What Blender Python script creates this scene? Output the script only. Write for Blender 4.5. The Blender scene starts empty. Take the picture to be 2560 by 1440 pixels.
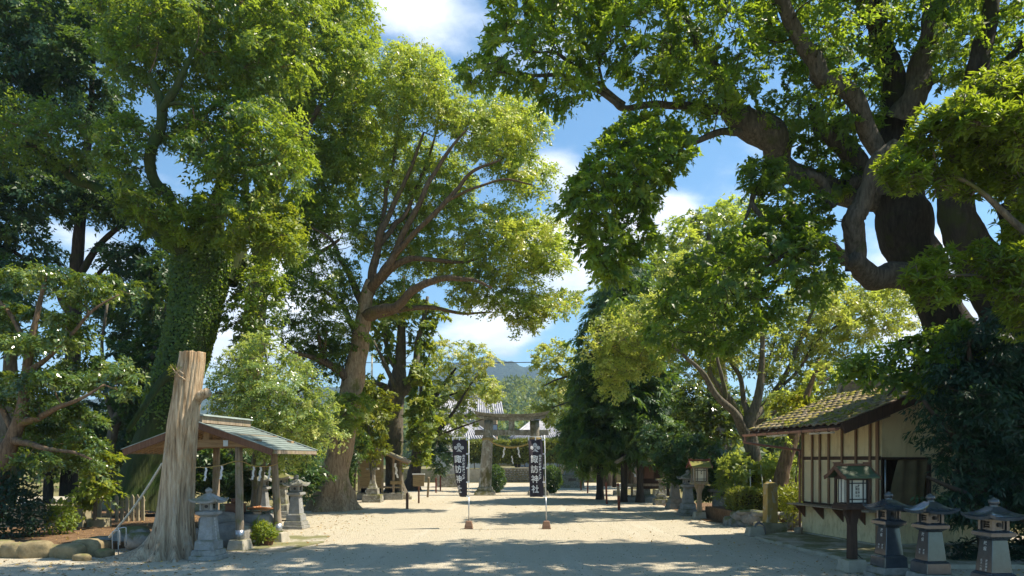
import bpy, bmesh, math, random
import numpy as np
from mathutils import Vector, Matrix, noise

# ------------------------------------------------------------------ camera, sky, sun, exposure
scene = bpy.context.scene
COL = scene.collection
FPX, CX, HY, EYE = 1750.0, 1280.0, 1148.0, 2.1      # focal length in photo pixels, centre column, horizon row, eye height
cam_data = bpy.data.cameras.new("camera")
cam_data.sensor_width = 36.0
cam_data.lens = FPX / 2560.0 * 36.0
cam_data.shift_y = (HY - 720.0) / 2560.0
cam_data.clip_start = 0.1
cam_data.clip_end = 9000.0
cam = bpy.data.objects.new("camera", cam_data)
cam.location = (0, 0, EYE)
cam.rotation_euler = (math.radians(90), 0, 0)
COL.objects.link(cam)
scene.camera = cam

SUN_DIR = Vector((0.66, 0.05, 1.0)).normalized()    # towards the sun: high, from the right, a little behind the scene
SUN_EL = math.asin(SUN_DIR.z)
SUN_AZ = math.atan2(SUN_DIR.x, SUN_DIR.y)
sun_data = bpy.data.lights.new("sun", 'SUN')
sun_data.energy = 4.0
sun_data.angle = math.radians(0.55)
sun_data.color = (1.0, 0.90, 0.73)
sun = bpy.data.objects.new("sun", sun_data)
sun.rotation_euler = SUN_DIR.to_track_quat('Z', 'Y').to_euler()
sun.location = (30, 10, 60)
COL.objects.link(sun)

vs = scene.view_settings
vs.view_transform = 'Standard'
vs.look = 'None'
vs.exposure = 1.34
vs.gamma = 1.0
vs.use_curve_mapping = False
try:
    scene.cycles.max_bounces = 9
    scene.cycles.diffuse_bounces = 6
    scene.cycles.glossy_bounces = 2
    scene.cycles.transmission_bounces = 4
    scene.cycles.volume_bounces = 0
    scene.cycles.caustics_reflective = False
    scene.cycles.caustics_refractive = False
    scene.cycles.sample_clamp_indirect = 6.0
except Exception:
    pass


def P(px, py, d):
    """world point that lies at photo pixel (px, py) at distance d along the view axis"""
    return Vector(((px - CX) / FPX * d, d, EYE - (py - HY) / FPX * d))


def GD(py):
    return FPX * EYE / (py - HY)


def G(px, py):
    d = GD(py)
    return Vector(((px - CX) / FPX * d, d, 0.0))


def build_world():
    w = bpy.data.worlds.new("World")
    scene.world = w
    w.use_nodes = True
    nt = w.node_tree
    nt.nodes.clear()
    N = nt.nodes.new
    L = nt.links.new
    out = N('ShaderNodeOutputWorld')
    bg = N('ShaderNodeBackground')
    bg.inputs['Strength'].default_value = 0.078
    sky = N('ShaderNodeTexSky')
    sky.sky_type = 'NISHITA'
    sky.sun_disc = False
    sky.sun_elevation = SUN_EL
    sky.sun_rotation = SUN_AZ
    sky.altitude = 60
    sky.air_density = 1.0
    sky.dust_density = 0.6
    sky.ozone_density = 1.6
    tc = N('ShaderNodeTexCoord')
    # clouds: fractal noise over the direction, thicker banks where the photograph has them
    sep = N('ShaderNodeSeparateXYZ'); L(tc.outputs['Generated'], sep.inputs[0])
    zz = N('ShaderNodeMath'); zz.operation = 'MAXIMUM'; L(sep.outputs['Z'], zz.inputs[0]); zz.inputs[1].default_value = 0.0
    za = N('ShaderNodeMath'); za.operation = 'ADD'; L(zz.outputs[0], za.inputs[0]); za.inputs[1].default_value = 0.22
    dx = N('ShaderNodeMath'); dx.operation = 'DIVIDE'; L(sep.outputs['X'], dx.inputs[0]); L(za.outputs[0], dx.inputs[1])
    dy = N('ShaderNodeMath'); dy.operation = 'DIVIDE'; L(sep.outputs['Y'], dy.inputs[0]); L(za.outputs[0], dy.inputs[1])
    cmb = N('ShaderNodeCombineXYZ'); L(dx.outputs[0], cmb.inputs[0]); L(dy.outputs[0], cmb.inputs[1])
    L(zz.outputs[0], cmb.inputs[2])
    n1 = N('ShaderNodeTexNoise'); n1.inputs['Scale'].default_value = 2.6; n1.inputs['Detail'].default_value = 9
    n1.inputs['Roughness'].default_value = 0.58
    L(cmb.outputs[0], n1.inputs['Vector'])
    acc = n1.outputs['Fac']
    banks = [(1060, 0, 0.09, .22), (940, 30, 0.05, .12), (1170, 20, .06, .10), (1415, 440, 0.055, .42), (1340, 430, .05, .2), (1620, 540, .07, .38),
             (1560, 590, .06, .25), (1420, 640, .09, .30), (1350, 700, .10, .22), (1200, 790, .08, .26), (1300, 820, .06, .2),
             (1260, 865, .05, .25), (780, 620, .12, .34), (700, 800, .14, .3), (560, 820, .1, .2), (2340, 800, .14, .4), (2300, 640, .07, .2),
             (300, 600, .12, .2), (1800, 700, .14, .2), (1700, 560, .06, .3)]
    for (px, py, rad, amt) in banks:
        d = P(px, py, 1000) - Vector((0, 0, EYE))
        d.normalize()
        dot = N('ShaderNodeVectorMath'); dot.operation = 'DISTANCE'
        nv = N('ShaderNodeVectorMath'); nv.operation = 'NORMALIZE'
        L(tc.outputs['Generated'], nv.inputs[0])
        L(nv.outputs[0], dot.inputs[0])
        dot.inputs[1].default_value = d
        mr = N('ShaderNodeMapRange'); mr.interpolation_type = 'SMOOTHSTEP'
        mr.inputs['From Min'].default_value = 0.0
        mr.inputs['From Max'].default_value = rad
        mr.inputs['To Min'].default_value = amt
        mr.inputs['To Max'].default_value = 0.0
        L(dot.outputs['Value'], mr.inputs['Value'])
        ad = N('ShaderNodeMath'); ad.operation = 'ADD'
        L(acc, ad.inputs[0]); L(mr.outputs[0], ad.inputs[1])
        acc = ad.outputs[0]
    ramp = N('ShaderNodeMapRange'); ramp.interpolation_type = 'SMOOTHSTEP'
    ramp.inputs['From Min'].default_value = 0.55
    ramp.inputs['From Max'].default_value = 0.84
    L(acc, ramp.inputs['Value'])
    # cloud tone: white with soft grey undersides
    n2 = N('ShaderNodeTexNoise'); n2.inputs['Scale'].default_value = 5.0; n2.inputs['Detail'].default_value = 6
    L(cmb.outputs[0], n2.inputs['Vector'])
    cr = N('ShaderNodeValToRGB')
    cr.color_ramp.elements[0].position = 0.3
    cr.color_ramp.elements[0].color = (4.6, 5.2, 6.2, 1)
    cr.color_ramp.elements[1].position = 0.62
    cr.color_ramp.elements[1].color = (7.8, 8.0, 8.3, 1)
    L(n2.outputs['Fac'], cr.inputs['Fac'])
    tint = N('ShaderNodeMixRGB'); tint.blend_type = 'MULTIPLY'; tint.inputs['Fac'].default_value = 1.0
    tint.inputs['Color2'].default_value = (0.62, 0.93, 1.02, 1)
    L(sky.outputs[0], tint.inputs['Color1'])
    mix = N('ShaderNodeMixRGB')
    L(ramp.outputs[0], mix.inputs['Fac']); L(tint.outputs[0], mix.inputs['Color1']); L(cr.outputs[0], mix.inputs['Color2'])
    L(mix.outputs[0], bg.inputs['Color'])
    L(bg.outputs[0], out.inputs['Surface'])


build_world()

# ------------------------------------------------------------------ object helpers
class MB:
    """collects shapes and links them as ONE mesh object"""
    def __init__(self):
        self.v, self.f, self.s, self.m = [], [], [], []
        self.cur = 0

    def add(self, verts, faces, smooth=False):
        b = len(self.v)
        self.v.extend([tuple(p) for p in verts])
        for q in faces:
            self.f.append(tuple(b + i for i in q)); self.s.append(smooth); self.m.append(self.cur)
        return self

    def frustum(self, c, w0, d0, w1, d1, h, rz=0.0, top_off=(0, 0)):
        cx, cy, cz = c
        ca, sa = math.cos(rz), math.sin(rz)
        vs_ = []
        for (w, d, z, ox, oy) in ((w0, d0, cz, 0, 0), (w1, d1, cz + h, top_off[0], top_off[1])):
            for sx, sy in ((-1, -1), (1, -1), (1, 1), (-1, 1)):
                x, y = sx * w / 2 + ox, sy * d / 2 + oy
                vs_.append((cx + x * ca - y * sa, cy + x * sa + y * ca, z))
        return self.add(vs_, [(3, 2, 1, 0), (4, 5, 6, 7), (0, 1, 5, 4), (1, 2, 6, 5), (2, 3, 7, 6), (3, 0, 4, 7)])

    def box(self, x0, x1, y0, y1, z0, z1):
        return self.frustum(((x0 + x1) / 2, (y0 + y1) / 2, z0), x1 - x0, y1 - y0, x1 - x0, y1 - y0, z1 - z0)

    def bar(self, a, b, w, h, up=Vector((0, 0, 1))):
        """rectangular bar from a to b"""
        a, b = Vector(a), Vector(b)
        t = (b - a).normalized()
        s = t.cross(Vector(up))
        if s.length < 1e-4:
            s = t.cross(Vector((0, 1, 0)))
        s.normalize(); u = s.cross(t).normalized()
        vs_ = [p + s * sx * w / 2 + u * sy * h / 2 for p in (a, b) for sx, sy in ((-1, -1), (1, -1), (1, 1), (-1, 1))]
        return self.add(vs_, [(3, 2, 1, 0), (4, 5, 6, 7), (0, 1, 5, 4), (1, 2, 6, 5), (2, 3, 7, 6), (3, 0, 4, 7)])

    def prism(self, poly, axis, a, b):
        """extrude a 2-D polygon along an axis ('x','y','z') from a to b"""
        n = len(poly)
        def mk(p, q):
            return {'x': (q, p[0], p[1]), 'y': (p[0], q, p[1]), 'z': (p[0], p[1], q)}[axis]
        vs_ = [mk(p, a) for p in poly] + [mk(p, b) for p in poly]
        fs = [tuple(range(n))[::-1], tuple(range(n, 2 * n))] + [(i, (i + 1) % n, n + (i + 1) % n, n + i) for i in range(n)]
        return self.add(vs_, fs)

    def tube(self, pts, rad, n=8, smooth=True, cap=True):
        pts = [Vector(p) for p in pts]
        if not hasattr(rad, '__len__'):
            rad = [rad] * len(pts)
        vs_, fs = [], []
        t0 = (pts[1] - pts[0]).normalized()
        ref = Vector((1, 0, 0)) if abs(t0.x) < 0.8 else Vector((0, 1, 0))
        s = t0.cross(ref).normalized()
        for i, p in enumerate(pts):
            t = (pts[min(i + 1, len(pts) - 1)] - pts[max(i - 1, 0)]).normalized()
            s = (s - t * s.dot(t)).normalized()
            u = t.cross(s)
            for k in range(n):
                a = 2 * math.pi * k / n
                vs_.append(p + (s * math.cos(a) + u * math.sin(a)) * rad[i])
        for i in range(len(pts) - 1):
            for k in range(n):
                k2 = (k + 1) % n
                fs.append((i * n + k, i * n + k2, (i + 1) * n + k2, (i + 1) * n + k))
        self.add(vs_, fs, smooth)
        if cap:
            m = len(pts) - 1
            b = len(self.v) - len(vs_)
            self.f.append(tuple(b + k for k in range(n))[::-1]); self.s.append(False); self.m.append(self.cur)
            self.f.append(tuple(b + m * n + k for k in range(n))); self.s.append(False); self.m.append(self.cur)
        return self

    def lathe(self, prof, n=16, c=(0, 0, 0), smooth=True):
        vs_, fs = [], []
        for r, z in prof:
            for k in range(n):
                a = 2 * math.pi * k / n
                vs_.append((c[0] + r * math.cos(a), c[1] + r * math.sin(a), c[2] + z))
        for i in range(len(prof) - 1):
            for k in range(n):
                k2 = (k + 1) % n
                fs.append((i * n + k, i * n + k2, (i + 1) * n + k2, (i + 1) * n + k))
        fs.append(tuple(range(n))[::-1]); fs.append(tuple((len(prof) - 1) * n + k for k in range(n)))
        return self.add(vs_, fs, smooth)

    def rock(self, c, r, seed=0, sub=2, rough=0.25, rz=0.0):
        bm = bmesh.new()
        bmesh.ops.create_icosphere(bm, subdivisions=sub, radius=1.0)
        o = Vector((seed * 3.7, seed * 1.3, seed * 2.1))
        ca, sa = math.cos(rz), math.sin(rz)
        vs_ = []
        for v in bm.verts:
            d = v.co.normalized()
            # squarish with rounded corners, then lumpy
            q = Vector([math.copysign(abs(t) ** 0.58, t) for t in d])
            k = 1 + rough * 1.1 * noise.noise(d * 1.4 + o) + 0.5 * rough * noise.noise(d * 3.6 + o)
            k = min(k, 0.92 + 0.10 * abs(noise.noise(d * 0.9 + o * 1.7))) if rough > .2 else k      # broken flat faces
            x, y, z = q.x * k * r[0], q.y * k * r[1], q.z * k * r[2]
            vs_.append((c[0] + x * ca - y * sa, c[1] + x * sa + y * ca, c[2] + z))
        fs = [tuple(l.vert.index for l in f.loops) for f in bm.faces]
        bm.free()
        return self.add(vs_, fs, True)

    def build(self, name, mats, parent=None, bevel=0.0, origin=None, segs=1):
        me = bpy.data.meshes.new(name)
        v = self.v
        if origin is not None:
            ox, oy, oz = origin
            v = [(a - ox, b - oy, c - oz) for a, b, c in v]
        me.from_pydata(v, [], self.f)
        me.polygons.foreach_set('use_smooth', self.s)
        if not isinstance(mats, (list, tuple)):
            mats = [mats]
        for m in mats:
            me.materials.append(m)
        if len(mats) > 1:
            me.polygons.foreach_set('material_index', self.m)
        if bevel > 0:
            bm = bmesh.new(); bm.from_mesh(me)
            es = [e for e in bm.edges if len(e.link_faces) == 2 and e.calc_face_angle(0) > 0.5]
            bmesh.ops.bevel(bm, geom=es, offset=bevel, segments=segs, profile=0.6, affect='EDGES', clamp_overlap=True)
            bm.to_mesh(me); bm.free()
        me.update()
        o = bpy.data.objects.new(name, me)
        COL.objects.link(o)
        if parent is not None:
            o.parent = parent
        elif origin is not None:
            o.location = origin
        return o


def thing(name, label, cat, loc=(0, 0, 0), rz=0.0, group=None):
    o = bpy.data.objects.new(name, None)
    COL.objects.link(o)
    o.location = loc
    o.rotation_euler = (0, 0, rz)
    o.empty_display_size = 0.2
    return tag(o, label, cat, group)


def tag(o, label=None, cat=None, group=None, kind=None):
    if label: o['label'] = label
    if cat: o['category'] = cat
    if group: o['group'] = group
    if kind: o['kind'] = kind
    return o


def stuff(o):
    o['kind'] = 'stuff'
    return o


def copy_tree(o, parent=None):
    c = o.copy()
    COL.objects.link(c)
    if parent is not None:
        c.parent = parent
    for ch in list(o.children):
        copy_tree(ch, c)
    return c


def place(src, loc, rz=0.0, label=None, scale=None):
    c = copy_tree(src)
    c.location = loc
    c.rotation_euler = (0, 0, rz)
    if label: c['label'] = label
    if scale is not None: c.scale = (scale, scale, scale)
    return c


def dup_part(o, loc=None, rot=None, parent=None):
    """another object on the same mesh"""
    c = o.copy()
    COL.objects.link(c)
    if loc is not None: c.location = loc
    if rot is not None: c.rotation_euler = rot
    if parent is not None: c.parent = parent
    return c


# ------------------------------------------------------------------ materials
def new_mat(name):
    m = bpy.data.materials.new(name)
    m.use_nodes = True
    nt = m.node_tree
    nt.nodes.clear()
    out = nt.nodes.new('ShaderNodeOutputMaterial')
    b = nt.nodes.new('ShaderNodeBsdfPrincipled')
    nt.links.new(b.outputs[0], out.inputs['Surface'])
    return m, nt, b


def coords(nt, stretch=(1, 1, 1), rnd=True):
    tc = nt.nodes.new('ShaderNodeTexCoord')
    mp = nt.nodes.new('ShaderNodeMapping')
    mp.inputs['Scale'].default_value = stretch
    if rnd:
        oi = nt.nodes.new('ShaderNodeObjectInfo')
        ml = nt.nodes.new('ShaderNodeMath'); ml.operation = 'MULTIPLY'; ml.inputs[1].default_value = 37.0
        nt.links.new(oi.outputs['Random'], ml.inputs[0])
        ad = nt.nodes.new('ShaderNodeVectorMath'); ad.operation = 'ADD'
        nt.links.new(tc.outputs['Object'], ad.inputs[0]); nt.links.new(ml.outputs[0], ad.inputs[1])
        nt.links.new(ad.outputs[0], mp.inputs['Vector'])
    else:
        nt.links.new(tc.outputs['Object'], mp.inputs['Vector'])
    return mp.outputs[0]


def tex_noise(nt, vec, scale, detail=6, rough=0.6):
    n = nt.nodes.new('ShaderNodeTexNoise')
    n.inputs['Scale'].default_value = scale
    n.inputs['Detail'].default_value = detail
    n.inputs['Roughness'].default_value = rough
    nt.links.new(vec, n.inputs['Vector'])
    return n.outputs['Fac']


def ramp(nt, fac, stops):
    r = nt.nodes.new('ShaderNodeValToRGB')
    cr = r.color_ramp
    while len(cr.elements) > 1:
        cr.elements.remove(cr.elements[-1])
    cr.elements[0].position = stops[0][0]; cr.elements[0].color = (*stops[0][1], 1)
    for p, c in stops[1:]:
        e = cr.elements.new(p); e.color = (*c, 1)
    nt.links.new(fac, r.inputs['Fac'])
    return r.outputs['Color']


def fstep(nt, fac, lo, hi):
    m = nt.nodes.new('ShaderNodeMapRange')
    m.interpolation_type = 'SMOOTHSTEP'
    m.inputs['From Min'].default_value = lo
    m.inputs['From Max'].default_value = hi
    nt.links.new(fac, m.inputs['Value'])
    return m.outputs[0]


def mixc(nt, fac, a, b, mode='MIX'):
    m = nt.nodes.new('ShaderNodeMixRGB')
    m.blend_type = mode
    for s, x in (('Fac', fac), ('Color1', a), ('Color2', b)):
        if isinstance(x, (int, float)): m.inputs[s].default_value = x
        elif isinstance(x, tuple): m.inputs[s].default_value = (*x, 1)
        else: nt.links.new(x, m.inputs[s])
    return m.outputs[0]


def math2(nt, op, a, b):
    m = nt.nodes.new('ShaderNodeMath'); m.operation = op
    for i, x in enumerate((a, b)):
        if isinstance(x, (int, float)): m.inputs[i].default_value = x
        else: nt.links.new(x, m.inputs[i])
    return m.outputs[0]


def bump(nt, b, height, strength, dist=0.02):
    n = nt.nodes.new('ShaderNodeBump')
    n.inputs['Strength'].default_value = strength
    n.inputs['Distance'].default_value = dist
    nt.links.new(height, n.inputs['Height'])
    nt.links.new(n.outputs[0], b.inputs['Normal'])


def mat_stone(name, dark, light, scale=6.0, rough=0.85, moss=None, moss_amt=0.5, bmp=0.35, spec=0.3, speck=0.0, stretch=(1, 1, 1), lichen=None):
    m, nt, b = new_mat(name)
    v = coords(nt, stretch)
    f = tex_noise(nt, v, scale, 8, 0.65)
    c = ramp(nt, f, [(0.3, dark), (0.7, light)])
    if speck:
        s = tex_noise(nt, v, scale * 22, 3, 0.7)
        c = mixc(nt, math2(nt, 'MULTIPLY', fstep(nt, s, 0.45, 0.7), speck), c, tuple(x * 0.35 for x in dark))
    if lichen:
        s = tex_noise(nt, v, scale * 1.7, 5, 0.7)
        c = mixc(nt, math2(nt, 'MULTIPLY', fstep(nt, s, 0.5, 0.62), 0.8), c, lichen)
    if moss:
        s = tex_noise(nt, v, scale * 0.45, 6, 0.7)
        g = nt.nodes.new('ShaderNodeNewGeometry')
        sp = nt.nodes.new('ShaderNodeSeparateXYZ'); nt.links.new(g.outputs['Normal'], sp.inputs[0])
        up = math2(nt, 'MULTIPLY', sp.outputs['Z'], 0.16)
        k = math2(nt, 'ADD', s, up)
        c = mixc(nt, math2(nt, 'MULTIPLY', fstep(nt, k, 0.62 - 0.22 * moss_amt, 0.78 - 0.22 * moss_amt), 0.9), c, moss)
    nt.links.new(c, b.inputs['Base Color'])
    b.inputs['Roughness'].default_value = rough
    b.inputs['Specular IOR Level'].default_value = spec
    h = tex_noise(nt, v, scale * 5, 8, 0.7)
    bump(nt, b, math2(nt, 'ADD', h, math2(nt, 'MULTIPLY', f, 1.5)), bmp, 0.02)
    return m


def mat_wood(name, dark, light, stretch=(14, 14, 1.2), rough=0.8, bmp=0.3, stain=None, spec=0.25):
    m, nt, b = new_mat(name)
    v = coords(nt, stretch)
    f = tex_noise(nt, v, 2.2, 7, 0.65)
    c = ramp(nt, f, [(0.28, dark), (0.5, tuple((x + y) / 2 for x, y in zip(dark, light))), (0.74, light)])
    if stain:
        v2 = coords(nt, (1, 1, 1))
        s = tex_noise(nt, v2, 3.1, 5, 0.65)
        c = mixc(nt, math2(nt, 'MULTIPLY', fstep(nt, s, 0.48, 0.7), 0.75), c, stain)
    nt.links.new(c, b.inputs['Base Color'])
    b.inputs['Roughness'].default_value = rough
    b.inputs['Specular IOR Level'].default_value = spec
    bump(nt, b, f, bmp, 0.012)
    return m


def mat_bark(name, dark, light, moss=(0.09, 0.10, 0.02), moss_amt=0.4, stretch=(5, 5, 0.9), scale=3.0, bmp=0.8):
    m, nt, b = new_mat(name)
    v = coords(nt, stretch)
    f = tex_noise(nt, v, scale, 9, 0.68)
    c = ramp(nt, f, [(0.3, dark), (0.68, light)])
    v2 = coords(nt, (1, 1, 1))
    patch = tex_noise(nt, v2, 1.3, 7, 0.7)
    c = mixc(nt, math2(nt, 'MULTIPLY', fstep(nt, patch, 0.62 - 0.2 * moss_amt, 0.74 - 0.15 * moss_amt), 0.85), c, moss)
    pale = tex_noise(nt, v2, 4.0, 5, 0.7)
    c = mixc(nt, math2(nt, 'MULTIPLY', fstep(nt, pale, 0.6, 0.7), 0.4), c, tuple(min(1, x * 1.6) for x in light))
    nt.links.new(c, b.inputs['Base Color'])
    b.inputs['Roughness'].default_value = 0.9
    b.inputs['Specular IOR Level'].default_value = 0.2
    bump(nt, b, f, bmp, 0.05)
    return m


def mat_leaf(name, dark, mid, light, trans=0.34, rough=0.38, spec=0.5, yellow=(0.36, 0.40, 0.03)):
    m = bpy.data.materials.new(name)
    m.use_nodes = True
    nt = m.node_tree
    nt.nodes.clear()
    N, L = nt.nodes.new, nt.links.new
    out = N('ShaderNodeOutputMaterial')
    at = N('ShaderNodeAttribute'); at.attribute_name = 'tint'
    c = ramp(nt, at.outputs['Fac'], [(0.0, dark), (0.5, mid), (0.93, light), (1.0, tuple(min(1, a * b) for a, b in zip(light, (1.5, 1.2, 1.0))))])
    b = N('ShaderNodeBsdfPrincipled')
    L(c, b.inputs['Base Color'])
    b.inputs['Roughness'].default_value = rough
    b.inputs['Specular IOR Level'].default_value = spec
    t = N('ShaderNodeBsdfTranslucent')
    L(mixc(nt, 0.72, c, yellow), t.inputs['Color'])
    mx = N('ShaderNodeMixShader'); mx.inputs['Fac'].default_value = trans
    L(b.outputs[0], mx.inputs[1]); L(t.outputs[0], mx.inputs[2])
    L(mx.outputs[0], out.inputs['Surface'])
    return m


def mat_plain(name, col, rough=0.6, spec=0.4, metal=0.0, var=0.15, scale=8.0, bmp=0.0):
    m, nt, b = new_mat(name)
    v = coords(nt)
    f = tex_noise(nt, v, scale, 6, 0.65)
    c = ramp(nt, f, [(0.3, tuple(x * (1 - var) for x in col)), (0.7, tuple(min(1, x * (1 + var)) for x in col))])
    nt.links.new(c, b.inputs['Base Color'])
    b.inputs['Roughness'].default_value = rough
    b.inputs['Specular IOR Level'].default_value = spec
    b.inputs['Metallic'].default_value = metal
    if bmp:
        bump(nt, b, tex_noise(nt, v, scale * 3, 6, 0.65), bmp, 0.01)
    return m


GRANITE = mat_stone('granite', (0.17, 0.175, 0.175), (0.37, 0.375, 0.375), 4, 0.7, (0.15, 0.145, 0.09), 0.25, 0.2, 0.35, 0.35, lichen=(0.24, 0.23, 0.205))
POLISHED = mat_stone('polished_granite', (0.035, 0.042, 0.050), (0.070, 0.080, 0.092), 5, 0.13, None, 0, 0.02, 0.9, 0.3)  # base colour darkened to stand in for deep shade on the lanterns
ROUGH_GRANITE = mat_stone('rough_granite', (0.17, 0.165, 0.15), (0.36, 0.35, 0.32), 7, 0.85, (0.10, 0.10, 0.03), 0.2, 0.4, 0.3, 0.3)
OLD_STONE = mat_stone('old_mossy_stone', (0.13, 0.12, 0.10), (0.36, 0.34, 0.29), 4, 0.9, (0.12, 0.12, 0.02), 0.55, 0.6, 0.25, 0.2, lichen=(0.42, 0.42, 0.38))
TORII_STONE = mat_stone('torii_stone', (0.14, 0.125, 0.10), (0.42, 0.39, 0.33), 2.2, 0.9, (0.075, 0.075, 0.014), 0.55, 0.6, 0.25, 0.2, stretch=(1, 1, .6), lichen=(0.5, 0.5, 0.47))
LICHEN_STONE = mat_stone('orange_lichen_stone', (0.26, 0.17, 0.05), (0.42, 0.30, 0.10), 4, 0.9, (0.12, 0.12, 0.03), 0.3, 0.4, 0.25, 0.2, stretch=(1, 1, .5), lichen=(0.36, 0.33, 0.25))
FIELD_STONE = mat_stone('field_stone', (0.12, 0.12, 0.11), (0.34, 0.33, 0.30), 5, 0.85, (0.10, 0.11, 0.03), 0.4, 0.5, 0.3, 0.15)
PALE_ROCK = mat_stone('pale_rock', (0.13, 0.125, 0.115), (0.34, 0.325, 0.29), 3, 0.85, None, 0, 0.5, 0.3, 0.15)
KERB_ROCK = mat_stone('yellow_grey_rock', (0.15, 0.115, 0.06), (0.34, 0.275, 0.16), 3, 0.9, (0.14, 0.14, 0.05), 0.08, 0.5, 0.25)
CONCRETE = mat_stone('concrete', (0.30, 0.27, 0.21), (0.46, 0.42, 0.34), 3, 0.9, (0.14, 0.14, 0.05), 0.25, 0.25, 0.3, 0.2)
OLD_CONCRETE = mat_stone('old_concrete', (0.22, 0.19, 0.12), (0.40, 0.35, 0.24), 3, 0.9, (0.12, 0.12, 0.03), 0.35, 0.3, 0.3, 0.2)
GREY_WOOD = mat_wood('weathered_wood', (0.14, 0.10, 0.07), (0.42, 0.34, 0.25), stain=(0.20, 0.18, 0.05))
WARM_WOOD = mat_wood('warm_planed_wood', (0.20, 0.125, 0.065), (0.42, 0.29, 0.165))
WARM_WOOD_X = mat_wood('warm_planed_wood_lying', (0.20, 0.125, 0.065), (0.42, 0.29, 0.165), stretch=(1.2, 14, 14))
POST_WOOD = mat_wood('tan_brown_wood', (0.15, 0.085, 0.05), (0.30, 0.19, 0.115))
DARK_WOOD = mat_wood('dark_wood', (0.035, 0.022, 0.016), (0.10, 0.06, 0.042))
BROWN_WOOD = mat_wood('brown_wood', (0.09, 0.045, 0.028), (0.20, 0.105, 0.065))
RED_WOOD = mat_wood('red_painted_wood', (0.12, 0.032, 0.022), (0.22, 0.070, 0.045), rough=0.6)
PLANK_WOOD = mat_wood('plank_wood', (0.15, 0.11, 0.06), (0.36, 0.27, 0.14), stretch=(1.2, 14, 14))
DEAD_WOOD = None
# ------------------------------------------------------------------ foliage
def norm_rows(a):
    return a / np.maximum(np.linalg.norm(a, axis=1, keepdims=True), 1e-9)


def leaf_mesh(name, pos, dirv, nrm, L, W, tint, mat, parent=None, origin=None, fold=0.22, label_kind='stuff', bend=0.0, tri=False):
    """one mesh of folded diamond leaves; all arrays are per leaf"""
    n = len(pos)
    d = norm_rows(dirv)
    s = norm_rows(np.cross(d, nrm))
    u = np.cross(s, d)
    L = L.reshape(-1, 1); W = W.reshape(-1, 1)
    tip = pos + d * L - u * (bend * L)
    mid = pos + d * (0.46 * L) - u * (fold * W)
    # the keel (base, tip) stays low, the two sides lift: a V section
    l_ = pos + d * (0.45 * L) + s * (0.5 * W) + u * (fold * W)
    r_ = pos + d * (0.45 * L) - s * (0.5 * W) + u * (fold * W)
    K = 3 if tri else 4                      # far leaves: one triangle each
    if tri:
        co = np.stack([pos - s * (0.58 * W), pos + s * (0.58 * W), tip], axis=1).reshape(-1, 3)
    else:
        co = np.stack([pos, r_, tip, l_], axis=1).reshape(-1, 3)
    if origin is not None:
        co = co - np.array(origin)
    me = bpy.data.meshes.new(name)
    me.vertices.add(K * n)
    me.vertices.foreach_set('co', co.astype(np.float32).ravel())
    idx = np.arange(n) * K
    m = n if tri else 2 * n
    tr = (np.stack([idx, idx + 1, idx + 2], axis=1) if tri else np.stack([idx, idx + 1, idx + 2, idx, idx + 2, idx + 3], axis=1)).ravel()
    me.loops.add(3 * m)
    me.loops.foreach_set('vertex_index', tr.astype(np.int32))
    me.polygons.add(m)
    me.polygons.foreach_set('loop_start', (np.arange(m) * 3).astype(np.int32))
    me.polygons.foreach_set('loop_total', np.full(m, 3, dtype=np.int32))
    me.update(calc_edges=True)
    a = me.attributes.new('tint', 'FLOAT', 'FACE')
    a.data.foreach_set('value', np.repeat(np.clip(tint, 0, 1), m // n).astype(np.float32))
    me.materials.append(mat)
    o = bpy.data.objects.new(name, me)
    COL.objects.link(o)
    if parent is not None:
        o.parent = parent
    if label_kind:
        o['kind'] = label_kind
    return o


def cluster_leaves(rng, c, rad, per, sub_r, L, W, droop=0.25, flat=0.4, up=0.8, shell=0.45, tint_mid=0.45, nsub=None, whorl=False, tuft=0.5, cen=None):
    """leaves of one clump: boughs spread through an ellipsoid, leaves spread over each bough.
    returns pos, dir, normal, L, W, tint"""
    nsub = max(1, int(nsub))
    c = np.array(c); rad = np.array(rad)
    dv = norm_rows(rng.normal(size=(nsub, 3)))
    r = rng.random((nsub, 1)) ** shell
    sp = c + dv * r * rad
    sn = norm_rows(np.array([[0, 0, up]]) + dv * 0.7 + rng.normal(size=(nsub, 3)) * 0.35)
    sd = norm_rows(dv * np.array([[1, 1, 0.4]]) + rng.normal(size=(nsub, 3)) * 0.4)
    sr = sub_r * (0.6 + 0.9 * rng.random((nsub, 1)))
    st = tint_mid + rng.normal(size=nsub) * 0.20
    k = rng.poisson(per, nsub)
    k = np.maximum(k, 1)
    i = np.repeat(np.arange(nsub), k)
    n = len(i)
    g = rng.normal(size=(n, 3))
    t1 = norm_rows(np.cross(sn, sd)); t2 = np.cross(t1, sn)
    # each bough is a flat spray: leaves stand left and right along a drooping twig
    ax = rng.uniform(-0.55, 1.0, (n, 1))
    side = rng.choice([-1.0, 1.0], (n, 1))
    off = t2[i] * ax * 1.15 + t1[i] * (side * 0.10 + g[:, :1] * 0.26) * (1.15 - 0.5 * np.abs(ax)) + sn[i] * g[:, 2:] * flat * 0.22 - np.array([[0, 0, 0.16]]) * ax ** 2
    pos = sp[i] + off * sr[i]
    d = norm_rows(t2[i] * (0.35 + tuft) + t1[i] * side * 0.75 + rng.normal(size=(n, 3)) * 0.38) + np.array([[0, 0, -droop]])
    nr = norm_rows(sn[i] + rng.normal(size=(n, 3)) * 0.36)
    ll = L * (0.5 + 0.95 * rng.random(n))
    ww = W * (0.75 + 0.5 * rng.random(n)) * (ll / L) ** 0.5
    tt = st[i] + rng.normal(size=n) * 0.13
    return pos, d, nr, ll, ww, tt, sp


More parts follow.
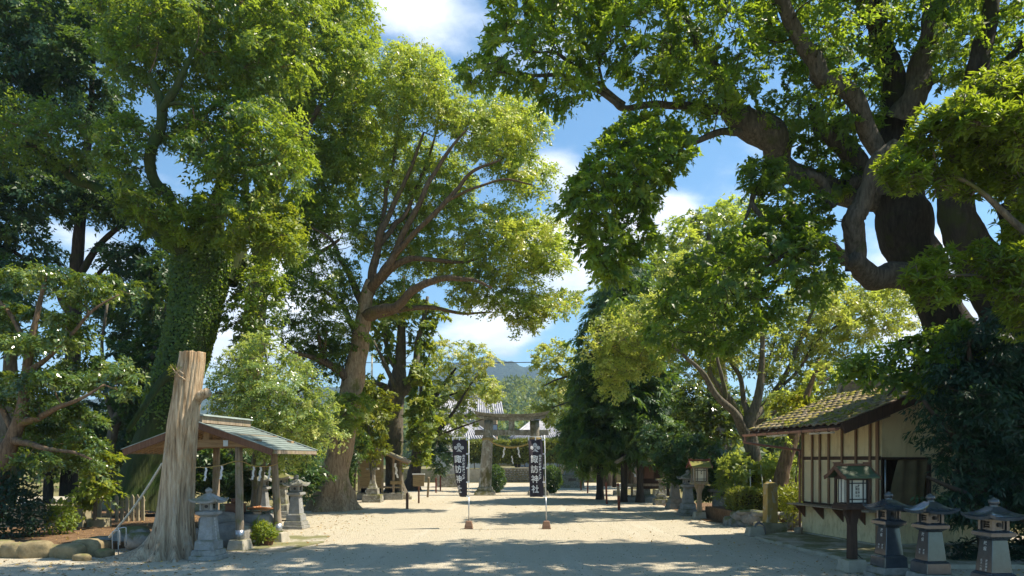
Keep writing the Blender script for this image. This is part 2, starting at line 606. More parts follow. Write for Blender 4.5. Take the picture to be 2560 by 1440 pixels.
def in_poly(x, y, poly):
    inside = np.zeros(len(x), bool)
    n = len(poly)
    for i in range(n):
        x0, y0 = poly[i]; x1, y1 = poly[(i + 1) % n]
        c = ((y0 > y) != (y1 > y)) & (x < (x1 - x0) * (y - y0) / ((y1 - y0) if y1 != y0 else 1e-9) + x0)
        inside ^= c
    return inside


def poly_dist(x, y, poly):
    d = np.full(len(x), 1e9)
    n = len(poly)
    for i in range(n):
        x0, y0 = poly[i]; x1, y1 = poly[(i + 1) % n]
        dx, dy = x1 - x0, y1 - y0
        t = np.clip(((x - x0) * dx + (y - y0) * dy) / max(dx * dx + dy * dy, 1e-9), 0, 1)
        d = np.minimum(d, np.hypot(x - x0 - t * dx, y - y0 - t * dy))
    return d


def fill_clumps(rng, poly, r, D, thick, spacing=0.8, holes=(), keep=1.0, aspect=0.75):
    """clump centres (px, py, r, D) that fill an outline, in depth a rounded mass of half-thickness `thick`"""
    xs = [p[0] for p in poly]; ys = [p[1] for p in poly]
    area = (max(xs) - min(xs)) * (max(ys) - min(ys))
    out = []
    tries = int(area / (r * r) * 16) + 60
    X = rng.uniform(min(xs), max(xs), tries); Y = rng.uniform(min(ys), max(ys), tries)
    ok = in_poly(X, Y, poly)
    X, Y = X[ok], Y[ok]
    E = poly_dist(X, Y, poly)
    for x, y, e in zip(X, Y, E):
        rr = r * rng.uniform(0.65, 1.2)
        if e < rr * 0.45:
            rr = max(e / 0.6, r * 0.35)
        if any((x - hx) ** 2 / hr ** 2 + (y - hy) ** 2 / (hr2 ** 2) < 1 for hx, hy, hr, hr2 in holes):
            continue
        q = min(1.0, e / (2.6 * r)) ** 0.5
        d = D + thick * q * rng.uniform(-1, 1)
        good = True
        for (a, b, c_, d_) in out:
            m = spacing * 0.5 * (rr + c_)
            if (a - x) ** 2 + (b - y) ** 2 + ((d_ - d) * FPX / D * 0.6) ** 2 < m * m:
                good = False
                break
        if good and rng.random() < keep:
            out.append((x, y, rr, d))
    return out


def catmull(pts, sub=6):
    pts = [np.array(p, float) for p in pts]
    if len(pts) == 2:
        return [pts[0] + (pts[1] - pts[0]) * i / sub for i in range(sub + 1)]
    P_ = [2 * pts[0] - pts[1]] + pts + [2 * pts[-1] - pts[-2]]
    out = []
    for i in range(1, len(P_) - 2):
        p0, p1, p2, p3 = P_[i - 1:i + 3]
        for k in range(sub):
            t = k / sub
            out.append(0.5 * (2 * p1 + (p2 - p0) * t + (2 * p0 - 5 * p1 + 4 * p2 - p3) * t * t + (3 * p1 - p0 - 3 * p2 + p3) * t ** 3))
    out.append(pts[-1])
    return out


def limb_tube(mb, pts, n=10, lump=0.12, flare=None, seed=0, ground=None):
    """woody tube along (x,y,z,r) points with a lumpy, fluted skin; flare=(height, amount, lobes) widens the foot"""
    pp = [Vector(p[:3]) for p in pts]
    vs_, fs = [], []
    ref = Vector((0.31, 0.95, 0.05))
    t0 = (pp[1] - pp[0]).normalized()
    s = t0.cross(ref).normalized()
    o = Vector((seed * 5.1, seed * 2.3, seed * 7.7))
    z0 = pp[0].z if ground is None else ground
    for i, p in enumerate(pp):
        t = (pp[min(i + 1, len(pp) - 1)] - pp[max(i - 1, 0)]).normalized()
        s = (s - t * s.dot(t)).normalized()
        u = t.cross(s)
        r0 = max(0.006, pts[i][3])
        for k in range(n):
            a = 2 * math.pi * k / n
            d = s * math.cos(a) + u * math.sin(a)
            r = r0 * (1 + lump * 1.3 * noise.noise(p * (0.45 / max(r0, .08)) * 0.5 + d * 1.3 + o) + lump * 0.5 * noise.noise(p * 2.5 + d * 2.2 + o))
            if flare:
                h, am, lobes = flare
                w = math.exp(-max(0.0, p.z - z0) / h)
                r *= 1 + am * w * (0.55 + 0.45 * math.cos(lobes * a + seed) + 0.35 * noise.noise(d * 2 + o))
            vs_.append(p + d * r)
    m = len(pp)
    for i in range(m - 1):
        for k in range(n):
            k2 = (k + 1) % n
            fs.append((i * n + k, i * n + k2, (i + 1) * n + k2, (i + 1) * n + k))
    fs.append(tuple((m - 1) * n + k for k in range(n)))
    mb.add(vs_, fs, True)


LAI_K = 1.5


def tree(name, label, D, trunk, branches, crowns, bark, group=None, cat='tree', seed=1, trunk_n=20, flare=None, twig_bark=None, limb_bark=None, base=None, sub=6, lump=0.12, trunk_label=None, twig_w=1.0, no_trunk=False):
    """trunk / branches: lists of (px, py, width_px[, extra depth]); crowns: dicts (poly or clumps, r, D, thick, lai, leaf=(L,W), mat ...)"""
    rng = np.random.default_rng(seed)
    rnd = random.Random(seed)

    def W(q):
        d = D + (q[3] if len(q) > 3 else 0.0)
        p = P(q[0], q[1], d)
        return (p.x, p.y, p.z, q[2] * 0.5 / FPX * d)
    tp = [W(q) for q in trunk]
    if base is None:
        base = (tp[0][0], tp[0][1], 0.0)
    root = thing(name, label, cat, base, 0, group)
    sam = []

    def skel(pts, n, nm, fl=None, sd=0, jitter=0.0):
        c = catmull(pts, sub)
        if jitter:
            c = [np.concatenate([q[:3] + np.array(noise.noise_vector(Vector(q[:3]) * 0.9 + Vector((sd, 0, 0)))) * jitter * min(1, i / 4) * max(q[3], .04), q[3:]]) for i, q in enumerate(c)]
        mb = MB()
        limb_tube(mb, c, n, lump, fl, sd, base[2])
        o = mb.build(nm, (limb_bark or bark) if nm == 'branch' else bark, root, origin=base)
        return c, o
    if not no_trunk:
        c, o = skel(tp, trunk_n, 'trunk', flare, seed)
        if trunk_label: o['label'] = trunk_label
        sam += [q for q in c if q[2] > tp[0][2] + 0.25 * (tp[-1][2] - tp[0][2])]
    for bi, br in enumerate(branches):
        c, o = skel([W(q) for q in br], 10 if br[0][2] > 20 else 7, 'branch', None, seed + bi + 1, 1.2)
        sam += c[len(c) // 5:]
    out = []
    twigs = MB()
    for ci, cr in enumerate(crowns):
        cd = cr.get('D', D)
        r = cr['r']
        if 'poly' in cr:
            cl = fill_clumps(rng, cr['poly'], r, cd, cr.get('thick', 2.0), cr.get('spacing', 0.8), cr.get('holes', ()), cr.get('keep', 1.0))
        else:
            cl = [(q[0], q[1], q[2], cd + (q[3] if len(q) > 3 else rng.uniform(-1, 1) * cr.get('thick', 1))) for q in cr['clumps']]
        if not cl:
            continue
        Lm, Wm = cr['leaf']
        lpx, wpx = Lm / cd * FPX, Wm / cd * FPX
        if 'poly' in cr:
            pl = cr['poly']
            area = abs(sum(pl[i][0] * pl[(i + 1) % len(pl)][1] - pl[(i + 1) % len(pl)][0] * pl[i][1] for i in range(len(pl)))) / 2
        else:
            area = sum(math.pi * q[2] ** 2 * 0.7 for q in cl)
        nleaf = cr.get('lai', 3.0) * (LAI_K if D > 19 else 1.1) * area / (0.30 * lpx * wpx)
        tot = sum(q[2] ** 2 for q in cl)
        per = cr.get('per', 34) * (1.6 if D > 14.4 else 1.0)
        subr = cr.get('sub', 0.32)
        asp = cr.get('aspect', 0.72)
        # twigs: nearest wood first, so that boughs branch off boughs
        cw = [P(q[0], q[1], q[3]) for q in cl]
        if cr.get('twigs', True) and sam:
            SA = np.array([q[:4] for q in sam])
            order = sorted(range(len(cl)), key=lambda i: np.min(np.sum((SA[:, :3] - np.array(cw[i])) ** 2, axis=1)))
            for i in order:
                tgt = np.array(cw[i])
                dd = np.sqrt(np.sum((SA[:, :3] - tgt) ** 2, axis=1)) + np.maximum(0, SA[:, 2] - tgt[2]) * 0.5
                j = int(np.argmin(dd))
                q = SA[j]
                ln = float(np.linalg.norm(tgt - q[:3]))
                if ln < 0.15 or ln > cr.get('twig_max', 5.0):
                    continue
                r0 = min(q[3] * 0.8, 0.012 * twig_w + 0.014 * ln * twig_w)
                mid = (q[:3] + tgt) / 2 + np.array([rng.normal() * 0.1, rng.normal() * 0.1, -0.10 + rng.normal() * 0.06]) * ln
                c = catmull([(*q[:3], r0), (*mid, r0 * 0.75), (*tgt, r0 * 0.45)], 4)
                limb_tube(twigs, c, 5, 0.1, None, i)
                SA = np.vstack([SA, np.array(c[3:])])
        for qi, q in enumerate(cl):
            ns = max(1, int(round(nleaf * q[2] ** 2 / tot / per)))
            rm = q[2] / FPX * q[3]
            res = cluster_leaves(rng, cw[qi], (rm, rm * cr.get('deep', 1.0), rm * asp), per, subr, Lm, Wm, cr.get('droop', 0.25), cr.get('flat', 0.4),
                                 cr.get('up', 0.8), cr.get('shell', 0.45), cr.get('tint', 0.45) + rng.normal() * cr.get('tvar', 0.13), ns, tuft=cr.get('tuft', 0.5))
            out.append((cr['mat'], res[:6]))
            if cr.get('twigs', True):
                sp = res[6]
                for s_ in sp[: min(len(sp), cr.get('ntw', 5))]:
                    a = np.array(cw[qi]); b = s_
                    ln = np.linalg.norm(b - a)
                    if ln > 0.12:
                        r0 = 0.006 * twig_w + 0.007 * ln * twig_w
                        limb_tube(twigs, catmull([(*a, r0), (*((a + b) / 2 + np.array([0, 0, -0.06 * ln])), r0 * .75), (*b, r0 * 0.4)], 2), 4, 0.05, None, qi)
    if twigs.v:
        stuff(twigs.build('twigs', twig_bark or bark, root, origin=base))
    mats = []
    for m, _ in out:
        if m not in mats: mats.append(m)
    for m in mats:
        rs = [r_ for mm, r_ in out if mm is m]
        A = [np.concatenate([x[k] for x in rs]) for k in range(6)]
        leaf_mesh('crown', A[0], A[1], A[2], A[3], A[4], A[5], m, root, base, tri=D > 14.4)
    return root


def box_leaves(rng, x0, x1, y0, y1, z0, z1, n, L, W, rough=0.08, tint=0.45, round_=0.0):
    """leaves over the faces of a clipped block (no bottom)"""
    a = np.array([(y1 - y0) * (z1 - z0)] * 2 + [(x1 - x0) * (z1 - z0)] * 2 + [(x1 - x0) * (y1 - y0)])
    f = rng.choice(5, n, p=a / a.sum())
    u, v = rng.random(n), rng.random(n)
    x = np.where(f == 0, x0, np.where(f == 1, x1, x0 + u * (x1 - x0)))
    y = np.where(f < 2, y0 + u * (y1 - y0), np.where(f == 2, y0, np.where(f == 3, y1, y0 + v * (y1 - y0))))
    z = np.where(f == 4, z1, z0 + v * (z1 - z0))
    nrm = np.zeros((n, 3))
    nrm[f == 0] = (-1, 0, .2); nrm[f == 1] = (1, 0, .2); nrm[f == 2] = (0, -1, .2); nrm[f == 3] = (0, 1, .2); nrm[f == 4] = (0, 0, 1)
    pos = np.stack([x, y, z], 1)
    low = np.array([noise.noise(Vector(p) * 1.6) for p in pos])
    pos = pos + nrm * (low * rough * 1.5 + rng.normal(size=n) * rough * 0.6)[:, None]
    d = norm_rows(nrm * 0.4 + rng.normal(size=(n, 3)) * 0.8)
    nr = norm_rows(nrm + rng.normal(size=(n, 3)) * 0.6)
    return pos, d, nr, L * (0.7 + .6 * rng.random(n)), W * (.7 + .6 * rng.random(n)), tint + rng.normal(size=n) * .14 + low * .15


def ball_leaves(rng, c, r, n, L, W, tint=0.45, rough=0.1, half=True):
    d = norm_rows(rng.normal(size=(n, 3)))
    if half:
        d[:, 2] = np.abs(d[:, 2]) * 1.0 - (rng.random(n) < 0.35) * np.abs(d[:, 2]) * 1.5
        d = norm_rows(d)
    low = np.array([noise.noise(Vector(q) * 2.2 + Vector(c)) for q in d])
    k = 1 + low * rough * 2.2 + rng.normal(size=n) * rough * 0.6
    k = np.where(rng.random(n) < 0.3, k * rng.uniform(0.6, 1, n), k)
    pos = np.array(c) + d * k[:, None] * np.array(r)
    dr = norm_rows(d * 0.6 + rng.normal(size=(n, 3)) * 0.7)
    nr = norm_rows(d + rng.normal(size=(n, 3)) * 0.5 + np.array([0, 0, .3]))
    return pos, dr, nr, L * (0.7 + .6 * rng.random(n)), W * (.7 + .6 * rng.random(n)), tint + rng.normal(size=n) * .15 + low * .2


LEAF_CAMPHOR = mat_leaf('camphor_leaf', (0.022, 0.056, 0.018), (0.076, 0.150, 0.028), (0.235, 0.300, 0.045), 0.44, 0.38, 0.55, yellow=(0.54, 0.68, 0.04))
LEAF_CAMPHOR_LIT = mat_leaf('sunlit_camphor_leaf', (0.060, 0.115, 0.022), (0.165, 0.240, 0.036), (0.370, 0.430, 0.085), 0.48, 0.34, 0.65, yellow=(0.62, 0.74, 0.06))  # camphor leaf lightened: bright highlights are put into the colour
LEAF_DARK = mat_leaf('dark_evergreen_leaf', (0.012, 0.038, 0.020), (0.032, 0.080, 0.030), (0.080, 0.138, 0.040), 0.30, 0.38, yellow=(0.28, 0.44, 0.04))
LEAF_GLOSSY = mat_leaf('glossy_camellia_leaf', (0.022, 0.055, 0.018), (0.060, 0.118, 0.028), (0.150, 0.215, 0.052), 0.32, 0.22, 0.9, yellow=(0.42, 0.52, 0.03))
LEAF_GINKGO = mat_leaf('ginkgo_leaf', (0.045, 0.095, 0.010), (0.110, 0.185, 0.020), (0.210, 0.270, 0.028), 0.44, 0.5, yellow=(0.52, 0.58, 0.03))
LEAF_CHERRY = mat_leaf('cherry_leaf', (0.072, 0.120, 0.026), (0.180, 0.250, 0.054), (0.360, 0.400, 0.115), 0.50, 0.40, yellow=(0.66, 0.74, 0.09))
LEAF_CYPRESS = mat_leaf('cypress_spray', (0.014, 0.048, 0.024), (0.040, 0.100, 0.034), (0.110, 0.185, 0.040), 0.32, 0.5, yellow=(0.36, 0.56, 0.04))
LEAF_YELLOW = mat_leaf('yellow_green_leaf', (0.09, 0.13, 0.010), (0.19, 0.23, 0.015), (0.32, 0.32, 0.02), 0.44, 0.42)
LEAF_RIGHT = mat_leaf('right_camphor_leaf', (0.018, 0.058, 0.024), (0.046, 0.114, 0.034), (0.155, 0.230, 0.034), 0.50, 0.42, 0.45, yellow=(0.54, 0.72, 0.03))
LEAF_WHORL = mat_leaf('narrow_whorl_leaf', (0.035, 0.075, 0.012), (0.095, 0.155, 0.020), (0.210, 0.250, 0.028), 0.48, 0.4, yellow=(0.52, 0.64, 0.03))
LEAF_CAMELLIA = mat_leaf('pale_camellia_leaf', (0.050, 0.105, 0.030), (0.160, 0.245, 0.075), (0.370, 0.450, 0.180), 0.44, 0.24, 0.9, yellow=(0.60, 0.70, 0.09))
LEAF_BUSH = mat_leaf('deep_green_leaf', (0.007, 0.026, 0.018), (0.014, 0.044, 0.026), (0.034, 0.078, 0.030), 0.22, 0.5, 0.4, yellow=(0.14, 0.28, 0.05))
LEAF_FAR = mat_leaf('far_leaf', (0.032, 0.070, 0.026), (0.100, 0.165, 0.042), (0.230, 0.275, 0.060), 0.32, 0.6)
LEAF_HEDGE = mat_leaf('hedge_leaf', (0.045, 0.078, 0.012), (0.120, 0.155, 0.022), (0.310, 0.285, 0.040), 0.34, 0.5)
LEAF_LITTER = mat_leaf('fallen_leaf', (0.16, 0.07, 0.02), (0.32, 0.17, 0.05), (0.5, 0.36, 0.10), 0.1, 0.7)

BARK_CAMPHOR = mat_bark('camphor_bark', (0.05, 0.032, 0.02), (0.24, 0.165, 0.105), (0.13, 0.12, 0.02), 0.35)
BARK_TAN = mat_bark('tan_bark', (0.15, 0.092, 0.052), (0.50, 0.35, 0.215), (0.15, 0.135, 0.03), 0.45)
BARK_DARK = mat_bark('dark_bark', (0.022, 0.018, 0.014), (0.085, 0.066, 0.05), (0.04, 0.05, 0.012), 0.45)
BARK_BLACK = mat_bark('black_mossy_bark', (0.012, 0.011, 0.009), (0.055, 0.046, 0.036), (0.035, 0.042, 0.012), 0.5)
BARK_LIMB = mat_bark('grey_brown_limb_bark', (0.028, 0.025, 0.021), (0.150, 0.132, 0.108), (0.05, 0.06, 0.018), 0.4)
BARK_GREY = mat_bark('grey_bark', (0.05, 0.043, 0.034), (0.19, 0.165, 0.125), (0.09, 0.10, 0.025), 0.5)
BARK_RED = mat_bark('reddish_bark', (0.06, 0.03, 0.02), (0.20, 0.105, 0.07), (0.10, 0.08, 0.03), 0.15)
BARK_IVY = mat_bark('mossy_bark', (0.02, 0.03, 0.012), (0.065, 0.08, 0.025), (0.035, 0.065, 0.012), 0.9)
# ------------------------------------------------------------------ ground, hills, haze
def mat_gravel():
    m, nt, b = new_mat('pale_gravel')
    v = coords(nt, (1, 1, 1), False)
    big = tex_noise(nt, v, 0.30, 7, 0.65)
    mid_ = tex_noise(nt, v, 2.6, 7, 0.72)
    grain = tex_noise(nt, v, 11.0, 5, 0.8)
    fine = tex_noise(nt, v, 42.0, 4, 0.75)
    track = tex_noise(nt, coords(nt, (1.5, 0.10, 1), False), 1.1, 5, 0.6)      # faint lanes worn along the avenue
    vor = nt.nodes.new('ShaderNodeTexVoronoi'); vor.inputs['Scale'].default_value = 26.0
    nt.links.new(v, vor.inputs['Vector'])
    c = ramp(nt, fine, [(0.28, (0.27, 0.236, 0.165)), (0.5, (0.49, 0.437, 0.325)), (0.74, (0.67, 0.61, 0.485))])
    c = mixc(nt, math2(nt, 'MULTIPLY', fstep(nt, grain, 0.50, 0.72), 0.55), c, (0.30, 0.265, 0.20))
    c = mixc(nt, math2(nt, 'MULTIPLY', fstep(nt, grain, 0.50, 0.30), 0.40), c, (0.67, 0.615, 0.51))
    c = mixc(nt, math2(nt, 'MULTIPLY', fstep(nt, vor.outputs['Distance'], 0.02, 0.5), 0.35), c, (0.36, 0.32, 0.25))
    c = mixc(nt, math2(nt, 'MULTIPLY', fstep(nt, big, 0.42, 0.70), 0.45), c, (0.46, 0.39, 0.29))
    c = mixc(nt, math2(nt, 'MULTIPLY', fstep(nt, mid_, 0.5, 0.72), 0.42), c, (0.33, 0.295, 0.235))
    c = mixc(nt, math2(nt, 'MULTIPLY', fstep(nt, track, 0.50, 0.68), 0.22), c, (0.62, 0.575, 0.49))
    nt.links.new(c, b.inputs['Base Color'])
    b.inputs['Roughness'].default_value = 0.95
    b.inputs['Specular IOR Level'].default_value = 0.15
    h = math2(nt, 'ADD', math2(nt, 'MULTIPLY', fine, 0.7), math2(nt, 'ADD', math2(nt, 'MULTIPLY', vor.outputs['Distance'], 0.8), math2(nt, 'MULTIPLY', mid_, 1.2)))
    bump(nt, b, h, 0.8, 0.04)
    return m


def mat_soil(name, dark, light, litter):
    m, nt, b = new_mat(name)
    v = coords(nt, (1, 1, 1), False)
    f = tex_noise(nt, v, 5, 8, 0.7)
    c = ramp(nt, f, [(0.3, dark), (0.7, light)])
    s = tex_noise(nt, v, 26, 4, 0.75)
    c = mixc(nt, math2(nt, 'MULTIPLY', fstep(nt, s, 0.5, 0.68), 0.8), c, litter)
    nt.links.new(c, b.inputs['Base Color'])
    b.inputs['Roughness'].default_value = 0.95
    b.inputs['Specular IOR Level'].default_value = 0.15
    bump(nt, b, s, 0.7, 0.03)
    return m


GRAVEL = mat_gravel()
SOIL = mat_soil('leaf_strewn_soil', (0.07, 0.042, 0.024), (0.21, 0.135, 0.08), (0.33, 0.19, 0.09))
EARTH = mat_soil('dry_grass_earth', (0.10, 0.10, 0.04), (0.24, 0.21, 0.10), (0.33, 0.27, 0.14))
FOREST_FLOOR = mat_soil('forest_floor', (0.02, 0.04, 0.014), (0.05, 0.085, 0.028), (0.07, 0.10, 0.03))

g = MB()
g.add([(-4500, -300, -0.03), (4500, -300, -0.03), (4500, 4500, -0.03), (-4500, 4500, -0.03)], [(0, 1, 2, 3)])
tag(g.build('ground', EARTH), kind='structure')


def sheet(name, outline, z, mat, res=1.2, amp=0.0, edge_amp=0.0, seed=0):
    """flat ground sheet with a slightly irregular outline"""
    pts = []
    n = len(outline)
    for i in range(n):
        a, b = Vector(outline[i]), Vector(outline[(i + 1) % n])
        k = max(1, int((b - a).length / res))
        for j in range(k):
            p = a.lerp(b, j / k)
            q = Vector((p.x, p.y, seed * 3.3))
            w = Vector((noise.noise(q * 0.8), noise.noise(q * 0.8 + Vector((9, 4, 2))))) * edge_amp
            pts.append((p.x + w.x, p.y + w.y, z))
    mb = MB(); mb.add(pts, [tuple(range(len(pts)))])
    o = mb.build(name, mat)
    bm = bmesh.new(); bm.from_mesh(o.data); bmesh.ops.triangulate(bm, faces=bm.faces[:]); bm.to_mesh(o.data); bm.free()
    return tag(o, kind='structure')


# the open gravel court and the avenue that leads out under the gate
sheet('gravel_court', [(-30, -6), (30, -6), (30, 19), (11, 20), (8.2, 24), (7.4, 33), (6.9, 44), (9, 52), (12, 62), (-12, 62), (-10.5, 50), (-8.2, 42), (-9.0, 33), (-8.6, 26), (-10.6, 19.5), (-30, 16)], 0.0, GRAVEL, 1.0, 0, 0.35, 1)
# paler open ground beyond the left trees
sheet('far_yard', [(-75, 34), (-22, 31), (-20, 39), (-75, 44)], 0.004, GRAVEL, 3.0, 0, 0.6, 2)

rng0 = np.random.default_rng(5)


def hill(name, prof, D, depth, mat, base=-0.5, nx=220, ny=40, amp=6.0, seed=0, sc=0.01):
    """ridge whose skyline, seen from the court, runs through the profile; it slopes down towards the viewer and away"""
    xs = np.array([(p[0] - CX) / FPX * D for p in prof]); zs = np.array([EYE - (p[1] - HY) / FPX * D for p in prof])
    X = np.linspace(xs[0], xs[-1], nx)
    Z = np.interp(X, xs, zs)
    vs_, fs = [], []
    for j in range(ny):
        t = j / (ny - 1)
        y = D + (t - 0.66) * depth
        k = max(0.0, 1 - abs((t - 0.66) / (0.66 if t < 0.66 else 0.5)) ** 1.25)
        for i in range(nx):
            q = Vector((X[i] * sc, y * sc, seed))
            rid = noise.fractal(q, 0.9, 2.1, 6) if True else 0
            vs_.append((X[i] * (y / D) ** 0.6, y, base + max(0.0, (Z[i] - base) * k + rid * amp * min(1, k * 3) * (0.45 if 0.58 < t < 0.74 else 1.0))))
    for j in range(ny - 1):
        for i in range(nx - 1):
            a = j * nx + i
            fs.append((a, a + 1, a + nx + 1, a + nx))
    mb = MB(); mb.add(vs_, fs, True)
    return tag(mb.build(name, mat), kind='structure')


m, nt, b = new_mat('mountain_forest')
v = coords(nt, (1, 1, 1), False)
f1 = tex_noise(nt, v, 0.011, 9, 0.72)
f2 = tex_noise(nt, v, 0.11, 6, 0.75)
c = ramp(nt, f1, [(0.32, (0.022, 0.045, 0.020)), (0.55, (0.045, 0.080, 0.028)), (0.72, (0.085, 0.125, 0.035))])
c = mixc(nt, fstep(nt, f2, 0.45, 0.65), c, (0.020, 0.042, 0.018))
nt.links.new(c, b.inputs['Base Color'])
b.inputs['Roughness'].default_value = 0.95
b.inputs['Specular IOR Level'].default_value = 0.1
bump(nt, b, math2(nt, 'ADD', f2, math2(nt, 'MULTIPLY', f1, 3.0)), 1.0, 14.0)
MOUNTAIN = m

hill('mountain', [(-2600, 1120), (-1400, 1060), (-400, 1020), (300, 1000), (700, 985), (1000, 962), (1090, 940), (1150, 918), (1185, 900), (1215, 903), (1245, 912), (1268, 908), (1290, 913), (1306, 921), (1325, 914),
                  (1345, 925), (1380, 950), (1420, 972), (1480, 990), (1600, 1000), (1900, 1010), (2500, 1000), (3400, 1050), (4600, 1120)], 1900, 1100, MOUNTAIN, -1, 760, 60, 50, 3, 0.008)
hill('wooded_hill', [(-600, 1130), (200, 1075), (700, 1050), (1000, 1010), (1150, 985), (1230, 975), (1290, 962), (1360, 962), (1430, 975), (1500, 985), (1700, 1000), (2200, 1040), (3000, 1120)], 420, 260, FOREST_FLOOR, -0.5, 160, 40, 4, 7, 0.02)

# tree canopy of the wooded hill: one mass
def canopy(name, label, prof, D0, D1, n, r, leaf, per, mat, seed, lift=0.0):
    rng = np.random.default_rng(seed)
    A = []
    px_ = np.array([p[0] for p in prof]); py_ = np.array([p[1] for p in prof])
    for i in range(n):
        D = rng.uniform(D0, D1)
        t = (D - D0) / (D1 - D0)
        x = rng.uniform(px_[0], px_[-1])
        yt = np.interp(x, px_, py_)
        y = 1140 + (yt - 1140) * (0.16 + 0.84 * t) + rng.normal() * 3
        rr = r * rng.uniform(0.6, 1.3)
        c = P(x, y, D)
        tn = rng.choice([0.12, 0.3, 0.55, 0.8], p=[.3, .3, .25, .15])
        p_, d_, nr, L_, W_, T_ = ball_leaves(rng, (c.x, c.y, max(c.z, 1.5) + lift), (rr, rr, rr * rng.uniform(.75, 1.3)), per, leaf, leaf * 0.75, tn, 0.16)
        A.append((p_, d_, nr, L_, W_, T_))
    A = [np.concatenate([a[k] for a in A]) for k in range(6)]
    o = leaf_mesh(name, *A, mat, tri=True)
    return tag(o, label, 'woods', kind='stuff')


canopy('hillside_woods', 'mixed green woods covering the low hill beyond the gate', [(1000, 1012), (1150, 985), (1230, 975), (1290, 960), (1360, 960), (1430, 975), (1500, 985), (1600, 1000)], 210, 425, 760, 5.2, 1.7, 90, LEAF_FAR, 11)

# air: pale haze that lets the mountain fade to blue
hz = MB(); hz.box(-4600, 4600, -320, 4600, -2.5, 420)
m = bpy.data.materials.new('haze_air'); m.use_nodes = True
nt = m.node_tree; nt.nodes.clear()
o_ = nt.nodes.new('ShaderNodeOutputMaterial'); pv = nt.nodes.new('ShaderNodeVolumePrincipled')
pv.inputs['Color'].default_value = (0.52, 0.72, 1.0, 1)
pv.inputs['Density'].default_value = 0.00024
pv.inputs['Anisotropy'].default_value = 0.1
nt.links.new(pv.outputs[0], o_.inputs['Volume'])
tag(hz.build('haze', m), kind='stuff')
# ------------------------------------------------------------------ trees
LV = lambda a, b: (a, b)

# A: giant tree with an ivy-covered trunk behind the purification pavilion
A_D = 24.0
treeA = tree('camphor_tree', 'giant tree with thick ivy-covered green trunk behind the bare stump', A_D,
     [(352, 1262, 118), (372, 1180, 112), (402, 1080, 110), (440, 960, 108), (470, 860, 106), (492, 760, 112), (505, 690, 128), (512, 640, 120), (520, 590, 70)],
     [[(560, 700, 66, .3), (600, 620, 52, .6), (640, 540, 40, 1), (690, 440, 30, 1.5), (720, 330, 20, 2)],
      [(500, 660, 60, -.3), (462, 620, 40, -.6), (430, 560, 30, -1), (428, 500, 26, -1.2), (392, 450, 27, -1.5), (385, 360, 26, -1.8), (405, 270, 24, -2), (385, 215, 15, -2), (372, 185, 9, -2)],
      [(405, 275, 18, -2), (430, 230, 20, -2.2), (465, 165, 13, -2.4), (490, 110, 8, -2.5)],
      [(410, 262, 10, -2), (450, 258, 9, -2.3), (485, 268, 6, -2.4)],
      [(470, 630, 40, 0), (400, 590, 34, .5), (300, 510, 27, .8), (230, 470, 24, .8), (175, 445, 22, .8), (130, 395, 16, .6), (70, 358, 10, .4)],
      [(180, 440, 12, .8), (110, 412, 9, .8), (20, 420, 6, .8)],
      [(160, 430, 10, .8), (110, 370, 8, .6), (95, 330, 6, .5)],
      [(520, 640, 50, .5), (545, 500, 34, .5), (560, 400, 26, 0), (580, 300, 18, 0)],
      [(470, 900, 34, -1), (400, 960, 20, -1.5), (360, 1010, 14, -2), (318, 1080, 12, -2)]],
     [dict(poly=[(300, -140), (230, 40), (270, 160), (330, 220), (430, 250), (520, 230), (640, 250), (760, 220), (800, 100), (800, -140)], r=62, thick=2.6, lai=3.3, leaf=(.125, .066), sub=.42, mat=LEAF_CAMPHOR, tint=.42),
      dict(poly=[(400, 300), (500, 250), (640, 230), (740, 300), (790, 420), (735, 500), (640, 440), (560, 470), (480, 420)], r=50, thick=1.8, lai=2.8, leaf=(.125, .066), sub=.4, mat=LEAF_CAMPHOR, tint=.48, D=22.6),
      dict(poly=[(420, 520), (520, 480), (600, 470), (690, 490), (750, 560), (745, 640), (690, 640), (640, 610), (560, 620), (500, 560)], r=36, thick=1.4, lai=2.6, leaf=(.125, .066), sub=.36, mat=LEAF_GINKGO, tint=.42, D=22.0),
      dict(poly=[(290, 470), (400, 470), (470, 530), (500, 590), (440, 600), (360, 560), (300, 520)], r=34, thick=1.3, lai=2.2, leaf=(.125, .066), sub=.36, mat=LEAF_GINKGO, tint=.30, D=22.0),
      dict(poly=[(240, 320), (330, 280), (400, 330), (370, 430), (300, 440), (250, 400)], r=40, thick=1.4, lai=1.7, leaf=(.125, .066), sub=.38, mat=LEAF_CAMPHOR, tint=.34, D=22.5),
      dict(poly=[(-80, 300), (60, 240), (200, 260), (240, 360), (200, 420), (90, 400), (-80, 470)], r=46, thick=1.6, lai=1.8, leaf=(.125, .066), sub=.38, mat=LEAF_CAMPHOR, tint=.22, D=24.4),
      dict(poly=[(590, 640), (690, 640), (700, 740), (680, 830), (610, 860), (560, 800), (580, 720)], r=32, thick=1.2, lai=1.9, leaf=(.12, .064), sub=.34, mat=LEAF_CAMPHOR, tint=.42, D=24.5)],
     BARK_IVY, seed=3, trunk_n=28, flare=(1.1, .75, 5), twig_bark=BARK_CAMPHOR, cat='tree')

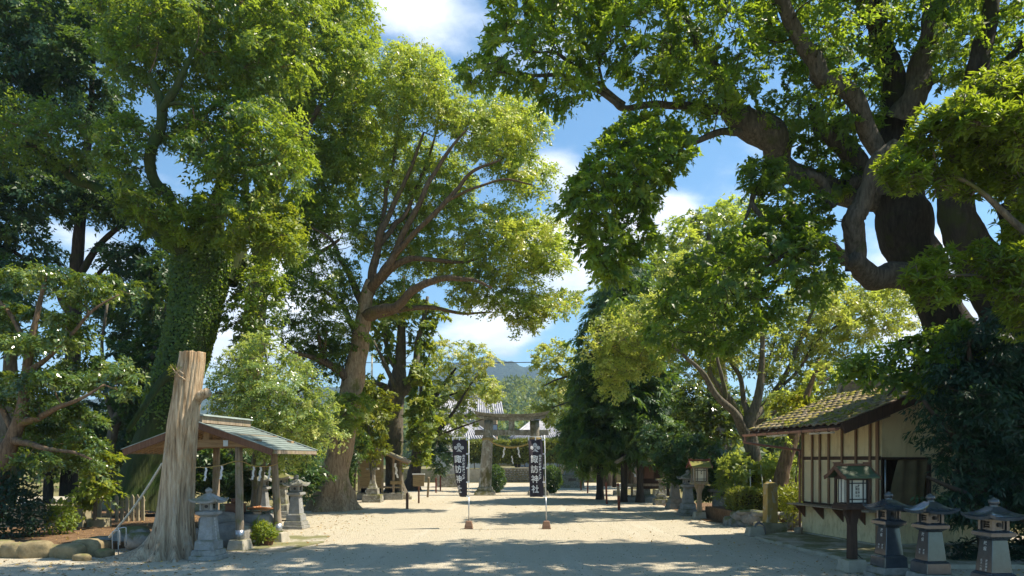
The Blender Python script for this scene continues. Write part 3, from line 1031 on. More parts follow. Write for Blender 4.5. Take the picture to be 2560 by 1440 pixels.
# ivy over that trunk
rng = np.random.default_rng(77)
pos, nr, ti = [], [], []
tc_ = catmull([(*P(x, y, A_D), w * .5 / FPX * A_D) for x, y, w in [(402, 1080, 110), (440, 960, 108), (470, 860, 106), (492, 760, 112), (505, 690, 128), (512, 640, 122), (522, 590, 84)]], 10)
tcA = np.array(tc_)
for i in range(26000):
    j = rng.integers(0, len(tcA) - 1); t = rng.random()
    q = tcA[j] * (1 - t) + tcA[j + 1] * t
    a = rng.uniform(0, 2 * math.pi)
    if rng.random() > np.clip((q[2] - 2.6) / 2.2, .04, 1): continue
    d = np.array([math.cos(a), math.sin(a), 0.12])
    rr = q[3] * (1.02 + .10 * rng.random() + .12 * noise.noise(Vector((q[2] * 1.2, math.cos(a) * 1.6, math.sin(a) * 1.6))))
    pos.append(q[:3] + d * rr); nr.append(d + rng.normal(size=3) * .4); ti.append(.4 + .2 * rng.normal())
pos, nr, ti = np.array(pos), np.array(nr), np.array(ti)
leaf_mesh('ivy', pos, np.cross(nr, [0.3, .2, .9]) + np.array([0, 0, -.8]) + rng.normal(size=pos.shape) * .4, nr, .11 * (.6 + .6 * rng.random(len(pos))), .085 * (.7 + .5 * rng.random(len(pos))), ti, LEAF_CAMPHOR, treeA, tuple(treeA.location))

# A2: tall sunlit tree behind A, towards the middle
tree('broadleaf_tree', 'tall yellow-green tree between the ivy-trunked giant and the spreading camphor', 33,
     [(600, 1235, 70), (612, 1080, 62), (628, 900, 56), (640, 760, 52), (660, 600, 46), (690, 420, 34), (720, 250, 22), (745, 120, 12)],
     [[(650, 660, 34), (720, 560, 24, 1), (790, 470, 14, 1), (850, 400, 8, 1)], [(680, 480, 26), (740, 380, 18, -1), (800, 260, 10, -1.5)],
      [(660, 600, 22), (620, 480, 16), (590, 360, 10)], [(645, 740, 26), (720, 690, 18), (790, 640, 12), (850, 600, 7)]],
     [dict(poly=[(560, -160), (860, -160), (935, 60), (915, 190), (955, 280), (940, 410), (890, 480), (880, 540), (800, 560), (720, 500), (760, 380), (700, 300), (600, 200)], r=58, thick=3.2, lai=3.3, leaf=(.165, .09), sub=.5, mat=LEAF_CAMPHOR, tint=.62, spacing=.75),
      dict(poly=[(700, 480), (800, 520), (880, 540), (850, 600), (760, 620), (720, 690), (690, 600)], r=42, thick=2, lai=2.6, leaf=(.15, .08), sub=.45, mat=LEAF_CAMPHOR, tint=.5, D=32),
      dict(poly=[(820, 60), (930, 110), (925, 200), (960, 290), (930, 360), (860, 300), (830, 180)], r=36, thick=1.6, lai=2.0, leaf=(.15, .08), sub=.42, mat=LEAF_CAMPHOR, tint=.8, D=30.5)],
     BARK_CAMPHOR, seed=8)

# A3: dark tall trees filling the upper left
tree('broadleaf_tree', 'dark shaded tall tree at the far upper left behind the ivy-trunked giant', 31,
     [(172, 1240, 40), (176, 1100, 36), (182, 900, 34), (190, 700, 30), (205, 500, 24), (225, 300, 16), (235, 120, 9)],
     [[(185, 800, 20), (120, 700, 14), (50, 640, 10), (-20, 600, 6)], [(190, 700, 20), (260, 600, 14), (330, 540, 9)], [(200, 540, 16), (120, 420, 11), (60, 320, 7)],
      [(220, 740, 14, .5), (240, 690, 12, .5), (300, 640, 8, 1)]],
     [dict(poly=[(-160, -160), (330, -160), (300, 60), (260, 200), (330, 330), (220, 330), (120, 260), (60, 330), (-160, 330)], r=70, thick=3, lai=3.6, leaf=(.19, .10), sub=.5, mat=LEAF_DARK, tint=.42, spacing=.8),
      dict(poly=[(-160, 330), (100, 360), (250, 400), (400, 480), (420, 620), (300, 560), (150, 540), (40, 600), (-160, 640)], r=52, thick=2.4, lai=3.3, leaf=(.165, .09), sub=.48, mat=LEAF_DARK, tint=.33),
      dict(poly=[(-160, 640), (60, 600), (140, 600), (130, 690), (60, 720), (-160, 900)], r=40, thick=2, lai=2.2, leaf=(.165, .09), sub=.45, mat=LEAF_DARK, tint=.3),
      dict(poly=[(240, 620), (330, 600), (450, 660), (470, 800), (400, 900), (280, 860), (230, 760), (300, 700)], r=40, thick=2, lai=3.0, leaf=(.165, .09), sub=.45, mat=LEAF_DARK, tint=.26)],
     BARK_DARK, seed=12)
tree('broadleaf_tree', 'slim dark tree with two leaning stems left of the ivy-covered trunk', 27,
     [(262, 1240, 26), (275, 1120, 24), (296, 1040, 22), (340, 980, 20), (372, 920, 18), (400, 840, 14), (420, 760, 10)],
     [[(290, 1060, 14), (260, 960, 11), (255, 860, 8), (270, 760, 6)]],
     [dict(poly=[(300, 860), (420, 840), (450, 930), (420, 1040), (350, 1080), (300, 1010), (270, 930)], r=40, thick=2.0, lai=3.0, leaf=(.18, .09), sub=.42, mat=LEAF_DARK, tint=.28),
      dict(poly=[(420, 620), (470, 700), (460, 850), (400, 900), (360, 800), (350, 700)], r=36, thick=1.5, lai=2.2, leaf=(.18, .09), sub=.42, mat=LEAF_DARK, tint=.4)],
     BARK_GREY, seed=14)

# B: sunlit evergreen at the left edge, foliage in flat layers
tree('evergreen_tree', 'glossy sunlit evergreen in flat layers at the left edge above the picket fence', 17.5,
     [(-30, 1290, 60), (-8, 1200, 46), (30, 1100, 34), (52, 1040, 30), (60, 990, 26), (70, 900, 20), (90, 800, 14), (110, 710, 8)],
     [[(45, 1060, 22), (120, 1030, 14, -.6), (190, 1000, 9, -1), (260, 960, 5, -1)], [(66, 930, 16), (140, 880, 10, -.5), (220, 790, 7, -.8), (300, 740, 4, -.8)],
      [(30, 1100, 22), (100, 1120, 13, -.7), (180, 1130, 8, -1), (230, 1150, 5, -1)], [(75, 880, 14), (20, 780, 10, .2), (-30, 720, 6, .2)],
      [(38, 1085, 18), (-10, 1000, 12, .4), (-60, 940, 8, .4)]],
     [dict(clumps=[(40, 690, 44), (110, 680, 36), (160, 700, 40), (220, 700, 40), (285, 705, 34), (330, 712, 22), (250, 730, 36), (180, 740, 36), (330, 735, 18)], r=40, thick=.9, lai=3.2, leaf=(.088, .048), sub=.26, mat=LEAF_GLOSSY, tint=.5, aspect=.42, flat=.3),
      dict(clumps=[(20, 780, 50), (100, 790, 46), (160, 800, 44), (210, 830, 34), (130, 850, 46), (50, 860, 54), (-20, 820, 60), (190, 860, 36)], r=44, thick=.9, lai=3.2, leaf=(.088, .048), sub=.26, mat=LEAF_GLOSSY, tint=.62, aspect=.45, flat=.3),
      dict(clumps=[(180, 920, 44), (240, 910, 42), (300, 925, 36), (335, 945, 22), (260, 950, 40), (200, 960, 40), (130, 940, 44), (310, 975, 26), (80, 950, 50)], r=40, thick=.9, lai=3.3, leaf=(.088, .048), sub=.26, mat=LEAF_GLOSSY, tint=.55, aspect=.45, flat=.3),
      dict(clumps=[(-20, 960, 70, 1), (30, 1000, 50, .5), (100, 1010, 50), (170, 1020, 46), (230, 1040, 36), (140, 1070, 46), (200, 1090, 40), (245, 1110, 30), (120, 1110, 44), (70, 1080, 40), (180, 1140, 40), (230, 1160, 30), (120, 1150, 34), (60, 1150, 30), (10, 1130, 40, 1)], r=44, thick=1, lai=2.9, leaf=(.088, .048), sub=.26, mat=LEAF_GLOSSY, tint=.45, aspect=.5, flat=.32)],
     BARK_CAMPHOR, seed=21, base=(-13.2, 17.5, 0))

tree('evergreen_tree', 'dark low-branched evergreen in deep shade behind the picket fence', 30,
     [(120, 1262, 24), (122, 1180, 20), (128, 1080, 15), (135, 1000, 8)], [],
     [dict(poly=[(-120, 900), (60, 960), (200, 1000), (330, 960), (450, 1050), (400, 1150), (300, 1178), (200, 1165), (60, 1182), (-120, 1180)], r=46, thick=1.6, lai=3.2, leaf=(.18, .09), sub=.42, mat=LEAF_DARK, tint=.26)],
     BARK_DARK, seed=19)

# bright shoots by the picket fence
tree('sapling', 'bright green sapling leaning over the picket fence', 19.5,
     [(236, 1300, 9), (240, 1240, 8), (245, 1180, 6), (250, 1120, 4)], [[(241, 1230, 5), (270, 1210, 4), (295, 1215, 2)], [(242, 1250, 5), (215, 1240, 4), (195, 1245, 2)]],
     [dict(clumps=[(215, 1215, 26), (250, 1210, 30), (285, 1220, 22), (240, 1175, 30), (265, 1150, 28), (205, 1250, 22), (250, 1245, 24), (230, 1130, 26)], r=26, thick=.4, lai=2.2, leaf=(.13, .07), sub=.22, mat=LEAF_GINKGO, tint=.6, per=16)],
     BARK_GREY, seed=24)

# C: light camellia behind the pavilion
tree('camellia_tree', 'light glossy camellia with thin stems right behind the pavilion roof', 20.6,
     [(640, 1300, 13), (650, 1220, 12), (660, 1150, 11), (668, 1080, 10), (672, 1000, 8), (668, 920, 6), (660, 860, 3)],
     [[(633, 1290, 16, .4), (634, 1180, 14, .4), (640, 1080, 11, .4), (620, 980, 8, .3), (590, 900, 5, .2)], [(664, 1100, 8), (720, 1000, 6), (780, 960, 4)], [(668, 1060, 8), (740, 1060, 5), (810, 1050, 3)],
      [(655, 1180, 7, .2), (720, 1120, 5), (780, 1110, 3)], [(668, 980, 7), (710, 900, 5), (730, 880, 3)]],
     [dict(poly=[(545, 900), (600, 850), (655, 828), (700, 860), (765, 905), (790, 955), (842, 1000), (832, 1050), (852, 1092), (800, 1115), (760, 1150), (705, 1190), (640, 1130), (545, 1090), (525, 990)], r=40, thick=1.1, lai=2.3, leaf=(.08, .045), sub=.26, mat=LEAF_CAMELLIA, tint=.66, spacing=.72, per=26, aspect=.6)],
     BARK_GREY, seed=31, flare=None)

# D: the spreading camphor in the middle left; its sunlit right side is tinted lighter
D_D = 29.0
tree('camphor_tree', 'spreading sunlit camphor with leaning tan trunk left of the stone gate', D_D,
     [(836, 1277, 92), (836, 1230, 78), (838, 1180, 66), (850, 1120, 62), (862, 1060, 60), (876, 980, 56), (890, 915, 50), (903, 840, 42), (911, 780, 36), (918, 730, 28), (924, 700, 20)],
     [[(911, 780, 30), (919, 730, 27), (938, 660, 21), (950, 600, 18), (975, 540, 14), (1003, 470, 11), (1035, 400, 8), (1060, 330, 5)],
      [(908, 790, 34), (955, 776, 26, -.6), (1010, 750, 22, -1), (1060, 710, 19, -1.4), (1120, 695, 15, -1.6), (1180, 700, 10, -1.8), (1230, 720, 6, -2)],
      [(905, 800, 26), (985, 780, 16, .4), (1080, 770, 11, .5), (1160, 785, 7, .6), (1230, 780, 4, .6)],
      [(925, 720, 26), (965, 680, 20, -.6), (1000, 600, 16, -1), (1040, 520, 14, -1.2), (1080, 440, 11, -1.3), (1120, 380, 8, -1.4), (1165, 325, 5, -1.4)],
      [(950, 610, 15), (985, 560, 13, .6), (1010, 540, 11, .6), (1050, 450, 8, .8), (1090, 330, 5, 1), (1100, 250, 3, 1)],
      [(985, 640, 15, -.8), (1060, 560, 13, -1.4), (1120, 500, 12, -1.6), (1180, 430, 9, -1.8), (1250, 400, 5, -2)],
      [(935, 715, 22), (1000, 660, 17, -.4), (1070, 650, 12, -.2), (1150, 655, 8, 0), (1210, 640, 5, 0)],
      [(1120, 500, 9, -1.6), (1190, 470, 7, -2), (1260, 450, 6, -2), (1330, 460, 4, -2)],
      [(884, 960, 30), (850, 925, 24, -.3), (815, 905, 18, -.6), (780, 895, 13, -.8), (735, 880, 8, -1), (700, 860, 5, -1)],
      [(815, 905, 10, -.6), (812, 860, 9, -.6), (815, 820, 7, -.6)], [(805, 902, 10, -.6), (800, 860, 8, -.6), (795, 825, 6, -.6)],
      [(912, 770, 22), (880, 700, 17, .5), (850, 640, 12, 1), (820, 590, 8, 1.2), (780, 570, 5, 1.4)],
      [(945, 640, 14), (960, 520, 11, .6), (985, 400, 8, 1), (1000, 280, 5, 1), (1010, 190, 3, 1)],
      [(903, 850, 18), (850, 760, 12, .8), (800, 720, 8, 1), (740, 690, 5, 1.2)]],
     [dict(poly=[(940, 135), (985, 112), (1040, 104), (1095, 128), (1140, 190), (1150, 240), (1120, 330), (1060, 300), (1020, 330), (960, 330), (930, 240)], r=40, thick=2.2, lai=2.9, leaf=(.105, .058), sub=.36, mat=LEAF_CAMPHOR_LIT, tint=.74),
      dict(poly=[(1130, 260), (1190, 235), (1240, 232), (1330, 235), (1372, 290), (1365, 350), (1330, 390), (1384, 412), (1386, 452), (1345, 500), (1270, 470), (1200, 400), (1140, 370), (1110, 310)], r=40, thick=2.2, lai=3.0, leaf=(.105, .058), sub=.36, mat=LEAF_CAMPHOR_LIT, tint=.80),
      dict(poly=[(1180, 520), (1280, 500), (1330, 540), (1400, 545), (1432, 600), (1425, 660), (1395, 692), (1345, 680), (1320, 725), (1240, 700), (1180, 640), (1120, 600)], r=40, thick=2.2, lai=3.0, leaf=(.105, .058), sub=.36, mat=LEAF_CAMPHOR_LIT, tint=.78),
      dict(poly=[(1130, 680), (1210, 660), (1300, 730), (1445, 728), (1448, 760), (1395, 790), (1345, 800), (1330, 832), (1275, 812), (1225, 765), (1170, 770), (1120, 740)], r=30, thick=1.5, lai=2.7, leaf=(.105, .058), sub=.32, mat=LEAF_CAMPHOR_LIT, tint=.76),
      dict(poly=[(930, 330), (1040, 330), (1130, 380), (1190, 440), (1180, 520), (1110, 580), (1010, 560), (950, 520), (920, 430)], r=42, thick=2.4, lai=2.7, leaf=(.105, .058), sub=.36, mat=LEAF_CAMPHOR_LIT, tint=.66, D=31),
      dict(poly=[(930, 540), (1040, 560), (1130, 600), (1180, 650), (1130, 700), (1040, 690), (960, 650)], r=36, thick=2.0, lai=2.7, leaf=(.105, .058), sub=.34, mat=LEAF_CAMPHOR_LIT, tint=.62, D=31),
      dict(poly=[(870, 520), (940, 460), (950, 560), (930, 640), (880, 620)], r=36, thick=1.6, lai=2.3, leaf=(.105, .058), sub=.34, mat=LEAF_CAMPHOR_LIT, tint=.5, D=30),
      dict(poly=[(700, 720), (745, 650), (830, 610), (900, 660), (890, 760), (905, 860), (850, 890), (770, 870), (705, 840)], r=38, thick=1.8, lai=1.9, leaf=(.105, .058), sub=.34, mat=LEAF_CAMPHOR, tint=.45, holes=[(735, 770, 36, 30)]),
      dict(poly=[(730, 840), (830, 850), (890, 870), (860, 930), (800, 950), (745, 930)], r=32, thick=1.4, lai=2.1, leaf=(.105, .058), sub=.34, mat=LEAF_CAMPHOR, tint=.42),
      dict(poly=[(930, 700), (1000, 700), (1060, 730), (1030, 790), (960, 800), (930, 760)], r=30, thick=1.2, lai=2.2, leaf=(.105, .058), sub=.3, mat=LEAF_CAMPHOR_LIT, tint=.5, D=30)],
     BARK_TAN, seed=41, trunk_n=26, flare=(.7, .75, 6), twig_bark=BARK_DARK, limb_bark=BARK_CAMPHOR, cat='tree')

# small shrub that clasps that trunk
tree('shrub', 'leafy yellow-green shrub growing against the leaning tan trunk', 28,
     [(848, 1120, 8), (850, 1070, 7), (850, 1010, 5)], [],
     [dict(clumps=[(840, 1060, 32, -.6), (868, 1030, 34, -.6), (845, 1000, 30, -.5), (885, 1060, 28), (870, 990, 28), (905, 1010, 30, .4)], r=30, thick=.4, lai=2.0, leaf=(.15, .075), sub=.3, mat=LEAF_CAMPHOR, tint=.6)],
     BARK_GREY, seed=45, base=(-7.0, 28.0, 0), cat='shrub')

# E: ginkgo with a dark upright trunk
tree('ginkgo_tree', 'bright green ginkgo with straight dark trunk behind the small plank shrine', 38,
     [(988, 1242, 50), (985, 1180, 42), (984, 1100, 44), (985, 1020, 48), (992, 965, 46), (1000, 910, 30), (1003, 840, 22), (1006, 760, 14), (1010, 690, 8)],
     [[(1000, 985, 26), (1025, 950, 20, -.4), (1040, 890, 16, -.6), (1055, 810, 12, -.6), (1068, 740, 7, -.6)], [(985, 985, 22), (955, 965, 14, -.5), (935, 960, 10, -.6)],
      [(995, 930, 16), (970, 880, 12), (960, 800, 8), (950, 740, 5)], [(990, 970, 14, -.6), (960, 900, 10, -.9), (935, 850, 6, -1)]],
     [dict(poly=[(930, 770), (1000, 740), (1060, 750), (1110, 790), (1075, 850), (1060, 900), (1040, 900), (1020, 820), (980, 800), (970, 900), (930, 900)], r=30, thick=1.6, lai=2.0, leaf=(.19, .13), sub=.36, mat=LEAF_GINKGO, tint=.55),
      dict(poly=[(1040, 900), (1075, 930), (1070, 1000), (1088, 1060), (1070, 1140), (1030, 1160), (1028, 1060), (1034, 980)], r=26, thick=1.2, lai=2.3, leaf=(.19, .13), sub=.34, mat=LEAF_GINKGO, tint=.62, D=37),
      dict(poly=[(930, 930), (965, 960), (955, 1040), (960, 1120), (930, 1150), (890, 1130), (885, 1040), (905, 980)], r=30, thick=1.5, lai=2.2, leaf=(.19, .13), sub=.36, mat=LEAF_GINKGO, tint=.45, D=38.5)],
     BARK_GREY, seed=51, trunk_n=20, flare=(.5, .5, 5), twig_bark=BARK_DARK)

# sunlit bushes between the two trunks
tree('shrub', 'bright yellow-green bush between the tan camphor trunk and the ginkgo', 34,
     [(930, 1200, 8), (925, 1120, 7), (920, 1040, 5)], [],
     [dict(poly=[(880, 1000), (920, 950), (975, 985), (970, 1080), (955, 1140), (900, 1130), (870, 1080)], r=28, thick=1.2, lai=2.6, leaf=(.17, .09), sub=.32, mat=LEAF_YELLOW, tint=.4)],
     BARK_GREY, seed=55, base=(-6.9, 34.0, 0), cat='shrub')
tree('shrub', 'dark green bush left of the small plank shrine', 32,
     [(885, 1245, 7), (888, 1190, 6), (895, 1140, 4)], [],
     [dict(poly=[(846, 1110), (880, 1080), (915, 1090), (900, 1130), (876, 1160), (872, 1215), (852, 1210)], r=24, thick=.9, lai=3.0, leaf=(.15, .075), sub=.3, mat=LEAF_DARK, tint=.55, D=31)],
     BARK_DARK, seed=56, cat='shrub', base=(-7.2, 32.0, 0))
tree('shrub', 'long dark shrubbery in the shade behind the pavilion posts', 26,
     [(640, 1235, 8), (645, 1200, 7), (650, 1150, 5)], [],
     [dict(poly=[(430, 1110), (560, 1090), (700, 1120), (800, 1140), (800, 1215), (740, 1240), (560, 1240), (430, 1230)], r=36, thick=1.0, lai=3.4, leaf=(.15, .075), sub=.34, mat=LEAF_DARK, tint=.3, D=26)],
     BARK_DARK, seed=57, cat='shrub', base=(-9.5, 26.0, 0))

# F, G: light cherries by the gate
tree('cherry_tree', 'airy pale cherry with leaning dark trunk just left of the stone gate', 47,
     [(1028, 1228, 40), (1036, 1180, 30), (1046, 1110, 24), (1060, 1050, 19), (1082, 1000, 14), (1110, 960, 9), (1140, 920, 5)],
     [[(1045, 1120, 16), (1100, 1070, 10, -.5), (1140, 1020, 7, -1), (1165, 980, 5, -1), (1195, 935, 3, -1)], [(1055, 1070, 13), (1050, 980, 9), (1060, 920, 6), (1075, 880, 3)], [(1085, 1000, 8), (1140, 985, 5, .5), (1200, 970, 3, .5)],
      [(1050, 1100, 12), (1110, 1085, 7, -1), (1170, 1060, 4, -1.5), (1230, 1040, 2, -1.5)]],
     [dict(poly=[(1050, 880), (1090, 855), (1140, 850), (1205, 862), (1243, 900), (1215, 925), (1175, 935), (1120, 915), (1070, 950)], r=26, thick=2.0, lai=1.5, leaf=(.16, .085), sub=.4, mat=LEAF_CHERRY, tint=.85),
      dict(poly=[(1060, 960), (1130, 940), (1215, 935), (1252, 965), (1245, 1000), (1190, 1012), (1120, 1005), (1065, 1010)], r=26, thick=2.2, lai=2.0, leaf=(.16, .085), sub=.4, mat=LEAF_CHERRY, tint=.78),
      dict(poly=[(1050, 1010), (1120, 1010), (1180, 1030), (1190, 1060), (1150, 1085), (1110, 1100), (1060, 1100)], r=26, thick=2.0, lai=1.7, leaf=(.16, .085), sub=.4, mat=LEAF_CHERRY, tint=.66),
      dict(poly=[(1075, 1100), (1120, 1100), (1125, 1160), (1100, 1185), (1070, 1160)], r=22, thick=1.2, lai=2.2, leaf=(.16, .085), sub=.36, mat=LEAF_DARK, tint=.7)],
     BARK_DARK, seed=61, flare=(.5, .5, 4))
tree('cherry_tree', 'airy pale cherry reaching left over the avenue from behind the dark cypresses', 46,
     [(1520, 1215, 30), (1516, 1150, 26), (1510, 1060, 22), (1500, 1010, 18), (1480, 985, 14), (1450, 960, 10), (1415, 930, 7), (1385, 900, 4)],
     [[(1490, 995, 9), (1440, 945, 7, -.5), (1400, 945, 5, -.6), (1360, 965, 3, -.8)], [(1500, 1010, 12), (1500, 930, 9), (1480, 880, 5)], [(1490, 990, 8), (1440, 1000, 5, -.5), (1380, 1020, 3, -1)]],
     [dict(poly=[(1325, 880), (1375, 850), (1440, 868), (1500, 890), (1490, 940), (1440, 950), (1390, 925), (1340, 920)], r=24, thick=1.8, lai=1.5, leaf=(.16, .085), sub=.38, mat=LEAF_CHERRY, tint=.85),
      dict(poly=[(1350, 960), (1420, 950), (1490, 960), (1480, 1010), (1420, 1015), (1370, 1000)], r=22, thick=1.6, lai=1.1, leaf=(.16, .085), sub=.36, mat=LEAF_CHERRY, tint=.85),
      dict(poly=[(1330, 1010), (1400, 1015), (1440, 1050), (1420, 1080), (1360, 1050)], r=20, thick=1.4, lai=1.3, leaf=(.16, .085), sub=.36, mat=LEAF_CHERRY, tint=.66)],
     BARK_DARK, seed=63)

# H: dark cypresses on the right of the avenue
for k, (bx, top, D, poly, lab, sd) in enumerate([
    (1560, 640, 34.5, [(1560, 630), (1620, 680), (1660, 800), (1700, 960), (1700, 1110), (1640, 1150), (1520, 1150), (1455, 1120), (1455, 1000), (1440, 930), (1460, 820), (1500, 740)], 'tall dark cypress with feathery sprays, right of the avenue', 71),
    (1500, 900, 36.5, [(1490, 860), (1540, 950), (1560, 1080), (1540, 1160), (1480, 1185), (1420, 1160), (1400, 1110), (1415, 1040), (1440, 960)], 'smaller dark cypress nearest to the stone gate on the right', 73),
    (1600, 900, 34, [(1580, 900), (1650, 930), (1700, 1020), (1710, 1090), (1660, 1120), (1590, 1130), (1530, 1120), (1510, 1040), (1540, 950)], 'broad dark cypress hanging over the right-hand small shrine', 75)]):
    tree('cypress_tree', lab, D,
         [(bx, 1148 + 3675 / D, 17), (bx, 1120, 15), (bx, 1000, 12), (bx, (top + 950) / 2, 11), (bx, top + 20, 4)], [],
         [dict(poly=poly, r=40, thick=2.0, lai=4.2, leaf=(.26, .07), sub=.5, mat=LEAF_CYPRESS, tint=(.38 if k == 0 else .55), spacing=.62, droop=.55, aspect=.5, flat=.22, up=1.0, tvar=.16, per=44)],
         BARK_DARK, seed=sd, flare=(.4, .4, 4), group='dark cypresses right of the avenue')
for k, (bx, by, D, w, lab) in enumerate([(1536, 1218, 42, 9, 'thinnest bare cypress trunk, next to the stone gate side'), (1578, 1216, 41, 26, 'stout dark cypress trunk between the thin ones'), (1460, 1200, 50, 8, 'slim trunk behind the right pedestal lantern')]):
    tree('cypress_tree', lab, D, [(bx, by, w * 1.2), (bx + 1, 1140, w), (bx - 1, 1060, w * .8), (bx, 960, w * .5)], [],
         [dict(clumps=[(bx - 20, 1060, 40), (bx + 20, 1090, 36), (bx, 1000, 44), (bx + 10, 1130, 30), (bx - 14, 1110, 30)], r=40, thick=1, lai=2.6, leaf=(.26, .07), sub=.5, mat=LEAF_CYPRESS, tint=.5, droop=.55, aspect=.5, flat=.22)],
         BARK_DARK, seed=80 + k, group='dark cypresses right of the avenue')

# I: sunlit camphor behind, on the right
tree('camphor_tree', 'pale sunlit rounded tree standing highest behind the right-hand cherry', 51,
     [(1800, 1200, 60), (1796, 1050, 54), (1790, 900, 46), (1780, 760, 34), (1770, 650, 20), (1775, 570, 10)],
     [[(1790, 860, 26), (1700, 740, 18), (1640, 660, 10), (1600, 610, 6)], [(1785, 800, 24), (1850, 680, 16), (1880, 580, 9)]],
     [dict(poly=[(1540, 690), (1590, 640), (1640, 590), (1700, 545), (1760, 512), (1850, 490), (1905, 515), (1925, 590), (1900, 680), (1780, 720), (1680, 760), (1600, 740)], r=46, thick=3.2, lai=3.2, leaf=(.26, .13), sub=.55, mat=LEAF_CAMPHOR_LIT, tint=.75),
      dict(poly=[(1480, 720), (1560, 690), (1640, 740), (1660, 840), (1560, 840), (1490, 800)], r=40, thick=2.4, lai=2.2, leaf=(.26, .13), sub=.5, mat=LEAF_CAMPHOR_LIT, tint=.55)],
     BARK_GREY, seed=91)

# J: the many-stemmed cherry on the right
J_D = 25.0
tree('cherry_tree', 'large many-stemmed cherry with grey limbs left of the cream shed', J_D,
     [(1894, 1240, 47), (1890, 1190, 38), (1882, 1130, 36), (1872, 1080, 36), (1880, 1040, 27), (1896, 990, 20), (1904, 920, 15), (1906, 850, 11), (1900, 760, 6)],
     [[(1872, 1095, 30), (1840, 1050, 21, -.4), (1800, 1000, 17, -.8), (1768, 950, 14, -1), (1735, 915, 11, -1.2), (1690, 870, 7, -1.3), (1640, 820, 4, -1.4)],
      [(1862, 1075, 23), (1830, 1010, 17, .2), (1800, 965, 14, .2), (1775, 930, 11, .2), (1770, 860, 7, .2)],
      [(1808, 1010, 14, -.6), (1812, 985, 12, -.7), (1806, 940, 10, -.8), (1790, 880, 7, -.9), (1780, 800, 5, -1)],
      [(1870, 1050, 18), (1862, 1000, 14, .4), (1845, 940, 11, .6), (1822, 900, 9, .7), (1800, 840, 6, .8)],
      [(1884, 1050, 20), (1930, 990, 15, .6), (1966, 930, 12, .8), (2000, 850, 11, 1), (2030, 780, 7, 1), (2050, 720, 4, 1)],
      [(1890, 1060, 14), (1940, 1030, 10, -.6), (1990, 1000, 8, -.9), (2050, 960, 5, -1), (2100, 930, 3, -1)],
      [(1960, 960, 10, .8), (1990, 930, 8, 1.2), (2050, 850, 7, 1.5), (2110, 800, 5, 1.6), (2170, 750, 3, 1.8)],
      [(1900, 980, 9), (1930, 880, 7, 1), (1950, 780, 5, 1.2)]],
     [dict(poly=[(1460, 830), (1540, 770), (1620, 740), (1700, 700), (1760, 760), (1740, 860), (1660, 900), (1600, 930), (1545, 1000), (1480, 960), (1500, 900)], r=40, thick=1.8, lai=2.5, leaf=(.105, .058), sub=.34, mat=LEAF_CHERRY, tint=.66, D=24.5),
      dict(poly=[(1640, 680), (1700, 630), (1800, 620), (1880, 650), (1900, 740), (1840, 800), (1740, 780)], r=42, thick=2.0, lai=2.5, leaf=(.105, .058), sub=.36, mat=LEAF_CHERRY, tint=.6, D=27),
      dict(poly=[(1960, 720), (2060, 690), (2170, 690), (2260, 710), (2295, 770), (2280, 830), (2180, 850), (2100, 900), (2060, 950), (1990, 900), (1950, 820)], r=40, thick=1.9, lai=2.3, leaf=(.105, .058), sub=.34, mat=LEAF_CHERRY, tint=.7, D=27),
      dict(poly=[(1740, 800), (1900, 780), (1980, 850), (2040, 950), (1960, 1000), (1900, 930), (1830, 930), (1760, 950), (1690, 940)], r=38, thick=1.7, lai=1.5, leaf=(.105, .058), sub=.34, mat=LEAF_CHERRY, tint=.48, D=26),
      dict(poly=[(2000, 950), (2080, 900), (2150, 880), (2120, 960), (2060, 1000), (2010, 1010)], r=30, thick=1.4, lai=1.5, leaf=(.105, .058), sub=.34, mat=LEAF_CHERRY, tint=.5, D=27)],
     BARK_GREY, seed=101, flare=(.5, .5, 5))
tree('cherry_tree', 'second leaning cherry trunk close behind the orange stone pillar', 23.5,
     [(1945, 1275, 42), (1952, 1200, 36), (1968, 1140, 33), (1985, 1090, 28), (2000, 1040, 20), (2020, 980, 14), (2050, 900, 8)], [[(1985, 1095, 14), (1960, 1040, 10), (1940, 980, 6)]],
     [dict(clumps=[(1985, 1030, 32), (2030, 960, 36), (1945, 990, 30), (2060, 920, 34), (1965, 1085, 24)], r=30, thick=.8, lai=1.6, leaf=(.15, .075), sub=.32, mat=LEAF_CHERRY, tint=.55)],
     BARK_CAMPHOR, seed=104, flare=(.4, .4, 4))

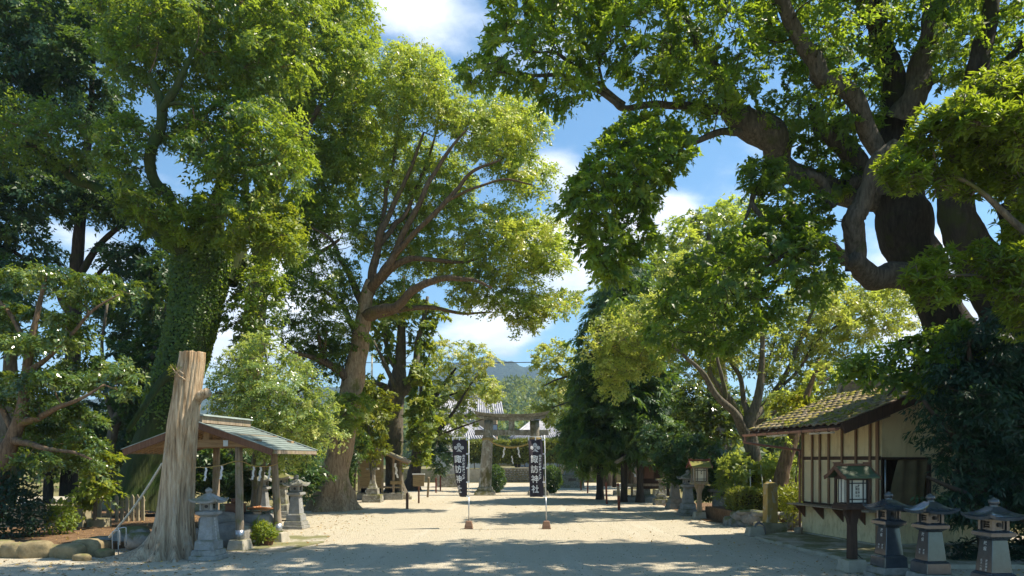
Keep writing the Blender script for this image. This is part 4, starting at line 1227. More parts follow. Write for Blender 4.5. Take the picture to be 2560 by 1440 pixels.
# shrubs under the right-hand trees
for k, (poly, D, mt, tn, lab, bx, by) in enumerate([
    ([(1640, 1120), (1720, 1085), (1800, 1100), (1830, 1180), (1810, 1230), (1740, 1240), (1680, 1200), (1640, 1170)], 27, LEAF_DARK, .5, 'dark shrub behind the wooden post lantern', 1740, 1250),
    ([(1590, 1080), (1660, 1060), (1740, 1080), (1720, 1150), (1650, 1150), (1600, 1120)], 29, LEAF_DARK, .6, 'dark glossy shrub above the row of stone lanterns', 1670, 1240),
    ([(1700, 960), (1800, 950), (1860, 1010), (1850, 1100), (1760, 1110), (1700, 1060)], 30, LEAF_GLOSSY, .42, 'glossy green evergreen behind the grey cherry limbs', 1780, 1230),
    ([(1790, 1150), (1850, 1130), (1900, 1160), (1960, 1130), (2000, 1150), (1990, 1210), (1900, 1230), (1800, 1220)], 24.5, LEAF_CHERRY, .3, 'low leafy shrub over the clipped hedge by the stone pillar', 1880, 1260),
    ([(1950, 1000), (1990, 985), (2030, 1000), (2020, 1040), (1970, 1045)], 22, LEAF_YELLOW, .7, 'bright yellow-green sprig behind the shed roof', 1990, 1270)]):
    b_ = P(bx, by, D)
    tree('shrub', lab, D, [(bx, by, 8), (bx, by - 40, 7), (bx, by - 80, 4)], [],
         [dict(poly=poly, r=30, thick=.9, lai=3.0, leaf=(.13, .065), sub=.3, mat=mt, tint=tn)], BARK_DARK, seed=110 + k, cat='shrub', base=(b_.x, D, 0))

# R: the great camphor on the right, reaching over the court
R_D = 17.0
treeR = tree('camphor_tree', 'huge dark camphor with massive forked limbs reaching over the court from the right', R_D,
     [(2470, 1300, 200), (2455, 1150, 180), (2435, 1000, 165), (2405, 880, 124), (2354, 780, 98), (2318, 700, 92), (2280, 620, 112), (2262, 550, 122), (2240, 490, 100), (2228, 430, 80), (2236, 340, 70), (2240, 260, 64), (2225, 170, 56), (2195, 80, 44), (2180, -20, 36), (2170, -120, 24)],
     [[(2290, 690, 78, -.3), (2220, 690, 62, -.6), (2160, 672, 54, -.9), (2112, 652, 42, -1.1)],
      [(2140, 672, 54, -1), (2136, 610, 48, -1.1), (2134, 550, 52, -1.2), (2146, 500, 44, -1.3), (2165, 455, 40, -1.4), (2190, 405, 36, -1.5), (2235, 365, 28, -1.5)],
      [(2112, 655, 26, -1.1), (2075, 618, 22, -1.5), (2020, 612, 16, -1.8), (1960, 640, 11, -2), (1900, 680, 7, -2.1), (1840, 740, 4, -2.2)],
      [(2250, 560, 80, .2), (2170, 520, 58, .3), (2090, 478, 50, .3), (2020, 430, 56, .2), (1950, 385, 66, .1), (1890, 345, 80, 0), (1850, 300, 60, -.1), (1822, 255, 40, -.2), (1790, 190, 30, -.3), (1755, 140, 24, -.4), (1735, 90, 20, -.5), (1705, 20, 16, -.6), (1680, -60, 12, -.6)],
      [(1830, 275, 30, -.2), (1740, 272, 20, -.5), (1640, 262, 17, -.8), (1560, 268, 15, -1), (1530, 246, 13, -1.1), (1490, 220, 12, -1.2), (1420, 190, 10, -1.4), (1340, 188, 8, -1.5), (1270, 186, 5, -1.6), (1210, 178, 3, -1.6)],
      [(1560, 262, 14, -1), (1515, 225, 11, -1.2), (1440, 170, 9, -1.5), (1390, 130, 8, -1.6), (1350, 128, 5, -1.7), (1290, 120, 3, -1.7)],
      [(1505, 205, 8, -1.2), (1500, 150, 7, -1.3), (1540, 90, 6, -1.3), (1530, 30, 4, -1.3)],
      [(1850, 330, 20, -.2), (1790, 338, 17, -.6), (1720, 360, 14, -1), (1660, 385, 11, -1.2), (1620, 430, 8, -1.3), (1580, 490, 6, -1.4), (1540, 560, 4, -1.4)],
      [(1720, 362, 8, -1), (1680, 330, 7, -1), (1620, 310, 5, -1)],
      [(1800, 200, 16, -.3), (1740, 180, 13, -.3), (1680, 120, 11, -.3), (1610, 90, 8, -.3)],
      [(2215, 480, 50, -.6), (2205, 420, 46, -.9), (2190, 350, 42, -1.1), (2160, 290, 42, -1.2), (2110, 225, 46, -1.3), (2060, 200, 44, -1.4), (2030, 140, 40, -1.5), (1990, 70, 36, -1.6), (1955, 0, 32, -1.6), (1930, -70, 26, -1.6)],
      [(2205, 300, 34, .3), (2140, 310, 26, .3), (2080, 330, 22, .3)],
      [(2250, 300, 70, -.4), (2275, 230, 60, -.6), (2310, 160, 56, -.7), (2335, 90, 54, -.8), (2350, 10, 48, -.8), (2365, -80, 36, -.8)],
      [(2110, 470, 44, .2), (2160, 440, 40, .3), (2120, 400, 50, .3), (2080, 350, 46, .4), (2050, 320, 36, .4), (2030, 260, 26, .4)],
      [(2080, 520, 36, -.6), (2050, 460, 26, -.8), (2010, 440, 20, -.9)],
      [(1905, 545, 12, -1.4), (1880, 500, 14, -1.2), (1900, 460, 16, -1), (1935, 420, 18, -.8)],
      [(1880, 500, 9, -1.2), (1862, 560, 7, -1.4), (1858, 590, 5, -1.4)],
      [(2195, 80, 34, 0), (2100, -80, 32, -1.5), (1900, -240, 28, -3), (1600, -330, 24, -3.6), (1300, -360, 14, -3.6)],
      [(2350, 10, 36, -.8), (2450, -150, 30, -2), (2600, -320, 26, -3.2), (2750, -380, 14, -3.4)]],
     [dict(poly=[(1290, -150), (1250, 60), (1180, 130), (1150, 180), (1175, 215), (1240, 190), (1310, 205), (1370, 260), (1440, 262), (1490, 200), (1450, 130), (1500, 60), (1480, -150)], r=42, thick=1.6, lai=2.3, leaf=(.105, .056), sub=.26, mat=LEAF_RIGHT, tint=.66, D=15.4),
      dict(poly=[(1480, -150), (1500, 40), (1470, 120), (1560, 190), (1600, 240), (1680, 210), (1700, 120), (1680, -150)], r=48, thick=1.8, lai=1.9, leaf=(.105, .056), sub=.28, mat=LEAF_RIGHT, tint=.52, D=15.5),
      dict(poly=[(1660, -150), (1680, 60), (1640, 160), (1700, 260), (1760, 300), (1860, 290), (1900, 200), (1950, 100), (1900, -150)], r=50, thick=2.0, lai=2.2, leaf=(.105, .056), sub=.28, mat=LEAF_RIGHT, tint=.5, D=16.4),
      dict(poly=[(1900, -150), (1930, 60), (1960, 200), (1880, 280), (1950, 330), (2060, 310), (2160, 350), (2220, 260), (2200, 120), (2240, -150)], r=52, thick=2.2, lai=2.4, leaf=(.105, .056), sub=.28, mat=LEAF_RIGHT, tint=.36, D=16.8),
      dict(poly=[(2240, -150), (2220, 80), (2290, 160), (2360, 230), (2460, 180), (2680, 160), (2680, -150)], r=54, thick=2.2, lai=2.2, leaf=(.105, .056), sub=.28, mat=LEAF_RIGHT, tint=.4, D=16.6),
      dict(poly=[(1560, 290), (1640, 280), (1720, 330), (1720, 400), (1660, 460), (1610, 540), (1640, 590), (1600, 640), (1560, 620), (1550, 700), (1500, 690), (1465, 620), (1440, 570), (1395, 520), (1440, 440), (1490, 370)], r=27, thick=1.2, lai=1.15, leaf=(.10, .054), sub=.22, mat=LEAF_RIGHT, tint=.72, spacing=.95, D=15.2, holes=[(1600, 590, 22, 18)]),
      dict(clumps=[(1520, 690, 34), (1545, 740, 28), (1500, 640, 36), (1470, 600, 34), (1560, 660, 30), (1600, 470, 40), (1650, 420, 44), (1690, 390, 36), (1420, 510, 26), (1450, 460, 34)], r=30, D=15.2, thick=.9, lai=1.0, leaf=(.10, .054), sub=.22, mat=LEAF_RIGHT, tint=.66),
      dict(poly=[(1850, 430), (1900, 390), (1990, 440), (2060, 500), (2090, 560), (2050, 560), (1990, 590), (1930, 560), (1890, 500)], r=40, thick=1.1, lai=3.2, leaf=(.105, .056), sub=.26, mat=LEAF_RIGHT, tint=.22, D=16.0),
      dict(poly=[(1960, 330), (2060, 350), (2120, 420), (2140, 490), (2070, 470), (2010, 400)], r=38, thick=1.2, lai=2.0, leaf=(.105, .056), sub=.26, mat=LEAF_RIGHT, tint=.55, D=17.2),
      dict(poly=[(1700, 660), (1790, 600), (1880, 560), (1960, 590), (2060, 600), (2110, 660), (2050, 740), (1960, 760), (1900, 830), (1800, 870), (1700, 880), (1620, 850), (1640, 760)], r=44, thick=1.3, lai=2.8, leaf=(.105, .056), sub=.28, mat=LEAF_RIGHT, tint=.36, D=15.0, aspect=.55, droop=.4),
      dict(poly=[(1000, -190), (1050, -480), (2900, -480), (2900, -190)], r=70, thick=1.5, lai=1.1, leaf=(.16, .08), sub=.3, mat=LEAF_RIGHT, tint=.4, D=13.4, twig_max=9),
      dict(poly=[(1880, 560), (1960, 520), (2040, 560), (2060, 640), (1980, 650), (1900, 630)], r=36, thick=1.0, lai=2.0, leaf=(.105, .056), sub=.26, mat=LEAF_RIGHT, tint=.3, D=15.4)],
     BARK_BLACK, seed=121, trunk_n=28, twig_bark=BARK_DARK, limb_bark=BARK_LIMB, base=(11.6, 17.0, 0), lump=.16, twig_w=1.1)

# S: second trunk at the right edge
tree('camphor_tree', 'second massive trunk with a broken stub at the right edge', 15.0,
     [(2700, 1300, 200), (2660, 1100, 190), (2605, 920, 175), (2540, 790, 140), (2480, 705, 118), (2430, 625, 98), (2394, 540, 84), (2388, 460, 80), (2405, 380, 70), (2420, 280, 60), (2440, 180, 50), (2470, 60, 40), (2490, -60, 28)],
     [[(2540, 790, 90), (2530, 680, 76, -.3), (2528, 580, 66, -.4), (2535, 510, 54, -.4)],
      [(2440, 250, 34), (2480, 190, 28, .4), (2540, 130, 20, .6), (2600, 60, 12, .6)]],
     [dict(poly=[(2380, 260), (2480, 200), (2660, 180), (2660, 420), (2560, 520), (2470, 480), (2400, 380)], r=48, thick=1.6, lai=1.8, leaf=(.135, .066), sub=.28, mat=LEAF_RIGHT, tint=.4, D=15.6)],
     BARK_BLACK, seed=131, trunk_n=24, base=(11.6, 15.0, 0), lump=.16)

# T: yellow-green whorled tree, close on the right
def whorl_tree(name, label, D, clumps, trunk, branches, seed, tint, mat, L=.15, W=.036, n=26, cat='tree'):
    rng = np.random.default_rng(seed)
    base = P(trunk[0][0], trunk[0][1], D); base = (base.x, base.y, 0)
    root = thing(name, label, cat, base)
    mb = MB(); c0 = catmull([(*P(x, y, D), w * .5 / FPX * D) for x, y, w in trunk], 6)
    limb_tube(mb, c0, 9, .1, None, seed); mb.build('trunk', BARK_GREY, root, origin=base)
    sam = c0[len(c0) // 3:]
    for br in branches:
        mb = MB(); c = catmull([(*P(x, y, D + dd), w * .5 / FPX * D) for x, y, w, dd in br], 6)
        limb_tube(mb, c, 7, .1, None, seed); mb.build('branch', BARK_GREY, root, origin=base)
        sam += c
    SA = np.array([q[:3] for q in sam])
    tw = MB(); A = []
    for (px, py, r, dd) in clumps:
        c = np.array(P(px, py, D + dd)); R_ = r / FPX * (D + dd)
        nt_ = max(3, int(n * (r / 60) ** 2))
        dv = norm_rows(rng.normal(size=(nt_, 3))); dv[:, 2] = dv[:, 2] * .9 + .05
        tp = c + dv * np.array([R_, R_, R_ * .95]) * (rng.random((nt_, 1)) ** .4)
        j = int(np.argmin(np.sum((SA - c) ** 2, axis=1)))
        limb_tube(tw, catmull([(*SA[j], .02), (*((SA[j] + c) / 2 + np.array([0, 0, -.1])), .016), (*c, .01)], 4), 5, .1, None, 1)
        for t in tp:
            ax = norm_rows((t - c + np.array([0, 0, .35]))[None])[0]
            if rng.random() < .7:
                limb_tube(tw, [(*c, .006), (*((c + t) / 2 + np.array([0, 0, -.04])), .005), (*t, .004)], 4, 0, None, 1)
            k = rng.integers(9, 16)
            az = rng.uniform(0, 2 * math.pi, k); el = rng.uniform(-.35, 1.0, k)
            s = np.cross(ax, [0.3, .8, .1]); s /= np.linalg.norm(s); u = np.cross(ax, s)
            d = (s * np.cos(az)[:, None] + u * np.sin(az)[:, None]) * np.cos(el)[:, None] + ax * np.sin(el)[:, None]
            A.append((np.repeat(t[None], k, 0) + d * .012, d, ax + d * .2 + rng.normal(size=(k, 3)) * .25, L * (.6 + .6 * rng.random(k)), W * (.8 + .4 * rng.random(k)), tint + rng.normal() * .16 + rng.normal(size=k) * .1))
    A = [np.concatenate([a[i] for a in A]) for i in range(6)]
    leaf_mesh('crown', *A, mat, root, base, fold=.15, bend=.15)
    stuff(tw.build('twigs', BARK_GREY, root, origin=base))
    return root


whorl_tree('evergreen_tree', 'yellow-green tree with whorled narrow leaves close at the upper right', 10.0,
    [(2235, 420, 46, 0), (2290, 380, 60, .2), (2330, 320, 56, 0), (2400, 300, 66, -.2), (2460, 240, 66, 0), (2530, 220, 70, .2), (2600, 260, 80, 0), (2390, 400, 66, .3), (2470, 340, 70, 0), (2550, 340, 74, -.3),
     (2480, 430, 64, .4), (2560, 450, 70, .2), (2270, 450, 44, .3), (2340, 450, 50, .3), (2230, 470, 30, .2), (2420, 470, 46, .4), (2300, 690, 46, 0), (2350, 660, 50, .2), (2330, 740, 46, 0), (2400, 720, 44, .2), (2450, 640, 40, .4),
     (2520, 660, 60, 0), (2590, 640, 70, .2), (2540, 740, 66, 0), (2600, 800, 80, .3), (2480, 700, 40, .3), (2290, 430, 36, -.3), (2440, 300, 50, -.5), (2520, 300, 50, -.5), (2560, 560, 60, .5)],
    [(2700, 1330, 90), (2690, 1100, 70), (2660, 900, 60), (2640, 700, 44), (2620, 500, 30), (2580, 340, 16)],
    [[(2640, 640, 26, 0), (2540, 560, 18, .2), (2440, 470, 12, .2), (2340, 420, 7, .2)], [(2650, 760, 26, 0), (2540, 720, 14, .2), (2440, 690, 9, .2), (2350, 690, 6, .1)], [(2620, 480, 22, 0), (2530, 390, 14, 0), (2450, 300, 8, 0)]],
    141, .34, LEAF_WHORL, .125, .035, 80)

# U: the dark bush at the right edge that hangs in front of the shed
tree('evergreen_bush', 'deep shaded dark green bush covering the right end of the shed', 13.6,
     [(2470, 1380, 40), (2450, 1250, 34), (2440, 1100, 28), (2430, 960, 18), (2420, 850, 9)],
     [[(2445, 1180, 20), (2370, 1080, 14, -.3), (2310, 1000, 9, -.4)], [(2440, 1120, 20), (2520, 1000, 14, .2), (2580, 880, 8, .2)], [(2455, 1260, 20), (2380, 1220, 13, -.5), (2320, 1190, 8, -.6)]],
     [dict(poly=[(2305, 1010), (2335, 930), (2400, 850), (2490, 790), (2680, 740), (2680, 1330), (2540, 1300), (2470, 1215), (2410, 1225), (2370, 1215), (2350, 1160), (2320, 1100)], r=58, thick=.9, lai=4.2, leaf=(.115, .034), sub=.24, mat=LEAF_BUSH, tint=.4, spacing=.62, droop=.6, flat=.35),
      dict(poly=[(2330, 1245), (2390, 1235), (2470, 1235), (2480, 1290), (2420, 1300), (2340, 1280)], r=30, D=13.0, thick=.5, lai=1.4, leaf=(.14, .04), sub=.22, mat=LEAF_BUSH, tint=.4, droop=.9),
      dict(poly=[(2360, 1390), (2440, 1345), (2660, 1300), (2660, 1560), (2340, 1560)], r=44, D=14.4, thick=.4, lai=3.0, leaf=(.13, .045), sub=.24, mat=LEAF_BUSH, tint=.3)],
     BARK_DARK, seed=151, cat='bush', base=(9.2, 13.6, 0))
tree('evergreen_tree', 'dark leafy boughs hanging over the shed roof ridge', 14.2,
     [(2600, 1320, 60), (2590, 1150, 50), (2560, 1000, 40), (2480, 930, 26), (2380, 910, 16), (2280, 920, 9), (2180, 940, 5)],
     [[(2400, 912, 12), (2330, 870, 9), (2250, 850, 6)], [(2300, 918, 9), (2250, 960, 6, -.3), (2220, 990, 4, -.4)]],
     [dict(poly=[(2110, 920), (2180, 880), (2280, 850), (2400, 800), (2440, 900), (2400, 975), (2340, 985), (2300, 965), (2220, 955), (2150, 945)], r=32, thick=.8, lai=2.6, leaf=(.13, .06), sub=.25, mat=LEAF_RIGHT, tint=.5)],
     BARK_DARK, seed=153, base=(10.7, 14.2, 0))

# trees just outside the frame on the right: their shade falls on the court, the shed and the bush
for k, (x, y, h, r, lab) in enumerate([(13.4, 11.0, 9.6, 4.3, 'tall evergreen to the right of the shed, nearest the court'), (17.0, 13.6, 10.6, 4.0, 'tall evergreen to the right of the shed, behind it')]):
    rng = np.random.default_rng(160 + k)
    root = thing('evergreen_tree', lab, 'tree', (x, y, 0))
    mb = MB(); hx = 0
    c0 = catmull([(hx, 0, -.1, .34), (hx * .95, .1, h * .3, .28), (hx * .6 - .2, 0, h * .7, .18), (0, .1, h, .06)], 6); limb_tube(mb, c0, 12, .1, (.5, .5, 5), k); mb.build('trunk', BARK_DARK, root)
    A = []
    for j in range(64):
        d = rng.normal(size=3); d /= np.linalg.norm(d)
        cc = np.array([0, 0, h]) + d * np.array([r, r, 2.6]) * rng.random() ** .4
        A.append(cluster_leaves(rng, cc, (1.0, 1.0, .7), 30, .4, .2, .1, nsub=24)[:6])
        mb = MB() if False else None
    A = [np.concatenate([a[i] for a in A]) for i in range(6)]
    leaf_mesh('crown', *A, LEAF_RIGHT, root, tri=True)

# far planting that closes the view left and right
def belt(name, label, x0, x1, y0, y1, h, n, per, leaf, mat, seed):
    rng = np.random.default_rng(seed); A = []
    for i in range(n):
        x, y = rng.uniform(x0, x1), rng.uniform(y0, y1)
        hh = h * rng.uniform(.55, 1.15)
        for j in range(3):
            r = rng.uniform(1.2, 2.2)
            A.append(ball_leaves(rng, (x + rng.normal() * .8, y + rng.normal() * .8, hh * rng.uniform(.25, 1) + .3), (r, r, r), per, leaf, leaf * .55, rng.uniform(.15, .6), .16))
    A = [np.concatenate([a[i] for a in A]) for i in range(6)]
    return tag(leaf_mesh(name, *A, mat, tri=True), label, 'trees', kind='stuff')


belt('tree_belt', 'belt of green trees far behind the left-hand trees', -95, -16, 66, 84, 5.5, 120, 190, .6, LEAF_FAR, 171)
belt('tree_belt', 'belt of green trees far behind the right-hand trees', 10, 95, 50, 76, 5.5, 130, 210, .6, LEAF_FAR, 172)
belt('shrub_belt', 'low shrubs in the yard beyond the left fence', -40, -13, 46, 54, 1.8, 50, 120, .35, LEAF_FAR, 173)
# ------------------------------------------------------------------ buildings and furniture
WHITE_PAPER = mat_plain('white_paper', (0.80, 0.80, 0.82), 0.7, 0.2, 0, 0.04)
STRAW = mat_plain('straw_rope', (0.45, 0.33, 0.13), 0.9, 0.1, 0, 0.3, 40, 0.3)
HEMP = mat_plain('pale_hemp_rope', (0.55, 0.52, 0.45), 0.9, 0.1, 0, 0.2, 40, 0.3)
METAL = mat_plain('galvanised_metal', (0.45, 0.47, 0.5), 0.4, 0.5, 0.8, 0.15, 12)
WHITE_PAINT = mat_plain('white_paint', (0.78, 0.77, 0.74), 0.5, 0.4, 0, 0.05)
BLACK_IRON = mat_plain('black_iron', (0.02, 0.02, 0.022), 0.5, 0.4, 0.0, 0.2)
COPPER = mat_stone('verdigris_copper', (0.16, 0.20, 0.19), (0.32, 0.37, 0.35), 4, 0.45, None, 0, 0.08, 0.5, stretch=(1, 1, 1))
GUTTER = mat_plain('faded_brown_gutter', (0.28, 0.13, 0.09), 0.5, 0.4, 0, 0.2)
CREAM = mat_stone('cream_board', (0.66, 0.53, 0.30), (0.78, 0.66, 0.41), 2, 0.75, None, 0, 0.08, 0.3, stretch=(1, 1, .35), lichen=(0.58, 0.46, 0.27))
STUCCO = mat_stone('cream_stucco', (0.64, 0.51, 0.29), (0.78, 0.66, 0.41), 6, 0.9, None, 0, 0.9, 0.2, lichen=(0.54, 0.43, 0.25), stretch=(1, 1, .4))
SHUTTER = mat_stone('cream_shutter', (0.66, 0.56, 0.36), (0.76, 0.66, 0.44), 2, 0.6, None, 0, 0.03, 0.4)
ROOF_TILE = mat_stone('weathered_roof_tile', (0.16, 0.125, 0.09), (0.40, 0.32, 0.225), 5, 0.9, (0.25, 0.22, 0.025), 0.30, 0.5, 0.2, 0.2)
GREY_TILE = mat_stone('grey_roof_tile', (0.24, 0.235, 0.25), (0.46, 0.45, 0.48), 1.5, 0.45, None, 0, 0.2, 0.5)
OLD_TILE = mat_stone('old_grey_tile', (0.16, 0.15, 0.13), (0.36, 0.34, 0.30), 4, 0.8, (0.14, 0.14, 0.03), 0.4, 0.4, 0.3)
PLASTER = mat_plain('white_plaster', (0.62, 0.60, 0.56), 0.9, 0.2, 0, 0.08, 2)
TAN_WALL = mat_plain('tan_wall', (0.36, 0.27, 0.17), 0.9, 0.2, 0, 0.1, 2)
PAPER_PANE = mat_plain('lantern_paper', (0.62, 0.58, 0.48), 0.6, 0.3, 0, 0.05)
CLOTH_BLACK = mat_plain('black_banner_cloth', (0.038, 0.032, 0.042), 0.75, 0.25, 0, 0.2, 30)
INK_WHITE = mat_plain('white_print', (0.80, 0.80, 0.82), 0.7, 0.2, 0, 0.03)
INK_BLACK = mat_plain('black_ink', (0.03, 0.03, 0.03), 0.7, 0.2, 0, 0.03)
CARVED = mat_plain('pale_carved_lettering', (0.55, 0.55, 0.53), 0.9, 0.2, 0, 0.1)
PLASTIC_BROWN = mat_plain('brown_plastic', (0.22, 0.125, 0.075), 0.45, 0.4, 0, 0.1)
POLE_WHITE = mat_plain('white_pole', (0.70, 0.72, 0.74), 0.35, 0.5, 0, 0.04)
TARP = mat_plain('olive_tarpaulin', (0.19, 0.155, 0.085), 0.5, 0.4, 0, 0.25, 3, 0.2)
DARK_IN = mat_plain('interior_shade_black', (0.02, 0.018, 0.016), 0.9, 0.1)  # near-black stands in for shade inside openings; also used as car glass
CLAY_BROWN = mat_plain('brown_clay', (0.16, 0.075, 0.045), 0.6, 0.3, 0, 0.15)
BAMBOO = mat_plain('orange_bamboo', (0.42, 0.17, 0.06), 0.5, 0.4, 0, 0.2)
BLUE_GREY = mat_plain('blue_grey_paint', (0.30, 0.34, 0.40), 0.3, 0.5, 0, 0.05)


def glyphs(text, size, thick=0.0, ext=0.0):
    """mesh verts/faces of a line of characters, from the built-in font, lying in XY"""
    cu = bpy.data.curves.new('glyphs', 'FONT')
    cu.body = text
    cu.size = size
    cu.align_x = 'CENTER'; cu.align_y = 'CENTER'
    cu.offset = thick
    cu.extrude = ext
    cu.resolution_u = 3
    ob = bpy.data.objects.new('glyphs', cu)
    COL.objects.link(ob)
    dg = bpy.context.evaluated_depsgraph_get()
    me = bpy.data.meshes.new_from_object(ob.evaluated_get(dg))
    bpy.data.objects.remove(ob)
    bm = bmesh.new(); bm.from_mesh(me)
    vs_ = [tuple(v.co) for v in bm.verts]
    # centre each block on its own bounds (the font's line box is taller than the sign)
    if vs_:
        cx_ = (min(v[0] for v in vs_) + max(v[0] for v in vs_)) / 2; cy_ = (min(v[1] for v in vs_) + max(v[1] for v in vs_)) / 2
        vs_ = [(v[0] - cx_, v[1] - cy_, v[2]) for v in vs_]
    fs = [tuple(l.vert.index for l in f.loops) for f in bm.faces]
    bm.free(); bpy.data.meshes.remove(me)
    return vs_, fs


def column_text(mb, text, size, pitch, place_fn, thick=0.0):
    """characters one under the other; place_fn(x, y) maps sign coordinates to 3-D"""
    for i, ch in enumerate(text):
        v, f = glyphs(ch, size, thick)
        mb.add([place_fn(p[0], p[1] - i * pitch) for p in v], f)


# ---- far side: stone wall, clipped trees, houses
w = thing('stone_wall', 'low rubble stone wall along the street beyond the gate', 'wall', (2.2, 64.0, 0))
mb = MB(); mb.box(-3.6, 6.6, -.02, .6, -.1, 1.18); mb.build('core', OLD_CONCRETE, w)
mb = MB(); mb.box(-3.7, 6.7, -.12, .65, 1.18, 1.34); mb.build('coping', CONCRETE, w, 0.02)
rnd = random.Random(4)
mb = MB(); z = 0.0
for row in range(6):
    x = -3.6 + rnd.uniform(-.1, .1); h = .2
    while x < 6.6:
        ww = rnd.uniform(.18, .36)
        mb.rock((x + ww / 2, -.04, z + h / 2 - .01), (ww / 2 * 1.0, .10, h / 2 * 1.04), rnd.randint(0, 99), 1, .25)
        x += ww
    z += .198
stuff(mb.build('rubble', FIELD_STONE, w))
w = thing('block_wall', 'plain grey concrete block wall left of the rubble wall', 'wall', (-3.6, 63.0, 0))
mb = MB()
for r_ in range(6):
    for k in range(6):
        mb.box(-3.0 + k * .8 + .005 + (.4 if r_ % 2 else 0), -3.0 + k * .8 + .795 + (.4 if r_ % 2 else 0), 0, .2, r_ * .2 + .004, r_ * .2 + .198)
stuff(mb.build('concrete_blocks', CONCRETE, w))
sheet('street_terrace', [(-14, 64.7), (16, 64.7), (16, 70.5), (-14, 70.5)], 1.2, EARTH, 3, 0, 0, 3)
mb = MB(); mb.box(-14, 16, 64.6, 70.6, -.05, 1.19); tag(mb.build('terrace', OLD_CONCRETE), kind='structure')

rng = np.random.default_rng(201)
for k, (x0, x1, ztop, lab) in enumerate([(-5.4, -.2, 3.75, 'clipped hedge trees left of the gate opening, flat yellow-green top'), (.1, 6.2, 3.85, 'clipped hedge trees behind the gate opening on thin stems, flat yellow-green top')]):
    h = thing('hedge', lab, 'hedge', ((x0 + x1) / 2, 66.0, 1.2), 0, 'clipped street hedges beyond the gate')
    c = (x0 + x1) / 2
    A = box_leaves(rng, x0 - c, x1 - c, -.8, .8, .52, ztop - 1.2, 15000, .16, .09, .13, .55)
    leaf_mesh('foliage', *A, LEAF_HEDGE, h)
    mb = MB(); mb.box(x0 - c + .15, x1 - c - .15, -.6, .6, .6, ztop - 1.4); mb.build('inner_twigs', BARK_DARK, h)
    for j in range(int((x1 - x0) / .75)):
        mb = MB(); xx = x0 - c + .4 + j * .75
        mb.tube([(xx, -.35, 0), (xx + rnd.uniform(-.06, .06), -.35, .4), (xx, -.35, .8)], .05, 6); mb.build('stem', BARK_TAN, h)

for k, (px, D, r, lab) in enumerate([(1236, 44.0, .82, 'round clipped dark bush behind the left gate column'), (1377, 43.5, .80, 'round clipped dark bush behind the right gate column')]):
    p = P(px, 1148, D)
    b_ = thing('round_bush', lab, 'bush', (p.x, D, 0), 0, 'round bushes behind the gate')
    A = ball_leaves(rng, (0, 0, .85), (r * .8, r * .8, r), 5200, .11, .06, .35, .07, False)
    leaf_mesh('foliage', *A, LEAF_DARK, b_)
    mb = MB(); mb.tube([(0, 0, 0), (0, 0, .9)], .07, 7); mb.build('stem', BARK_DARK, b_)


def tiled_roof(mb, e0, e1, r0, r1, nrib, rad, drop=0.0):
    """one roof slope between eave e0-e1 and ridge r0-r1: a slab with rows of round cover tiles up the slope"""
    e0, e1, r0, r1 = map(Vector, (e0, e1, r0, r1))
    n = (e1 - e0).cross(r0 - e0).normalized()
    if n.z < 0: n = -n
    t = n * 0.12
    mb.add([e0, e1, r1, r0, e0 - t, e1 - t, r1 - t, r0 - t], [(0, 1, 2, 3), (7, 6, 5, 4), (0, 4, 5, 1), (1, 5, 6, 2), (2, 6, 7, 3), (3, 7, 4, 0)])
    for i in range(nrib + 1):
        f = i / nrib
        a = e0.lerp(e1, f); b = r0.lerp(r1, f)
        mb.tube([a + n * .01 - (b - a).normalized() * .05, a.lerp(b, .5) + n * .01, b + n * .01], rad, 6)
    k = max(2, int((r0 - e0).length / .45))
    for j in range(1, k):
        f = j / k
        a = e0.lerp(r0, f) + n * .02; b = e1.lerp(r1, f) + n * .02
        mb.bar(a, b, .05, .05, n)


